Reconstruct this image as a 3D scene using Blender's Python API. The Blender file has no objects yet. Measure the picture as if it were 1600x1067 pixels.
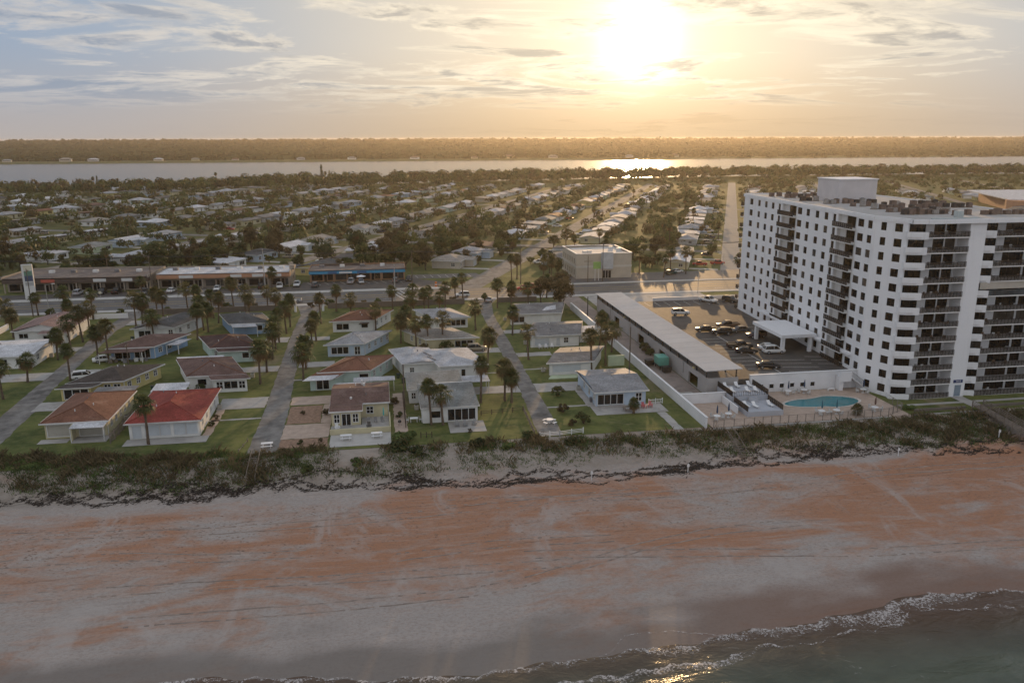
import bpy, math, random
import numpy as np
from mathutils import Vector, Matrix
R = math.radians
random.seed(11)
rng = np.random.default_rng(5)
sc = bpy.context.scene
col = sc.collection
# World frame: X runs along the coast, Y inland along the side streets, Z up; metres.

# ---------------------------------------------------------------- camera
cam_data = bpy.data.cameras.new('camera')
cam_data.sensor_width = 36.0
cam_data.lens = 1250.0 / 1600.0 * 36.0
cam_data.clip_start = 1.0
cam_data.clip_end = 60000.0
cam = bpy.data.objects.new('camera', cam_data)
col.objects.link(cam)
cam.matrix_world = (Matrix.Translation((0, 0, 48.0)) @ Matrix.Rotation(R(-9.3), 4, 'Z')
                    @ Matrix.Rotation(R(90 - 14.24), 4, 'X') @ Matrix.Rotation(R(-0.161), 4, 'Z'))
sc.camera = cam

# ---------------------------------------------------------------- sun and sky
SUN_EL, SUN_AZ = R(6.2), R(17.95)          # azimuth measured from +Y towards +X
SUN = Vector((math.sin(SUN_AZ) * math.cos(SUN_EL), math.cos(SUN_AZ) * math.cos(SUN_EL), math.sin(SUN_EL)))
sun_data = bpy.data.lights.new('sun', 'SUN')
sun_data.energy = 3.0
sun_data.angle = R(0.6)
sun_data.color = (1.0, 0.63, 0.30)
sun = bpy.data.objects.new('sun', sun_data)
col.objects.link(sun)
sun.rotation_euler = SUN.to_track_quat('Z', 'Y').to_euler()
sun.location = (60, 180, 120)

world = bpy.data.worlds.new('World')
sc.world = world
world.use_nodes = True
wt = world.node_tree
wt.nodes.clear()


class NT:
    """tiny node-tree helper"""
    def __init__(self, tree):
        self.t = tree

    def n(self, kind, **kw):
        nd = self.t.nodes.new(kind)
        for k, v in kw.items():
            setattr(nd, k, v)
        return nd

    def put(self, sock, val):
        if isinstance(val, bpy.types.NodeSocket):
            self.t.links.new(val, sock)
        elif val is not None:
            try:
                sock.default_value = val
            except Exception:
                sock.default_value = (val, val, val)

    def math(self, op, a, b=None, c=None, clamp=False):
        nd = self.n('ShaderNodeMath', operation=op, use_clamp=clamp)
        for i, x in enumerate((a, b, c)):
            if x is not None:
                self.put(nd.inputs[i], x)
        return nd.outputs[0]

    def vmath(self, op, a, b=None, out=0):
        nd = self.n('ShaderNodeVectorMath', operation=op)
        self.put(nd.inputs[0], a)
        if b is not None:
            self.put(nd.inputs[3] if op == 'SCALE' else nd.inputs[1], b)
        return nd.outputs[out]

    def noise(self, vec, scale, detail=4, rough=.55, dist=0.0):
        nd = self.n('ShaderNodeTexNoise')
        self.put(nd.inputs['Vector'], vec)
        nd.inputs['Scale'].default_value = scale
        nd.inputs['Detail'].default_value = detail
        nd.inputs['Roughness'].default_value = rough
        nd.inputs['Distortion'].default_value = dist
        return nd.outputs[0]

    def ramp(self, fac, lo, hi, a=0.0, b=1.0, smooth=True):
        nd = self.n('ShaderNodeMapRange', interpolation_type='SMOOTHSTEP' if smooth else 'LINEAR')
        self.put(nd.inputs[0], fac)
        for i, x in enumerate((lo, hi, a, b)):
            self.put(nd.inputs[i + 1], x)
        return nd.outputs[0]

    def mix(self, fac, a, b, mode='MIX'):
        nd = self.n('ShaderNodeMix', data_type='RGBA', blend_type=mode)
        self.put(nd.inputs[0], fac)
        for s, x in ((nd.inputs[6], a), (nd.inputs[7], b)):
            if isinstance(x, (tuple, list)) and len(x) == 3:
                x = (*x, 1.0)
            self.put(s, x)
        return nd.outputs[2]

    def xyz(self, v):
        nd = self.n('ShaderNodeSeparateXYZ')
        self.put(nd.inputs[0], v)
        return nd.outputs

    def comb(self, x, y, z):
        nd = self.n('ShaderNodeCombineXYZ')
        for i, q in enumerate((x, y, z)):
            self.put(nd.inputs[i], q)
        return nd.outputs[0]


W = NT(wt)
sky = W.n('ShaderNodeTexSky', sky_type='NISHITA', sun_disc=False)
sky.sun_elevation = SUN_EL
sky.sun_rotation = SUN_AZ
sky.altitude = 0
sky.air_density = 1.2
sky.dust_density = 2.2
sky.ozone_density = 1.5
tc = W.n('ShaderNodeTexCoord')
D = W.vmath('NORMALIZE', tc.outputs['Generated'])
dx, dy, dz = W.xyz(D)
base = W.mix(1.0, sky.outputs[0], (0.055, 0.055, 0.055), 'MULTIPLY')
# angle to the sun
cosang = W.vmath('DOT_PRODUCT', D, tuple(SUN), out=1)
ang = W.math('ARCCOSINE', W.math('MINIMUM', cosang, 0.99999))
# high cloud sheet seen in perspective
zz = W.math('ADD', W.math('MAXIMUM', dz, 0.0), 0.085)
qx, qy = W.math('DIVIDE', dx, zz), W.math('DIVIDE', dy, zz)
pl = W.comb(qx, qy, 0.0)
warp = W.noise(pl, 0.35, 3, .5)
pl2 = W.comb(W.math('ADD', qx, W.math('MULTIPLY', warp, 2.2)), W.math('MULTIPLY', qy, 1.15), 8.3)
n1 = W.noise(pl2, 0.95, 12, .64, .4)
n2 = W.noise(pl2, 0.26, 4, .5)
n3 = W.noise(pl2, 2.4, 8, .62, .4)
cov_n = W.math('ADD', W.math('MULTIPLY', n1, .7), W.math('MULTIPLY', n2, .35))
cover = W.ramp(cov_n, .500, .575)
thick = W.ramp(W.math('ADD', W.math('MULTIPLY', cov_n, .75), W.math('MULTIPLY', n3, .25)), .515, .60)
# thin high veil everywhere: pale blue-grey away from the sun, warm towards it
toward = W.ramp(ang, R(40), R(3), 0.0, 1.0)
near_h = W.ramp(dz, -0.02, 0.115, 1.0, 0.0)
away = W.ramp(ang, R(48), R(105), 0.0, 1.0)
veil_c = W.mix(toward, W.mix(away, (0.33, 0.415, 0.545), (0.66, 0.70, 0.78)), (0.80, 0.70, 0.55))
veil_c = W.mix(W.math('MULTIPLY', near_h, .85), veil_c, W.mix(toward, W.mix(away, (0.52, 0.45, 0.40), (0.60, 0.58, 0.60)), (0.60, 0.43, 0.24)))
s1 = W.mix(0.92, base, veil_c)
lit = W.mix(toward, (0.60, 0.575, 0.56), (1.10, 0.95, 0.70))
dark = W.mix(toward, W.mix(away, (0.29, 0.345, 0.435), (0.56, 0.60, 0.68)), (0.62, 0.53, 0.41))
cl_c = W.mix(thick, lit, dark)
s2 = W.mix(W.math('MULTIPLY', cover, W.ramp(dz, 0.02, 0.07, 0.0, .92)), s1, cl_c)
# aureole of the veiled sun
g1 = W.math('MULTIPLY', W.math('EXPONENT', W.math('MULTIPLY', W.math('POWER', W.math('DIVIDE', ang, R(1.9)), 2.0), -1.0)), 2.1)
g2 = W.math('MULTIPLY', W.math('EXPONENT', W.math('DIVIDE', ang, R(-4.6))), 0.50)
g3 = W.math('MULTIPLY', W.math('EXPONENT', W.math('DIVIDE', ang, R(-15.0))), 0.20)
vis = W.math('SUBTRACT', 1.0, W.math('MULTIPLY', W.math('MULTIPLY', cover, thick), .5))
vis = W.math('MULTIPLY', vis, W.ramp(dz, -0.01, 0.10, .45, 1.0))
glow = W.mix(1.0, (1.0, 0.86, 0.62), W.math('MULTIPLY', W.math('ADD', W.math('ADD', g1, g2), g3), vis), 'MULTIPLY')
s3 = W.mix(1.0, s2, glow, 'ADD')
bg = W.n('ShaderNodeBackground')
W.put(bg.inputs[0], s3)
bg.inputs[1].default_value = 1.0
wo = W.n('ShaderNodeOutputWorld')
wt.links.new(bg.outputs[0], wo.inputs[0])

vs = sc.view_settings
vs.view_transform = 'Standard'
vs.look = 'None'
vs.exposure = 0.0
vs.gamma = 1.0
vs.use_curve_mapping = False
sc.render.engine = 'CYCLES'
sc.cycles.use_denoising = True
sc.cycles.max_bounces = 5
sc.cycles.diffuse_bounces = 2
sc.cycles.glossy_bounces = 2
sc.cycles.transmission_bounces = 2
sc.cycles.transparent_max_bounces = 12
sc.cycles.volume_bounces = 0
sc.cycles.sample_clamp_indirect = 4.0
sc.cycles.caustics_reflective = False
sc.cycles.caustics_refractive = False


# ---------------------------------------------------------------- materials
MATS = {}


def mat(name, c, rough=.8, var=.12, scale=.6, bump=0.0, bscale=8.0, metal=0.0, spec=.4, trans=0.0, wear=None, wscale=.25):
    """plain procedural material: base colour with noise variation (world metres), optional stain colour, bump, translucency"""
    if name in MATS:
        return MATS[name]
    m = bpy.data.materials.new(name)
    m.use_nodes = True
    t = NT(m.node_tree)
    bs = m.node_tree.nodes['Principled BSDF']
    geo = t.n('ShaderNodeNewGeometry')
    pos = geo.outputs['Position']
    f = t.ramp(t.noise(pos, scale, 5, .6), .3, .7)
    a = tuple(max(0, x * (1 - var)) for x in c)
    b = tuple(min(1, x * (1 + var)) for x in c)
    cc = t.mix(f, a, b)
    if wear:
        cc = t.mix(t.ramp(t.noise(pos, wscale, 6, .65), .52, .70), cc, wear)
    t.put(bs.inputs['Base Color'], cc)
    bs.inputs['Roughness'].default_value = rough
    bs.inputs['Metallic'].default_value = metal
    bs.inputs['Specular IOR Level'].default_value = spec
    if bump:
        bp = t.n('ShaderNodeBump')
        bp.inputs['Strength'].default_value = bump
        bp.inputs['Distance'].default_value = .08
        t.put(bp.inputs['Height'], t.noise(pos, bscale, 4, .6))
        t.put(bs.inputs['Normal'], bp.outputs[0])
    if trans:
        tr = t.n('ShaderNodeBsdfTranslucent')
        t.put(tr.inputs[0], cc)
        ms = t.n('ShaderNodeMixShader')
        ms.inputs[0].default_value = trans
        out = m.node_tree.nodes['Material Output']
        m.node_tree.links.new(bs.outputs[0], ms.inputs[1])
        m.node_tree.links.new(tr.outputs[0], ms.inputs[2])
        m.node_tree.links.new(ms.outputs[0], out.inputs[0])
    MATS[name] = m
    return m


def roof_mat(name, c, course=.11, wear=None, rough=.75, depth=.5):
    """shingle / tile roof: horizontal courses follow the height, blotches of age"""
    if name in MATS:
        return MATS[name]
    m = bpy.data.materials.new(name)
    m.use_nodes = True
    t = NT(m.node_tree)
    bs = m.node_tree.nodes['Principled BSDF']
    pos = t.n('ShaderNodeNewGeometry').outputs['Position']
    x, y, z = t.xyz(pos)
    f = t.ramp(t.noise(pos, .35, 6, .65), .28, .72)
    cc = t.mix(f, tuple(q * .72 for q in c), tuple(min(1, q * 1.2) for q in c))
    fine = t.noise(t.comb(t.math('MULTIPLY', x, 3.5), t.math('MULTIPLY', y, 3.5), t.math('MULTIPLY', z, 10.0)), 1.0, 2, .5)
    cc = t.mix(t.ramp(fine, .35, .65), cc, t.mix(1.0, cc, (.72, .70, .70), 'MULTIPLY'))
    if wear:
        cc = t.mix(t.ramp(t.noise(pos, .3, 7, .7), .55, .68), cc, wear)
    t.put(bs.inputs['Base Color'], cc)
    bs.inputs['Roughness'].default_value = rough
    bs.inputs['Specular IOR Level'].default_value = .12
    saw = t.math('FRACT', t.math('DIVIDE', z, course))
    bp = t.n('ShaderNodeBump')
    bp.inputs['Strength'].default_value = depth
    bp.inputs['Distance'].default_value = .05
    t.put(bp.inputs['Height'], t.math('ADD', saw, fine))
    t.put(bs.inputs['Normal'], bp.outputs[0])
    MATS[name] = m
    return m


def glass_mat(name, c=(.012, .014, .016), rough=.12, spec=.35):
    return mat(name, c, rough=rough, var=.5, scale=.35, spec=spec)


# ---------------------------------------------------------------- mesh building
class MB:
    def __init__(self):
        self.v, self.f = [], []

    def add(self, vs, fs):
        b = len(self.v)
        self.v += [tuple(p) for p in vs]
        self.f += [tuple(b + i for i in q) for q in fs]
        return self

    def quad(self, a, b, c, d):
        return self.add([a, b, c, d], [(0, 1, 2, 3)])

    def box(self, x0, x1, y0, y1, z0, z1):
        return self.add([(x0, y0, z0), (x1, y0, z0), (x1, y1, z0), (x0, y1, z0), (x0, y0, z1), (x1, y0, z1), (x1, y1, z1), (x0, y1, z1)],
                        [(0, 3, 2, 1), (4, 5, 6, 7), (0, 1, 5, 4), (1, 2, 6, 5), (2, 3, 7, 6), (3, 0, 4, 7)])

    def obox(self, c, half, ang=0.0, tilt=0.0):
        """box about centre c turned by ang about z (and tilt about its own x)"""
        M = Matrix.Translation(c) @ Matrix.Rotation(ang, 4, 'Z') @ Matrix.Rotation(tilt, 4, 'X')
        p = [M @ Vector((sx * half[0], sy * half[1], sz * half[2])) for sz in (-1, 1) for sx, sy in ((-1, -1), (1, -1), (1, 1), (-1, 1))]
        return self.add(p, [(0, 3, 2, 1), (4, 5, 6, 7), (0, 1, 5, 4), (1, 2, 6, 5), (2, 3, 7, 6), (3, 0, 4, 7)])

    def prism(self, pts, z0, z1, caps=True):
        n = len(pts)
        vs = [(p[0], p[1], z0) for p in pts] + [(p[0], p[1], z1) for p in pts]
        fs = [(i, (i + 1) % n, n + (i + 1) % n, n + i) for i in range(n)]
        if caps:
            fs += [tuple(range(n))[::-1], tuple(range(n, 2 * n))]
        return self.add(vs, fs)

    def tube(self, p0, p1, r0, r1=None, n=6, caps=True):
        r1 = r0 if r1 is None else r1
        p0, p1 = Vector(p0), Vector(p1)
        d = (p1 - p0).normalized()
        a = d.orthogonal().normalized()
        b = d.cross(a)
        vs = []
        for p, r in ((p0, r0), (p1, r1)):
            for i in range(n):
                t = 2 * math.pi * i / n
                vs.append(p + a * (r * math.cos(t)) + b * (r * math.sin(t)))
        fs = [(i, (i + 1) % n, n + (i + 1) % n, n + i) for i in range(n)]
        if caps:
            fs += [tuple(range(n))[::-1], tuple(range(n, 2 * n))]
        return self.add(vs, fs)

    def path(self, pts, radii, n=6):
        """continuous tapered tube through points"""
        pts = [Vector(p) for p in pts]
        vs, fs = [], []
        for i, (p, r) in enumerate(zip(pts, radii)):
            d = (pts[min(i + 1, len(pts) - 1)] - pts[max(i - 1, 0)]).normalized()
            a = Vector((1, 0, 0)) if abs(d.x) < .8 else Vector((0, 1, 0))
            a = (a - d * a.dot(d)).normalized()
            b = d.cross(a)
            for k in range(n):
                t = 2 * math.pi * k / n
                vs.append(p + a * (r * math.cos(t)) + b * (r * math.sin(t)))
        for i in range(len(pts) - 1):
            for k in range(n):
                fs.append((i * n + k, i * n + (k + 1) % n, (i + 1) * n + (k + 1) % n, (i + 1) * n + k))
        fs += [tuple(range(n))[::-1], tuple(range((len(pts) - 1) * n, len(pts) * n))]
        return self.add(vs, fs)

    def loft(self, rings, close=True):
        n = len(rings[0])
        vs = [p for r in rings for p in r]
        fs = []
        for i in range(len(rings) - 1):
            for k in range(n):
                fs.append((i * n + k, i * n + (k + 1) % n, (i + 1) * n + (k + 1) % n, (i + 1) * n + k))
        if close:
            fs += [tuple(range(n))[::-1], tuple(range((len(rings) - 1) * n, len(rings) * n))]
        return self.add(vs, fs)

    def mesh(self, name, m, smooth=False):
        me = bpy.data.meshes.new(name)
        me.from_pydata([tuple(p) for p in self.v], [], self.f)
        me.update()
        if m is not None:
            me.materials.append(m)
        if smooth:
            me.polygons.foreach_set('use_smooth', [True] * len(me.polygons))
        return me

    def build(self, name, m, parent=None, smooth=False):
        return put(name, self.mesh(name, m, smooth), parent)


def put(name, me, parent=None, loc=None, rz=None, scale=None):
    o = bpy.data.objects.new(name, me)
    col.objects.link(o)
    if parent is not None:
        o.parent = parent
    if loc is not None:
        o.location = loc
    if rz is not None:
        o.rotation_euler = (0, 0, rz)
    if scale is not None:
        o.scale = scale
    return o


def np_mesh(name, V, F, m, smooth=False):
    """V (n,3) float array, F (k,3|4) int array"""
    me = bpy.data.meshes.new(name)
    k, w = F.shape
    me.vertices.add(len(V))
    me.vertices.foreach_set('co', np.ascontiguousarray(V, dtype=np.float32).ravel())
    me.loops.add(k * w)
    me.loops.foreach_set('vertex_index', np.ascontiguousarray(F, dtype=np.int32).ravel())
    me.polygons.add(k)
    me.polygons.foreach_set('loop_start', np.arange(k, dtype=np.int32) * w)
    if smooth:
        me.polygons.foreach_set('use_smooth', np.ones(k, dtype=bool))
    me.update(calc_edges=True)
    if m is not None:
        me.materials.append(m)
    return me


def tag(o, label, cat=None, group=None, kind=None):
    o['label'] = label
    if cat:
        o['category'] = cat
    if group:
        o['group'] = group
    if kind:
        o['kind'] = kind
    return o


def thing(name, label, cat, loc=(0, 0, 0), rz=0.0, group=None):
    o = bpy.data.objects.new(name, None)
    o.empty_display_size = .5
    col.objects.link(o)
    o.location = loc
    o.rotation_euler = (0, 0, rz)
    return tag(o, label, cat, group)


def copy_tree(o, parent=None):
    c = o.copy()
    col.objects.link(c)
    c.parent = parent
    for ch in list(o.children):
        copy_tree(ch, c)
    return c


def own_mat(o, m):
    """give this copy its own material on a shared mesh"""
    o.material_slots[0].link = 'OBJECT'
    o.material_slots[0].material = m


def struct(name, mb, m, label, parent=None):
    o = mb.build(name, m, parent)
    o['kind'] = 'structure'
    o['label'] = label
    return o


def wall_seg(mb, A, B, z0, z1, openings, depth=.18):
    """vertical wall A->B (outside on the right-hand side of A->B) with real rectangular openings (s0,s1,za,zb) and reveals"""
    A, B = Vector((A[0], A[1], 0)), Vector((B[0], B[1], 0))
    L = (B - A).length
    d = (B - A) / L
    nrm = Vector((d.y, -d.x, 0))
    P = lambda s, z, k=0.0: tuple(A + d * s - nrm * k + Vector((0, 0, z)))
    S = sorted({0.0, L, *[round(o[0], 4) for o in openings], *[round(o[1], 4) for o in openings]})
    Z = sorted({z0, z1, *[round(o[2], 4) for o in openings], *[round(o[3], 4) for o in openings]})
    for i in range(len(S) - 1):
        sm = (S[i] + S[i + 1]) / 2
        j = 0
        while j < len(Z) - 1:
            zm = (Z[j] + Z[j + 1]) / 2
            if any(o[0] < sm < o[1] and o[2] < zm < o[3] for o in openings):
                j += 1
                continue
            k = j
            while k + 1 < len(Z) - 1 and not any(o[0] < sm < o[1] and o[2] < (Z[k + 1] + Z[k + 2]) / 2 < o[3] for o in openings):
                k += 1
            mb.quad(P(S[i], Z[j]), P(S[i + 1], Z[j]), P(S[i + 1], Z[k + 1]), P(S[i], Z[k + 1]))
            j = k + 1
    for s0, s1, za, zb in openings:
        mb.quad(P(s0, za), P(s1, za), P(s1, za, depth), P(s0, za, depth))
        mb.quad(P(s0, zb, depth), P(s1, zb, depth), P(s1, zb), P(s0, zb))
        mb.quad(P(s0, za), P(s0, za, depth), P(s0, zb, depth), P(s0, zb))
        mb.quad(P(s1, za, depth), P(s1, za), P(s1, zb), P(s1, zb, depth))
# ================================================================ THE SETTING
def sand_mat():
    m = bpy.data.materials.new('beach_sand')
    m.use_nodes = True
    t = NT(m.node_tree)
    bs = m.node_tree.nodes['Principled BSDF']
    pos = t.n('ShaderNodeNewGeometry').outputs['Position']
    x, y, z = t.xyz(pos)
    st = t.comb(t.math('MULTIPLY', x, .42), y, 0.0)
    big = t.noise(st, .075, 8, .66, 1.1)
    med = t.noise(st, .26, 8, .70, 1.6)
    fine = t.noise(t.comb(t.math('MULTIPLY', x, .6), y, z), 3.4, 7, .8)
    wisp = t.noise(t.comb(t.math('MULTIPLY', x, .10), t.math('ADD', y, t.math('MULTIPLY', x, .05)), 2.0), .9, 6, .7, .6)
    mixn = t.math('ADD', t.math('ADD', t.math('MULTIPLY', big, .66), t.math('MULTIPLY', med, .24)), t.math('MULTIPLY', wisp, .10))
    # coquina (orange) mostly on the upper beach, grey fine sand lower down and by the dune foot
    up = t.math('MULTIPLY', t.ramp(y, 78, 95), t.ramp(y, 113.0, 107.5))
    right = t.ramp(x, 20, 60)
    thr = t.math('SUBTRACT', t.math('SUBTRACT', .575, t.math('MULTIPLY', up, .108)), t.math('MULTIPLY', right, .035))
    f = t.ramp(t.math('SUBTRACT', mixn, thr), -.075, .085)
    c = t.mix(f, (.37, .325, .295), (.375, .190, .112))
    c = t.mix(t.math('MULTIPLY', t.ramp(wisp, .48, .70), .50), c, (.45, .375, .33))
    c = t.mix(t.math('MULTIPLY', t.ramp(fine, .44, .64), .42), c, (.19, .135, .105))
    run = t.noise(t.comb(t.math('MULTIPLY', x, .10), t.math('MULTIPLY', y, .055), 5.0), 1.0, 8, .66, 1.2)
    c = t.mix(t.math('MULTIPLY', t.ramp(run, .52, .66), .55), c, (.41, .365, .335))
    # vehicle ruts: long nearly straight lines along the beach
    bend = t.math('MULTIPLY', t.noise(t.comb(t.math('MULTIPLY', x, .011), 0.0, 0.0), 1.0, 1, .5), 12.0)
    yy = t.math('ADD', t.math('ADD', y, bend), t.math('MULTIPLY', x, -.035))
    rut = t.math('ABSOLUTE', t.math('SUBTRACT', t.math('FRACT', t.math('MULTIPLY', yy, .62)), .5))
    lines = t.math('MULTIPLY', t.ramp(rut, .15, .0), t.ramp(t.noise(t.comb(t.math('MULTIPLY', x, .022), t.math('MULTIPLY', yy, .22), 0.0), 1.0, 5, .65), .47, .66))
    lines = t.math('MULTIPLY', lines, t.math('MULTIPLY', t.ramp(y, 84, 92), t.ramp(t.noise(st, .5, 4, .7), .40, .62)))
    c = t.mix(t.math('MULTIPLY', lines, .36), c, (.16, .115, .09))
    dune = t.ramp(y, 111.5, 117.0)
    c = t.mix(t.math('MULTIPLY', dune, .6), c, t.mix(t.ramp(med, .4, .6), (.20, .165, .125), (.31, .27, .225)))
    wetn = t.math('ADD', z, t.math('MULTIPLY', t.math('SUBTRACT', t.noise(st, .12, 3, .5), .5), 1.0))
    wet = t.ramp(wetn, -4.5, -4.85)
    c = t.mix(t.math('MULTIPLY', wet, .75), c, t.mix(t.ramp(x, 10, 50), (.16, .135, .115), (.17, .088, .055)))
    t.put(bs.inputs['Base Color'], c)
    t.put(bs.inputs['Roughness'], t.ramp(wet, 0, 1, .92, .62))
    bs.inputs['Specular IOR Level'].default_value = .25
    bp = t.n('ShaderNodeBump')
    bp.inputs['Strength'].default_value = .8
    bp.inputs['Distance'].default_value = .16
    foot = t.noise(t.comb(t.math('MULTIPLY', x, .8), y, 0.0), 1.6, 4, .7)
    h = t.math('SUBTRACT', t.math('MULTIPLY', foot, t.ramp(wet, 0, 1, 1.0, .05)), t.math('MULTIPLY', lines, 1.2))
    t.put(bp.inputs['Height'], h)
    t.put(bs.inputs['Normal'], bp.outputs[0])
    return m


def grass_mat():
    m = bpy.data.materials.new('lawn_and_soil')
    m.use_nodes = True
    t = NT(m.node_tree)
    bs = m.node_tree.nodes['Principled BSDF']
    pos = t.n('ShaderNodeNewGeometry').outputs['Position']
    a = t.noise(pos, .13, 8, .68, .5)
    b = t.noise(pos, .75, 7, .72)
    c = t.mix(t.ramp(a, .36, .64), (.056, .078, .022), (.140, .155, .046))
    c = t.mix(t.math('MULTIPLY', t.ramp(b, .42, .68), .6), c, (.165, .160, .065))
    c = t.mix(t.math('MULTIPLY', t.ramp(t.noise(pos, .055, 7, .68, .8), .55, .68), .75), c, (.24, .19, .125))
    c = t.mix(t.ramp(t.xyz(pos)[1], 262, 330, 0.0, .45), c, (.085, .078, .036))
    c = t.mix(t.math('MULTIPLY', t.ramp(t.noise(pos, 3.0, 4, .7), .5, .7), .4), c, (.055, .064, .024))
    t.put(bs.inputs['Base Color'], c)
    bs.inputs['Roughness'].default_value = .9
    bs.inputs['Specular IOR Level'].default_value = .15
    bp = t.n('ShaderNodeBump')
    bp.inputs['Strength'].default_value = .6
    bp.inputs['Distance'].default_value = .1
    t.put(bp.inputs['Height'], t.noise(pos, 4.0, 4, .7))
    t.put(bs.inputs['Normal'], bp.outputs[0])
    return m


def water_mat(name, c, bscale, strength, rough, foam=False):
    m = bpy.data.materials.new(name)
    m.use_nodes = True
    t = NT(m.node_tree)
    bs = m.node_tree.nodes['Principled BSDF']
    pos = t.n('ShaderNodeNewGeometry').outputs['Position']
    x, y, z = t.xyz(pos)
    st = t.comb(t.math('MULTIPLY', x, .55), y, 0.0)
    n = t.math('ADD', t.noise(st, bscale, 5, .6, .4), t.math('MULTIPLY', t.noise(st, bscale * .2, 4, .55, .6), 2.0))
    cc = t.mix(t.ramp(t.noise(st, .12, 4, .6), .35, .65), tuple(q * .75 for q in c), tuple(q * 1.25 for q in c))
    if foam:
        # sand stirred up close to the shore
        cc = t.mix(t.ramp(y, 62, 74), cc, (.10, .060, .038))
        fm = t.math('MULTIPLY', t.ramp(t.noise(st, .33, 8, .72, 1.6), .60, .68), t.ramp(t.noise(st, .06, 3, .5), .50, .62))
        cc = t.mix(t.math('MULTIPLY', fm, .55), cc, (.5, .48, .46))
    t.put(bs.inputs['Base Color'], cc)
    bs.inputs['Roughness'].default_value = rough
    bs.inputs['IOR'].default_value = 1.33
    bp = t.n('ShaderNodeBump')
    bp.inputs['Strength'].default_value = strength
    bp.inputs['Distance'].default_value = .5
    t.put(bp.inputs['Height'], n)
    t.put(bs.inputs['Normal'], bp.outputs[0])
    return m


M_SAND, M_GRASS = sand_mat(), grass_mat()
M_ASPH = mat('asphalt_worn', (.20, .19, .178), .9, .28, .45, .3, 10, spec=.1, wear=(.095, .09, .087), wscale=.13)
M_HWY = mat('asphalt_highway', (.105, .10, .097), .7, .12, .3, .2, 12, wear=(.07, .068, .066), wscale=.1)
M_LOT = mat('asphalt_parking', (.085, .078, .072), .75, .18, .35, .3, 9, spec=.22, wear=(.10, .095, .09), wscale=.2)
M_CONC = mat('concrete_pale', (.36, .345, .325), .85, .14, .4, .15, 6, wear=(.26, .245, .225), wscale=.3)
M_PAVE = mat('pavement_concrete', (.43, .415, .39), .8, .1, .5, .1, 6)
M_PINK = mat('sandy_paving', (.42, .325, .262), .88, .12, .8, .2, 8)
M_MULCH = mat('brown_mulch', (.27, .172, .118), .95, .25, 1.5, .6, 9)
M_ALLEY = mat('brown_concrete', (.27, .225, .20), .85, .14, .35, .2, 6, wear=(.17, .14, .125), wscale=.22)
M_PAINT = mat('road_paint_white', (.62, .61, .58), .7, .2, 2.0)
M_YELLOW = mat('road_paint_yellow', (.50, .33, .06), .7, .2, 2.0)
M_WHITE = mat('white_paint', (.72, .72, .72), .6, .06, .5)
M_WALLW = mat('white_stucco', (.72, .72, .73), .8, .05, .25, .1, 20, wear=(.62, .615, .62), wscale=.12)


def smooth_curve(xs, ys, sig=2.0):
    gx = np.arange(-450, 480, 1.0)
    gy = np.interp(gx, xs, ys)
    k = np.exp(-.5 * (np.arange(-8, 9) / sig) ** 2)
    gy = np.convolve(np.pad(gy, 8, mode='edge'), k / k.sum(), mode='valid')
    return lambda x: float(np.interp(x, gx, gy))


_sh = smooth_curve([-80, -40, -19, -10, -2, 6, 15, 22, 33, 39, 47, 53, 62, 68, 74, 130], [73.5, 74.5, 74.1, 72.7, 71, 70.1, 70.7, 71.1, 71.7, 72.8, 72.9, 74.2, 76.3, 75.6, 74.6, 73])
_du = smooth_curve([-100, -57, -42, -29, -15, -6, 4, 14, 24.5, 35, 45, 56, 73, 89, 103, 130], [121.2, 120.1, 116.8, 115.6, 116.2, 117.3, 116, 114, 116.6, 117, 116.4, 115.0, 114.8, 113.1, 111.6, 110.4])
wrack_y = smooth_curve([-100, -56, -44, -22, -16, 4, 13, 23, 33, 49, 67, 89, 104, 130], [118, 116.5, 115.2, 113.9, 115.0, 113.6, 110.5, 112.0, 110.8, 112.0, 113.2, 111.9, 110.0, 109])
garden_y = smooth_curve([-100, -60, -50, -40, -30, -21, -11, 1, 10, 22, 36, 49, 90, 130], [131, 128.7, 127.2, 125.6, 124.2, 123.8, 123.2, 122.0, 122.6, 121.6, 121.2, 121.0, 121.2, 121.2], 1.5)


def shore(x):
    """Y of the water's edge"""
    return _sh(x) + .25 * math.sin(x * .55) + .15 * math.sin(x * 1.3 + 1)


def dune_edge(x):
    return _du(x) + .6 * math.sin(x * .41) + .45 * math.sin(x * 1.13 + 2)


# --- beach sheet: dune slope, scarp, flat, wet edge, sea bed
def beach_z(x, y):
    e = dune_edge(x)
    s = shore(x)
    if y >= 121.5:
        z = -.05
    elif y >= e:
        k = (121.5 - y) / max(.1, 121.5 - e)
        z = -.05 - 1.5 * k ** 1.4
    elif y >= e - 3.0:
        k = (e - y) / 3.0
        z = -1.55 - 1.15 * (k * k * (3 - 2 * k))
    else:
        k = (e - 3.0 - y) / (e - 3.0 - s)
        z = -2.7 - 2.3 * min(k, 3.0) if k < 1 else -5.0 - min(3.5, (s - y) * .07)
    b = .10 * math.sin(x * .7 + y * .4) * math.sin(y * .9 - x * .23) + .06 * math.sin(x * 1.9 + 3 * math.sin(y * .6))
    amp = 1.6 if e - 4 < y < 121 else (.35 if y > s + 8 else .04)
    return z + b * amp if y < 121.4 else z


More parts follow.
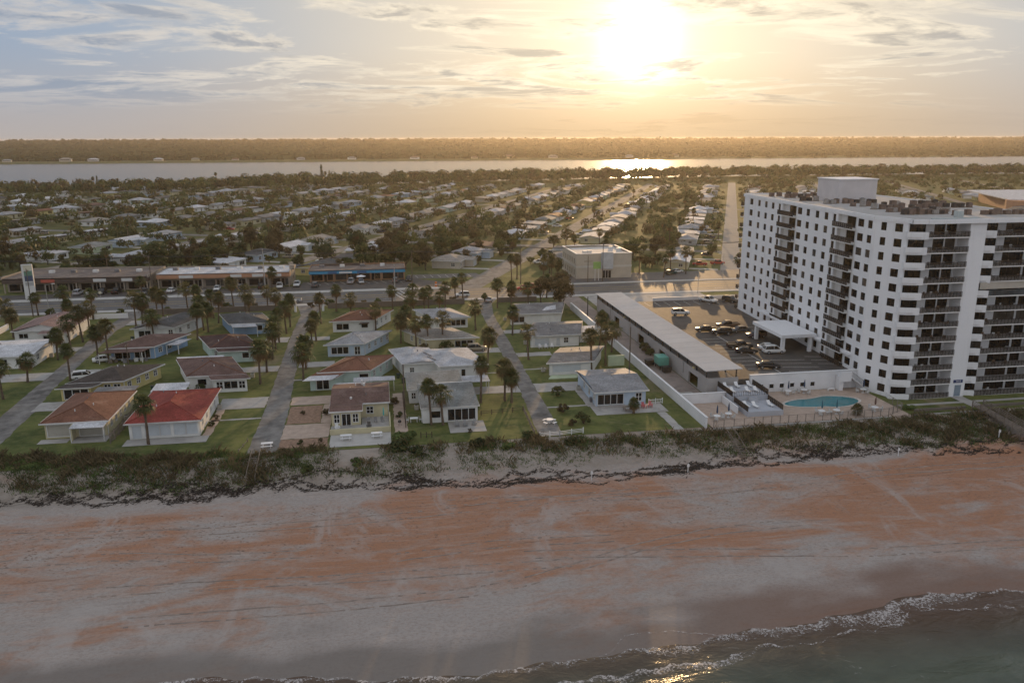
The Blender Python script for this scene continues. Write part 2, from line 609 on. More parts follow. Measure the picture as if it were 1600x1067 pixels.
xs = np.concatenate([np.linspace(-420, -90, 24), np.linspace(-88, 135, 300), np.linspace(140, 460, 24)])
ys = np.concatenate([np.linspace(-260, 60, 18), np.linspace(62, 100, 90), np.linspace(100.4, 122.6, 76)])
V = np.array([(x, y, beach_z(x, y)) for y in ys for x in xs])
nx = len(xs)
idx = np.arange(len(ys) * nx).reshape(len(ys), nx)
F = np.stack([idx[:-1, :-1], idx[:-1, 1:], idx[1:, 1:], idx[1:, :-1]], -1).reshape(-1, 4)
beach = put('beach', np_mesh('beach', V, F, M_SAND, True))
tag(beach, 'wide orange and grey sand beach below the dune', kind='structure')

# --- inland ground: flat town, falling to the river, wooded country beyond
def ground_z(x, y):
    near = 985 + .10 * (x - 250) + 40 * math.sin(x * .004)      # near river bank
    far = 1985 + .03 * x                                          # far bank
    if y < near - 60:
        return 0.0
    if y < near:
        return -6.5 * ((y - near + 60) / 60) ** 2
    if y < far:
        return -6.5
    if y < far + 30:
        return -6.5 + 5.5 * (y - far) / 30
    return -1.0 + 36.0 * max(0.0, min(1.0, (y - 2300) / 2500.0)) ** 1.0


xs = np.concatenate([np.linspace(-6500, -1600, 16), np.linspace(-1500, 1900, 90), np.linspace(2100, 8500, 18)])
ys = np.concatenate([np.linspace(122.2, 840, 40), np.linspace(850, 1150, 60), np.linspace(1160, 1900, 12), np.linspace(1910, 2110, 40), np.linspace(2150, 3500, 14), np.linspace(3600, 5100, 12)])
V = np.array([(x, y, ground_z(x, y)) for y in ys for x in xs])
nx = len(xs)
idx = np.arange(len(ys) * nx).reshape(len(ys), nx)
F = np.stack([idx[:-1, :-1], idx[:-1, 1:], idx[1:, 1:], idx[1:, :-1]], -1).reshape(-1, 4)
ground = put('ground', np_mesh('ground', V, F, M_GRASS, True))
tag(ground, 'flat grassy ground of the coastal town reaching to the river and beyond', kind='structure')

M_SEA = water_mat('sea_water', (.078, .090, .064), .6, .45, .2, True)
M_RIVER = water_mat('river_water', (.05, .06, .065), .25, .07, .27)
# sea surface with low swells
xs = np.linspace(-420, 460, 260)
ys = np.concatenate([np.linspace(-250, 20, 30), np.linspace(22, 90, 110)])
def sea_z(x, y):
    q = y - shore(x)
    a = .26 * (1 - math.exp(-max(0, -q) / 7.0))
    return -4.985 + a * math.sin(.75 * q + .8 * math.sin(x * .11) + .5 * math.sin(x * .31)) + .05 * math.sin(x * .9 + y * 1.3) * (1 if q < -2 else 0)
V = np.array([(x, y, sea_z(x, y)) for y in ys for x in xs])
nx = len(xs)
idx = np.arange(len(ys) * nx).reshape(len(ys), nx)
F = np.stack([idx[:-1, :-1], idx[:-1, 1:], idx[1:, 1:], idx[1:, :-1]], -1).reshape(-1, 4)
sea = put('sea', np_mesh('sea', V, F, M_SEA, True))
tag(sea, 'dark green sea running up the sand at the bottom right', kind='structure')
river = MB().quad((-6000, 820, -5), (6000, 820, -5), (6000, 2200, -5), (-6000, 2200, -5))
struct('river', river, M_RIVER, 'broad pale river lying behind the town and its shore trees')


# --- foam lines at the water's edge
def foam_mat():
    m = bpy.data.materials.new('sea_foam')
    m.use_nodes = True
    t = NT(m.node_tree)
    bs = m.node_tree.nodes['Principled BSDF']
    pos = t.n('ShaderNodeNewGeometry').outputs['Position']
    at = t.n('ShaderNodeAttribute', attribute_name='edge')
    n = t.noise(pos, 1.5, 6, .7, 1.2)
    web = t.ramp(t.math('ABSOLUTE', t.math('SUBTRACT', n, .5)), .10, .0)
    dens = t.math('ADD', t.math('MULTIPLY', web, .6), t.ramp(t.noise(pos, 3.0, 4, .7), .45, .7))
    dens = t.math('MULTIPLY', dens, t.ramp(t.noise(pos, .33, 4, .6), .36, .58, .45, 1.0))
    al = t.math('MULTIPLY', t.ramp(t.math('MULTIPLY', dens, at.outputs['Fac']), .16, .66), .8)
    bs.inputs['Base Color'].default_value = (.58, .53, .50, 1)
    bs.inputs['Roughness'].default_value = .7
    t.put(bs.inputs['Alpha'], al)
    return m


M_FOAM = foam_mat()


def foam_ribbon(name, label, pts, widths, z):
    V, F, E = [], [], []
    K = 7
    for i, (x, y) in enumerate(pts):
        for k in range(K):
            f = k / (K - 1)
            zz = max(z, beach_z(x, y - f * widths[i]) + .015, sea_z(x, y - f * widths[i]) + .015)
            V.append((x, y - f * widths[i], zz))
            E.append(1.0 if k == 1 else (.0 if k in (0, K - 1) else (1.0 - .85 * f)))
    for i in range(len(pts) - 1):
        for k in range(K - 1):
            a = i * K + k
            F.append((a, a + K, a + K + 1, a + 1))
    me = np_mesh(name, np.array(V), np.array(F), M_FOAM, True)
    at = me.attributes.new('edge', 'FLOAT', 'POINT')
    at.data.foreach_set('value', E)
    o = put(name, me)
    return tag(o, label, kind='stuff')


xx = np.linspace(-70, 130, 500)
wig = lambda x: .5 * math.sin(x * .8) + .35 * math.sin(x * 2.1 + 1) + .2 * math.sin(x * 4.7)
foam_ribbon('wave_foam', 'white lace of foam along the edge of the sea', [(x, shore(x) + .35 + .4 * wig(x)) for x in xx],
            [1.1 + .4 * math.sin(x * .5) + 4.8 * math.exp(-((x - 56) / 8.0) ** 2) + .9 * math.exp(-((x - 34) / 12) ** 2) for x in xx], -4.97)
foam_ribbon('breaker_foam', 'thin broken foam crest on the second swell', [(x, shore(x) - 2.9 + .5 * wig(x * .8 + 2)) for x in xx],
            [.6 + .35 * math.sin(x * .37 + 1) + 1.6 * math.exp(-((x - 28) / 9.0) ** 2) for x in xx], -4.9)
foam_ribbon('shallow_foam', 'faint curved foam trace left on the wet sand', [(x, shore(x) + .2 + 2.6 * math.exp(-((x - 28) / 5.5) ** 4) + .2 * wig(x)) for x in np.linspace(20, 38, 200)],
            [.35] * 200, -4.9)


# --- streets, highway, paving
def sheet(name, pts, z, m, label, jit=0.0):
    if jit:
        out = []
        for i, p in enumerate(pts):
            q = pts[(i + 1) % len(pts)]
            n = max(1, int(math.hypot(q[0] - p[0], q[1] - p[1]) / .8))
            for k in range(n):
                f = k / n
                out.append((p[0] + (q[0] - p[0]) * f + random.uniform(-jit, jit), p[1] + (q[1] - p[1]) * f + random.uniform(-jit, jit)))
        pts = out
    mb = MB()
    mb.add([(p[0], p[1], z) for p in pts], [tuple(range(len(pts)))])
    return struct(name, mb, m, label)


def strip(name, cl, w, z, m, label):
    """ribbon along a centre line [(x,y)] of width w"""
    mb = MB()
    if name == 'street':                       # crumbled edges
        ws = list(w) if isinstance(w, (list, tuple)) else [w] * len(cl)
        c2, w2 = [], []
        for i in range(len(cl) - 1):
            n = max(1, int(math.hypot(cl[i + 1][0] - cl[i][0], cl[i + 1][1] - cl[i][1]) / 1.2))
            for k in range(n):
                f = k / n
                c2.append((cl[i][0] + (cl[i + 1][0] - cl[i][0]) * f + random.uniform(-.06, .06), cl[i][1] + (cl[i + 1][1] - cl[i][1]) * f))
                w2.append(ws[i] + (ws[i + 1] - ws[i]) * f + random.uniform(-.22, .22))
        cl, w = c2 + [cl[-1]], w2 + [ws[-1]]
    L, Rr = [], []
    for i, p in enumerate(cl):
        a = Vector(cl[max(i - 1, 0)])
        b = Vector(cl[min(i + 1, len(cl) - 1)])
        d = (b - a).normalized()
        n = Vector((-d.y, d.x))
        ww = w[i] if isinstance(w, (list, tuple)) else w
        L.append((p[0] + n.x * ww / 2, p[1] + n.y * ww / 2, z))
        Rr.append((p[0] - n.x * ww / 2, p[1] - n.y * ww / 2, z))
    for i in range(len(cl) - 1):
        mb.quad(Rr[i], Rr[i + 1], L[i + 1], L[i])
    return struct(name, mb, m, label)


strip('street', [(-64.5, 118.5 + 9), (-66.0, 150), (-67.3, 164), (-68.4, 185), (-70.6, 216), (-69.5, 230), (-69.0, 241.2)], [5, 5, 3.9, 3.7, 4.2, 5, 8], .020, M_ASPH, 'worn side street on the left lined with palms')
strip('street', [(-19.9, 122.8), (-20.0, 142), (-20.9, 171), (-21.5, 205), (-21.0, 226), (-21.0, 241.2)], [4.7, 4.3, 3.7, 3.5, 4.0, 8.5], .020, M_ASPH, 'patched grey side street left of the middle ending at the dune')
strip('street', [(26.7, 122.6), (27.4, 148), (28.1, 180), (28.8, 218), (30.2, 234), (30.5, 241.2)], [4.2, 3.2, 3.2, 3.2, 4.0, 9], .020, M_ASPH, 'narrow side street right of the middle with a picnic table at its end')
sheet('road', [(-700, 242.5), (700, 242.5), (700, 259.6), (-700, 259.6)], .024, M_HWY, 'highway crossing the town parallel to the beach')
for y0, y1, x0, x1, lb in ((239.4, 242.2, -700, 700, 'near pavement along the highway'), (260.0, 263.6, -700, 22, 'pale pavement along the highway in front of the shops'), (260.0, 262.4, 52, 700, 'far pavement along the highway by the office block')):
    s = struct('pavement', MB().box(x0, x1, y0, y1, -.05, .13), M_PAVE, lb)
for y, lb in ((249.2, 'yellow line at the near side of the turning lane'), (252.9, 'yellow line at the far side of the turning lane')):
    for k in (0, .28):
        sheet('lane_marking', [(-400, y + k), (400, y + k), (400, y + k + .14), (-400, y + k + .14)], .029, M_YELLOW, lb)
dash = MB()
for y in (245.9, 256.2):
    x = -300
    while x < 320:
        dash.quad((x, y, .029), (x + 3, y, .029), (x + 3, y + .14, .029), (x, y + .14, .029))
        x += 12
d = struct('lane_dashes', dash, M_PAINT, 'white lane dashes painted on the highway')
for x0, lb in ((6.5, 'zebra bars beside the shops'),):
    zb = MB()
    for k in range(3):
        zb.quad((x0 + k * 1.6, 243.4, .030), (x0 + k * 1.6 + .3, 243.4, .030), (x0 + k * 1.6 - 4.0, 259.0, .030), (x0 + k * 1.6 - 4.3, 259.0, .030))
    struct('crossing_bars', zb, M_PAINT, 'slanting white crossing bars on the highway')
# shop car parks
sheet('car_park', [(-190, 263.6), (22, 263.6), (22, 272.5), (12, 281), (-27, 281), (-27.5, 273), (-190, 272.5)], .018, M_LOT, 'dark asphalt car park in front of the shops')
lines = MB()
for k in range(12):
    x = -23.5 + k * 2.75
    lines.quad((x, 274.5, .026), (x + .14, 274.5, .026), (x - 2.0 + .14, 279.6, .026), (x - 2.0, 279.6, .026))
struct('parking_lines', lines, M_PAINT, 'slanted white bay lines before the blue fronted shop')
lines = MB()
for k in range(8):
    x = 12.5 + k * 2.7
    lines.quad((x, 283, .026), (x + .14, 283, .026), (x - .8 + .14, 288, .026), (x - .8, 288, .026))
sheet('car_park', [(9, 281.2), (36, 281.2), (34, 290), (9, 290)], .016, M_HWY, 'side car park with white bay lines right of the blue shop')
struct('parking_lines', lines, M_PAINT, 'white bay lines beside the blue shop')
# inland streets leading to the river
DIR = Vector((math.sin(R(24.3)), math.cos(R(24.3))))
NRM = Vector((DIR.y, -DIR.x))
ORG = Vector((27.5, 259.6))
def inland(i, t, off=0.0):
    p = ORG + NRM * (i * 84.0 + off) + DIR * t
    return (p.x, p.y)
INL = {0: 8.5, 1: 7.5}
for i in range(-6, 6):
    t0 = (259.6 - (ORG + NRM * (i * 84.0)).y) / DIR.y
    strip('inland_street', [inland(i, t0 + k * 20) for k in range(33)], [INL.get(i, 6.5)] * 33, .022, M_ASPH if i != 1 else mat('concrete_road', (.285, .265, .24), .9, .1, .3, spec=.1),
          {0: 'wide pale street leading away from the crossing towards the river', 1: 'straight pale street running to the river left of the tower'}.get(i, 'far side street between the inland houses, %s' % ('left part' if i < 0 else 'behind the tower')))
for t, lb in ((110, 'cross street between the nearer inland houses'), (330, 'cross street between the farther inland houses')):
    strip('inland_street', [inland(-6, t), inland(6, t)], 6.0, .0205, M_ASPH, lb)
strip('inland_street', [(-40, 263.8), (-36, 285), (-33, 300), (-22, 318), (4, 330), (30, 340), (46, 352)], 6.0, .0215, M_ASPH, 'curving street starting between the shops')
# lot paving
PV = [
    ('driveway', -82, -69.6, 171, 177, M_CONC, 'pale driveway left of the left street near the white house'),
    ('driveway', -82, -71.2, 194.5, 199, M_CONC, 'driveway left of the left street by the pink roof'),
    ('driveway', -64.2, -58.0, 150.2, 155.6, M_CONC, 'driveway between the left street and the terracotta roof'),
    ('driveway', -66.2, -60.5, 173.5, 178.0, M_CONC, 'driveway beside the yellow house'),
    ('driveway', -68.0, -60.0, 221.5, 227.0, M_CONC, 'pale paving at the head of the left street'),
    ('driveway', -31.0, -22.4, 145.6, 152.0, M_CONC, 'driveway beside the bright red roof'),
    ('driveway', -31.3, -22.9, 169.8, 174.0, M_CONC, 'driveway beside the brown roofed white house'),
    ('driveway', -29.0, -23.4, 195.3, 200.6, M_CONC, 'driveway before the blue house'),
    ('driveway', -17.9, -10.2, 145.9, 150.9, M_PINK, 'tan driveway behind the brown flower bed'),
    ('planting_bed', -17.6, -11.8, 135.6, 145.2, M_MULCH, 'brown mulched bed left of the cream beach house'),
    ('footpath', -11.7, -9.9, 135.4, 145.6, M_PINK, 'sandy path along the cream beach house'),
    ('driveway', -17.7, -9.9, 128.3, 135.2, M_PINK, 'tan paving before the brown flower bed'),
    ('planting_bed', -17.6, -9.9, 124.2, 128.1, M_MULCH, 'brown bed at the dune edge'),
    ('driveway', -18.8, -11.2, 171.8, 176.0, M_CONC, 'driveway beside the mint walled house'),
    ('driveway', -19.4, -13.5, 196.0, 199.6, M_CONC, 'driveway before the small red roofed house'),
    ('driveway', 16.2, 25.8, 146.8, 151.3, M_CONC, 'pale driveway behind the beach house with the grey roof'),
    ('driveway', 18.6, 26.4, 177.2, 181.4, M_CONC, 'driveway beside the beige roofed house'),
    ('driveway', 29.0, 38.4, 146.0, 151.6, M_CONC, 'driveway behind the striped roof beach house'),
    ('driveway', 29.6, 37.6, 172.4, 175.6, M_CONC, 'driveway between the grey roofed houses'),
    ('driveway', 30.1, 38.0, 194.8, 198.4, M_CONC, 'upper driveway right of the narrow street'),
    ('footpath', 28.9, 36.6, 136.4, 137.1, M_CONC, 'thin path across the lawn of the striped roof house'),
    ('footpath', 29.2, 34.0, 161.6, 162.4, M_CONC, 'thin path across the middle lawn'),
    ('footpath', -33.0, -22.2, 139.4, 140.1, M_CONC, 'thin path across the lawn beside the red roof'),
    ('footpath', -18.9, -13.0, 162.0, 162.8, M_CONC, 'thin path to the mint walled house'),
    ('footpath', 20.4, 26.0, 160.4, 161.0, M_CONC, 'thin path to the pale double roofed house'),
    ('patio', 10.2, 16.4, 126.6, 132.0, M_CONC, 'stone patio before the glazed beach house'),
    ('patio', 36.8, 50.2, 131.0, 135.9, M_CONC, 'concrete patio before the striped roof house'),
    ('footpath', 36.4, 38.0, 136.0, 150.0, M_CONC, 'side path along the striped roof house'),
    ('footpath', 47.9, 49.5, 121.8, 130.9, M_CONC, 'path from the patio to the dune by the white wall'),
    ('patio', -42.6, -29.6, 129.4, 132.4, M_CONC, 'grey slab before the shuttered red roof house'),
    ('patio', -56.6, -52.0, 132.8, 134.8, M_CONC, 'slab before the terracotta roofed house'),
    ('footpath', -30.8, -29.4, 132.4, 146, M_PINK, 'side path along the red roof house'),
    ('patio', -9.6, 0.3, 123.4, 128.9, M_PAVE, 'white terrace below the cream beach house'),
    ('footpath', 1.0, 3.2, 128.5, 150.0, M_PINK, 'sandy gap between the two beach houses'),
    ('alley', 53.75, 60.2, 134.6, 239.3, M_ALLEY, 'brown concrete service alley beside the long garage'),
    ('driveway', 54.5, 58.6, 135.6, 141.2, M_CONC, 'pale slab at the seaward end of the alley'),
    ('patio', 54.6, 92.0, 121.6, 138.4, M_PINK, 'pinkish pool terrace between garage and tower'),
    ('forecourt', 62.0, 100.0, 216.0, 239.3, M_CONC, 'pale forecourt between the raised car park and the highway'),
    ('car_park', 62.0, 140.0, 263.0, 280.0, M_HWY, 'car park beside and before the office block'),
]
for i, (nm, x0, x1, y0, y1, m, lb) in enumerate(PV):
    sheet(nm, [(x0, y0), (x1, y0), (x1, y1), (x0, y1)], .030 + .0045 * (i % 3), m, lb, .0 if nm in ('patio', 'car_park', 'alley', 'forecourt') else .11)
# ================================================================ HOUSES
M_GLASS = glass_mat('window_glass')
M_GLASS2 = glass_mat('window_glass_grey', (.05, .056, .06), .15, .5)
M_SHUT = mat('roller_shutter_pale', (.50, .54, .57), .6, .05, 1.0)
M_SHUTB = mat('roller_shutter_beige', (.40, .38, .33), .6, .05, 1.0)
M_DARKW = mat('dark_timber', (.06, .045, .035), .8, .3, 1.5)
M_WOOD = mat('grey_timber', (.20, .165, .135), .85, .25, 1.2, .3, 9)
M_DMETAL = mat('dark_metal', (.028, .027, .027), .5, .2, 1.0)
M_FASCIA = mat('fascia_white', (.62, .62, .61), .6, .1, .8)
M_CLUTTER = mat('dull_plastic', (.16, .16, .17), .6, .3, 2.0)
WALLS = {
    'white': mat('wall_white', (.70, .70, .68), .8, .08, .6), 'cream': mat('wall_cream', (.52, .47, .31), .8, .08, .6),
    'yellow': mat('wall_yellow', (.54, .46, .21), .8, .08, .6), 'blue': mat('wall_pale_blue', (.42, .51, .61), .8, .08, .6),
    'sky': mat('wall_sky_blue', (.25, .38, .56), .8, .08, .6), 'mint': mat('wall_mint', (.46, .57, .53), .8, .08, .6),
    'grey': mat('wall_grey', (.42, .43, .44), .8, .08, .6), 'beige': mat('wall_beige', (.46, .42, .36), .8, .08, .6),
    'dgrey': mat('wall_dark_grey', (.22, .23, .24), .8, .08, .6), 'lime': mat('wall_pale_green', (.45, .52, .36), .8, .08, .6),
}
ROOFS = {
    'terra': roof_mat('roof_terracotta', (.215, .105, .070), .10, wear=(.26, .15, .105)),
    'red': roof_mat('roof_red_tile', (.29, .066, .052), .10, wear=(.22, .075, .058)),
    'brown': roof_mat('roof_brown', (.165, .105, .090), .09, wear=(.21, .145, .125)),
    'dbrown': roof_mat('roof_dark_brown', (.088, .075, .068), .08, wear=(.12, .10, .088)),
    'maroon': roof_mat('roof_maroon', (.085, .050, .045), .10, wear=(.13, .085, .07)),
    'pink': roof_mat('roof_pinkish', (.30, .205, .185), .09, wear=(.25, .165, .15)),
    'grey': roof_mat('roof_grey', (.215, .215, .215), .08, wear=(.29, .28, .27)),
    'lgrey': roof_mat('roof_light_grey', (.36, .365, .375), .08, wear=(.30, .30, .31)),
    'pale': roof_mat('roof_pale', (.47, .48, .50), .5, wear=(.40, .41, .43), depth=.15),
    'dgrey': roof_mat('roof_dark_grey', (.105, .108, .11), .08, wear=(.15, .15, .15)),
    'beige': roof_mat('roof_beige_grey', (.32, .30, .27), .08, wear=(.25, .235, .22)),
    'stripe': roof_mat('roof_striped_metal', (.30, .305, .315), .145, wear=(.24, .245, .255), depth=1.0),
    'green': roof_mat('roof_grey_green', (.235, .25, .245), .10, wear=(.19, .20, .20)),
    'white': roof_mat('roof_white', (.62, .63, .65), .5, wear=(.50, .51, .53), depth=.1),
}


def face_frame(x0, x1, y0, y1, face):
    """(A, B) of a wall so that the outside is on the right-hand side"""
    return {'S': ((x0, y0), (x1, y0)), 'E': ((x1, y0), (x1, y1)), 'N': ((x1, y1), (x0, y1)), 'W': ((x0, y1), (x0, y0))}[face]


def opening_parts(root, A, B, s0, s1, za, zb, kind, off):
    """window / door / shutter built in an opening of wall A->B"""
    A3, B3 = Vector((A[0], A[1], 0)), Vector((B[0], B[1], 0))
    d = (B3 - A3).normalized()
    n = Vector((d.y, -d.x, 0))
    def bar(mb, a0, a1, z0, z1, k0, k1):
        p = []
        for z in (z0, z1):
            for s, k in ((a0, k0), (a1, k0), (a1, k1), (a0, k1)):
                p.append(A3 + d * s + n * k + Vector((0, 0, z)))
        mb.add(p, [(0, 3, 2, 1), (4, 5, 6, 7), (0, 1, 5, 4), (1, 2, 6, 5), (2, 3, 7, 6), (3, 0, 4, 7)])
    f = .09
    fr = MB()
    bar(fr, s0 - f, s1 + f, zb - .01, zb + f, -.10, .035)
    if kind != 'door':
        bar(fr, s0 - f, s1 + f, za - f, za + .01, -.10, .05)
    bar(fr, s0 - f, s0 + .01, za, zb, -.10, .03)
    bar(fr, s1 - .01, s1 + f, za, zb, -.10, .03)
    nm = {'w': 2, 'p': max(1, round((s1 - s0) / 1.25)), 'door': 1, 'slide': max(2, round((s1 - s0) / 1.3))}.get(kind, 1)
    for k in range(1, nm):
        sm = s0 + (s1 - s0) * k / nm
        bar(fr, sm - .05, sm + .05, za, zb, -.09, .0)
    if kind == 'w':
        zm = (za + zb) / 2
        bar(fr, s0, s1, zm - .035, zm + .035, -.09, -.005)
    pn = MB()
    if kind in ('shutter', 'shutterb'):
        zc = za
        while zc < zb - .05:
            bar(pn, s0 + .02, s1 - .02, zc, min(zc + .28, zb), -.12, -.05 + .012 * (int(zc * 10) % 2))
            zc += .285
    else:
        bar(pn, s0, s1, za, zb, -.14, -.08)
    w = fr.build({'door': 'door', 'shutter': 'shutter', 'shutterb': 'shutter'}.get(kind, 'window'), M_FASCIA, root)
    w.location = off
    p = pn.build('panel' if kind in ('door', 'shutter', 'shutterb') else 'pane', {'door': M_SHUT, 'shutter': M_SHUT, 'shutterb': M_SHUTB}.get(kind, M_GLASS), w)
    return w


def roof_parts(root, off, x0, x1, y0, y1, h, kind, pitch, rm, wm, over=.55, ridge=None, cap=None):
    """hip / gable / flat roof with fascia (> ) and ridge caps"""
    X0, X1, Y0, Y1 = x0 - over, x1 + over, y0 - over, y1 + over
    z = h + .17
    w, d = X1 - X0, Y1 - Y0
    along_y = (d >= w) if ridge is None else ridge == 'y'
    mb = MB()
    caps = []
    if kind == 'flat':
        mb.add([(X0, Y0, z - .1), (X1, Y0, z - .1), (X1, Y1, z + pitch), (X0, Y1, z + pitch)], [(0, 1, 2, 3)])
        mb.add([(X0, Y0, h - .03), (X1, Y0, h - .03), (X1, Y1, h - .03), (X0, Y1, h - .03)], [(0, 3, 2, 1)])
        zt = (z - .1, z - .1, z + pitch, z + pitch)
    else:
        hw = (w if along_y else d) / 2
        rise = hw * pitch
        k = hw if kind == 'hip' else 0.0
        k = min(k, (d if along_y else w) / 2 - .05)
        if along_y:
            xm = (X0 + X1) / 2
            a, b = (xm, Y0 + k, z + rise), (xm, Y1 - k, z + rise)
        else:
            ym = (Y0 + Y1) / 2
            a, b = (X0 + k, ym, z + rise), (X1 - k, ym, z + rise)
        c = [(X0, Y0, z), (X1, Y0, z), (X1, Y1, z), (X0, Y1, z)]
        if along_y:
            mb.add(c + [a, b], [(0, 1, 4), (1, 2, 5, 4), (2, 3, 5), (3, 0, 4, 5)] if kind == 'hip' else [(1, 2, 5, 4), (3, 0, 4, 5)])
        else:
            mb.add(c + [a, b], [(3, 0, 4), (0, 1, 5, 4), (1, 2, 5), (2, 3, 4, 5)] if kind == 'hip' else [(0, 1, 5, 4), (2, 3, 4, 5)])
        mb.add([(q[0], q[1], h - .03) for q in c], [(0, 3, 2, 1)])
        caps.append((a, b))
        if kind == 'hip':
            if along_y:
                caps += [(c[0], a), (c[1], a), (c[2], b), (c[3], b)]
            else:
                caps += [(c[0], a), (c[3], a), (c[1], b), (c[2], b)]
        else:
            gms = [MB(), MB()]
            if along_y:
                for gm, yy, q in ((gms[0], y0, a), (gms[1], y1, b)):
                    gm.add([(x0, yy, h - .02), (x1, yy, h - .02), (q[0], yy, z + rise - over * pitch - .02)], [(0, 1, 2)])
            else:
                for gm, xx, q in ((gms[0], x0, a), (gms[1], x1, b)):
                    gm.add([(xx, y0, h - .02), (xx, y1, h - .02), (xx, q[1], z + rise - over * pitch - .02)], [(0, 1, 2)])
            for gm in gms:
                g = gm.build('gable', wm, root)
                g.location = off
        zt = (z, z, z, z)
    ro = mb.build('roof', rm, root)
    ro.location = off
    fm = MB()
    t = .06
    fm.box(X0 - t, X1 + t, Y0 - t, Y0, h - .05, zt[0] + .015)
    fm.box(X0 - t, X1 + t, Y1, Y1 + t, h - .05, zt[2] + .015)
    fm.box(X0 - t, X0, Y0, Y1, h - .05, z + .012 if kind != 'flat' else zt[0])
    fm.box(X1, X1 + t, Y0, Y1, h - .05, z + .012 if kind != 'flat' else zt[0])
    fm.build('fascia', M_FASCIA, ro)
    if cap is not None:
        for p, q in caps:
            cm = MB().tube(p, q, .10, .10, 5)
            cm.build('ridge_cap', cap, ro)
    return ro


def house(name, label, x0, x1, y0, y1, h, kind, pitch, wall, roof, wins, ridge=None, cap=None, over=.55, blocks=()):
    """one-storey house; wins = (face, s0, s1, z0, z1, kind) with s from the left of S, from the sea side of E and W; blocks = extra wings"""
    root = thing(name, label, 'house', ((x0 + x1) / 2, y0, 0))
    off = (-(x0 + x1) / 2, -y0, 0)
    wm, rm = WALLS[wall], ROOFS[roof]
    cm = {'none': None, None: None}.get(cap, ROOFS.get(cap)) if cap else None
    vols = [(x0, x1, y0, y1, h, kind, pitch, ridge, wins)] + list(blocks)
    for (a0, a1, b0, b1, hh, kd, pt, rg, ws) in vols:
        mb = MB()
        for face in 'SENW':
            A, B = face_frame(a0, a1, b0, b1, face)
            L = math.hypot(B[0] - A[0], B[1] - A[1])
            ops = []
            for (fc, s0, s1, za, zb, kn) in ws:
                if fc == face:
                    if face == 'W':
                        s0, s1 = L - s1, L - s0
                    s0, s1 = max(.15, s0), min(L - .15, s1)
                    ops.append((s0, s1, za, zb))
                    opening_parts(root, A, B, s0, s1, za, zb, kn, off)
            wall_seg(mb, A, B, -.1, hh, ops, .14)
        wo_ = mb.build('wall', wm, root)
        wo_.location = off
        roof_parts(root, off, a0, a1, b0, b1, hh, kd, pt, rm, wm, over, rg, cm)
    root['_off'] = off
    if name != 'inland_house':
        # plumbing vents through the roof, a gutter pipe and the outdoor cooling unit
        rr = random.Random(int(x0 * 7 + y0))
        for k in range(3):
            vx, vy = rr.uniform(x0 + 2, x1 - 2), rr.uniform(y0 + 2, y1 - 2)
            o = MB().tube((vx, vy, h + .1), (vx, vy, h + .55 + (min(vx - x0, x1 - vx, vy - y0, y1 - vy) + .5) * pitch * (1 if kind != 'flat' else .1)), .09, .09, 6).build('roof_vent', M_FASCIA if k else M_CLUTTER, root)
            o.location = off
        sx = x1 + .12 if x0 < 0 else x0 - .12
        o = MB().box(sx - .05, sx + .05, y0 + .1, y0 + .2, .1, h - .06).build('downpipe', M_FASCIA, root)
        o.location = off
        cx = x1 + .75 if x0 < 0 else x0 - .75
        cy = rr.uniform(y0 + 3, y1 - 3)
        u = tag(MB().box(cx - .38, cx + .38, cy - .38, cy + .38, .05, .85).build('cooling_unit', M_SHUTB), 'outdoor cooling unit beside the ' + ' '.join(label.split()[:9]), 'air conditioner')
        MB().prism([(cx + .28 * math.cos(t), cy + .28 * math.sin(t)) for t in np.linspace(0, 6.283, 9)[:-1]], .852, .90).build('fan_grille', M_DMETAL, u)
    return root


def part(root, name, mb, m, parent=None):
    o = mb.build(name, m, parent or root)
    if parent is None:
        o.location = root['_off']
    return o


def awning(root, x0, x1, y0, y1, z, posts=True, m=None, name='awning', drop=.15):
    mb = MB().add([(x0, y0, z - drop), (x1, y0, z - drop), (x1, y1, z), (x0, y1, z), (x0, y0, z + .1 - drop), (x1, y0, z + .1 - drop), (x1, y1, z + .1), (x0, y1, z + .1)],
                  [(0, 3, 2, 1), (4, 5, 6, 7), (0, 1, 5, 4), (1, 2, 6, 5), (2, 3, 7, 6), (3, 0, 4, 7)])
    a = part(root, name, mb, m or ROOFS['white'])
    if posts:
        for x in (x0 + .12, x1 - .12):
            part(root, 'post', MB().box(x - .06, x + .06, y0 + .1, y0 + .22, 0, z - drop - .002), M_FASCIA)
    return a


def row(face, n, start, step, w=1.0, z0=1.0, z1=2.1, k='w'):
    return [(face, start + i * step, start + i * step + w, z0, z1, k) for i in range(n)]


def lean(root, y0, k):
    """the inner houses stand askew on their lots: skewed floor plan"""
    def walk(o):
        for c in o.children:
            if c.type == 'MESH':
                for v in c.data.vertices:
                    v.co.x += k * (v.co.y - y0)
                c.data.update()
            walk(c)
    walk(root)


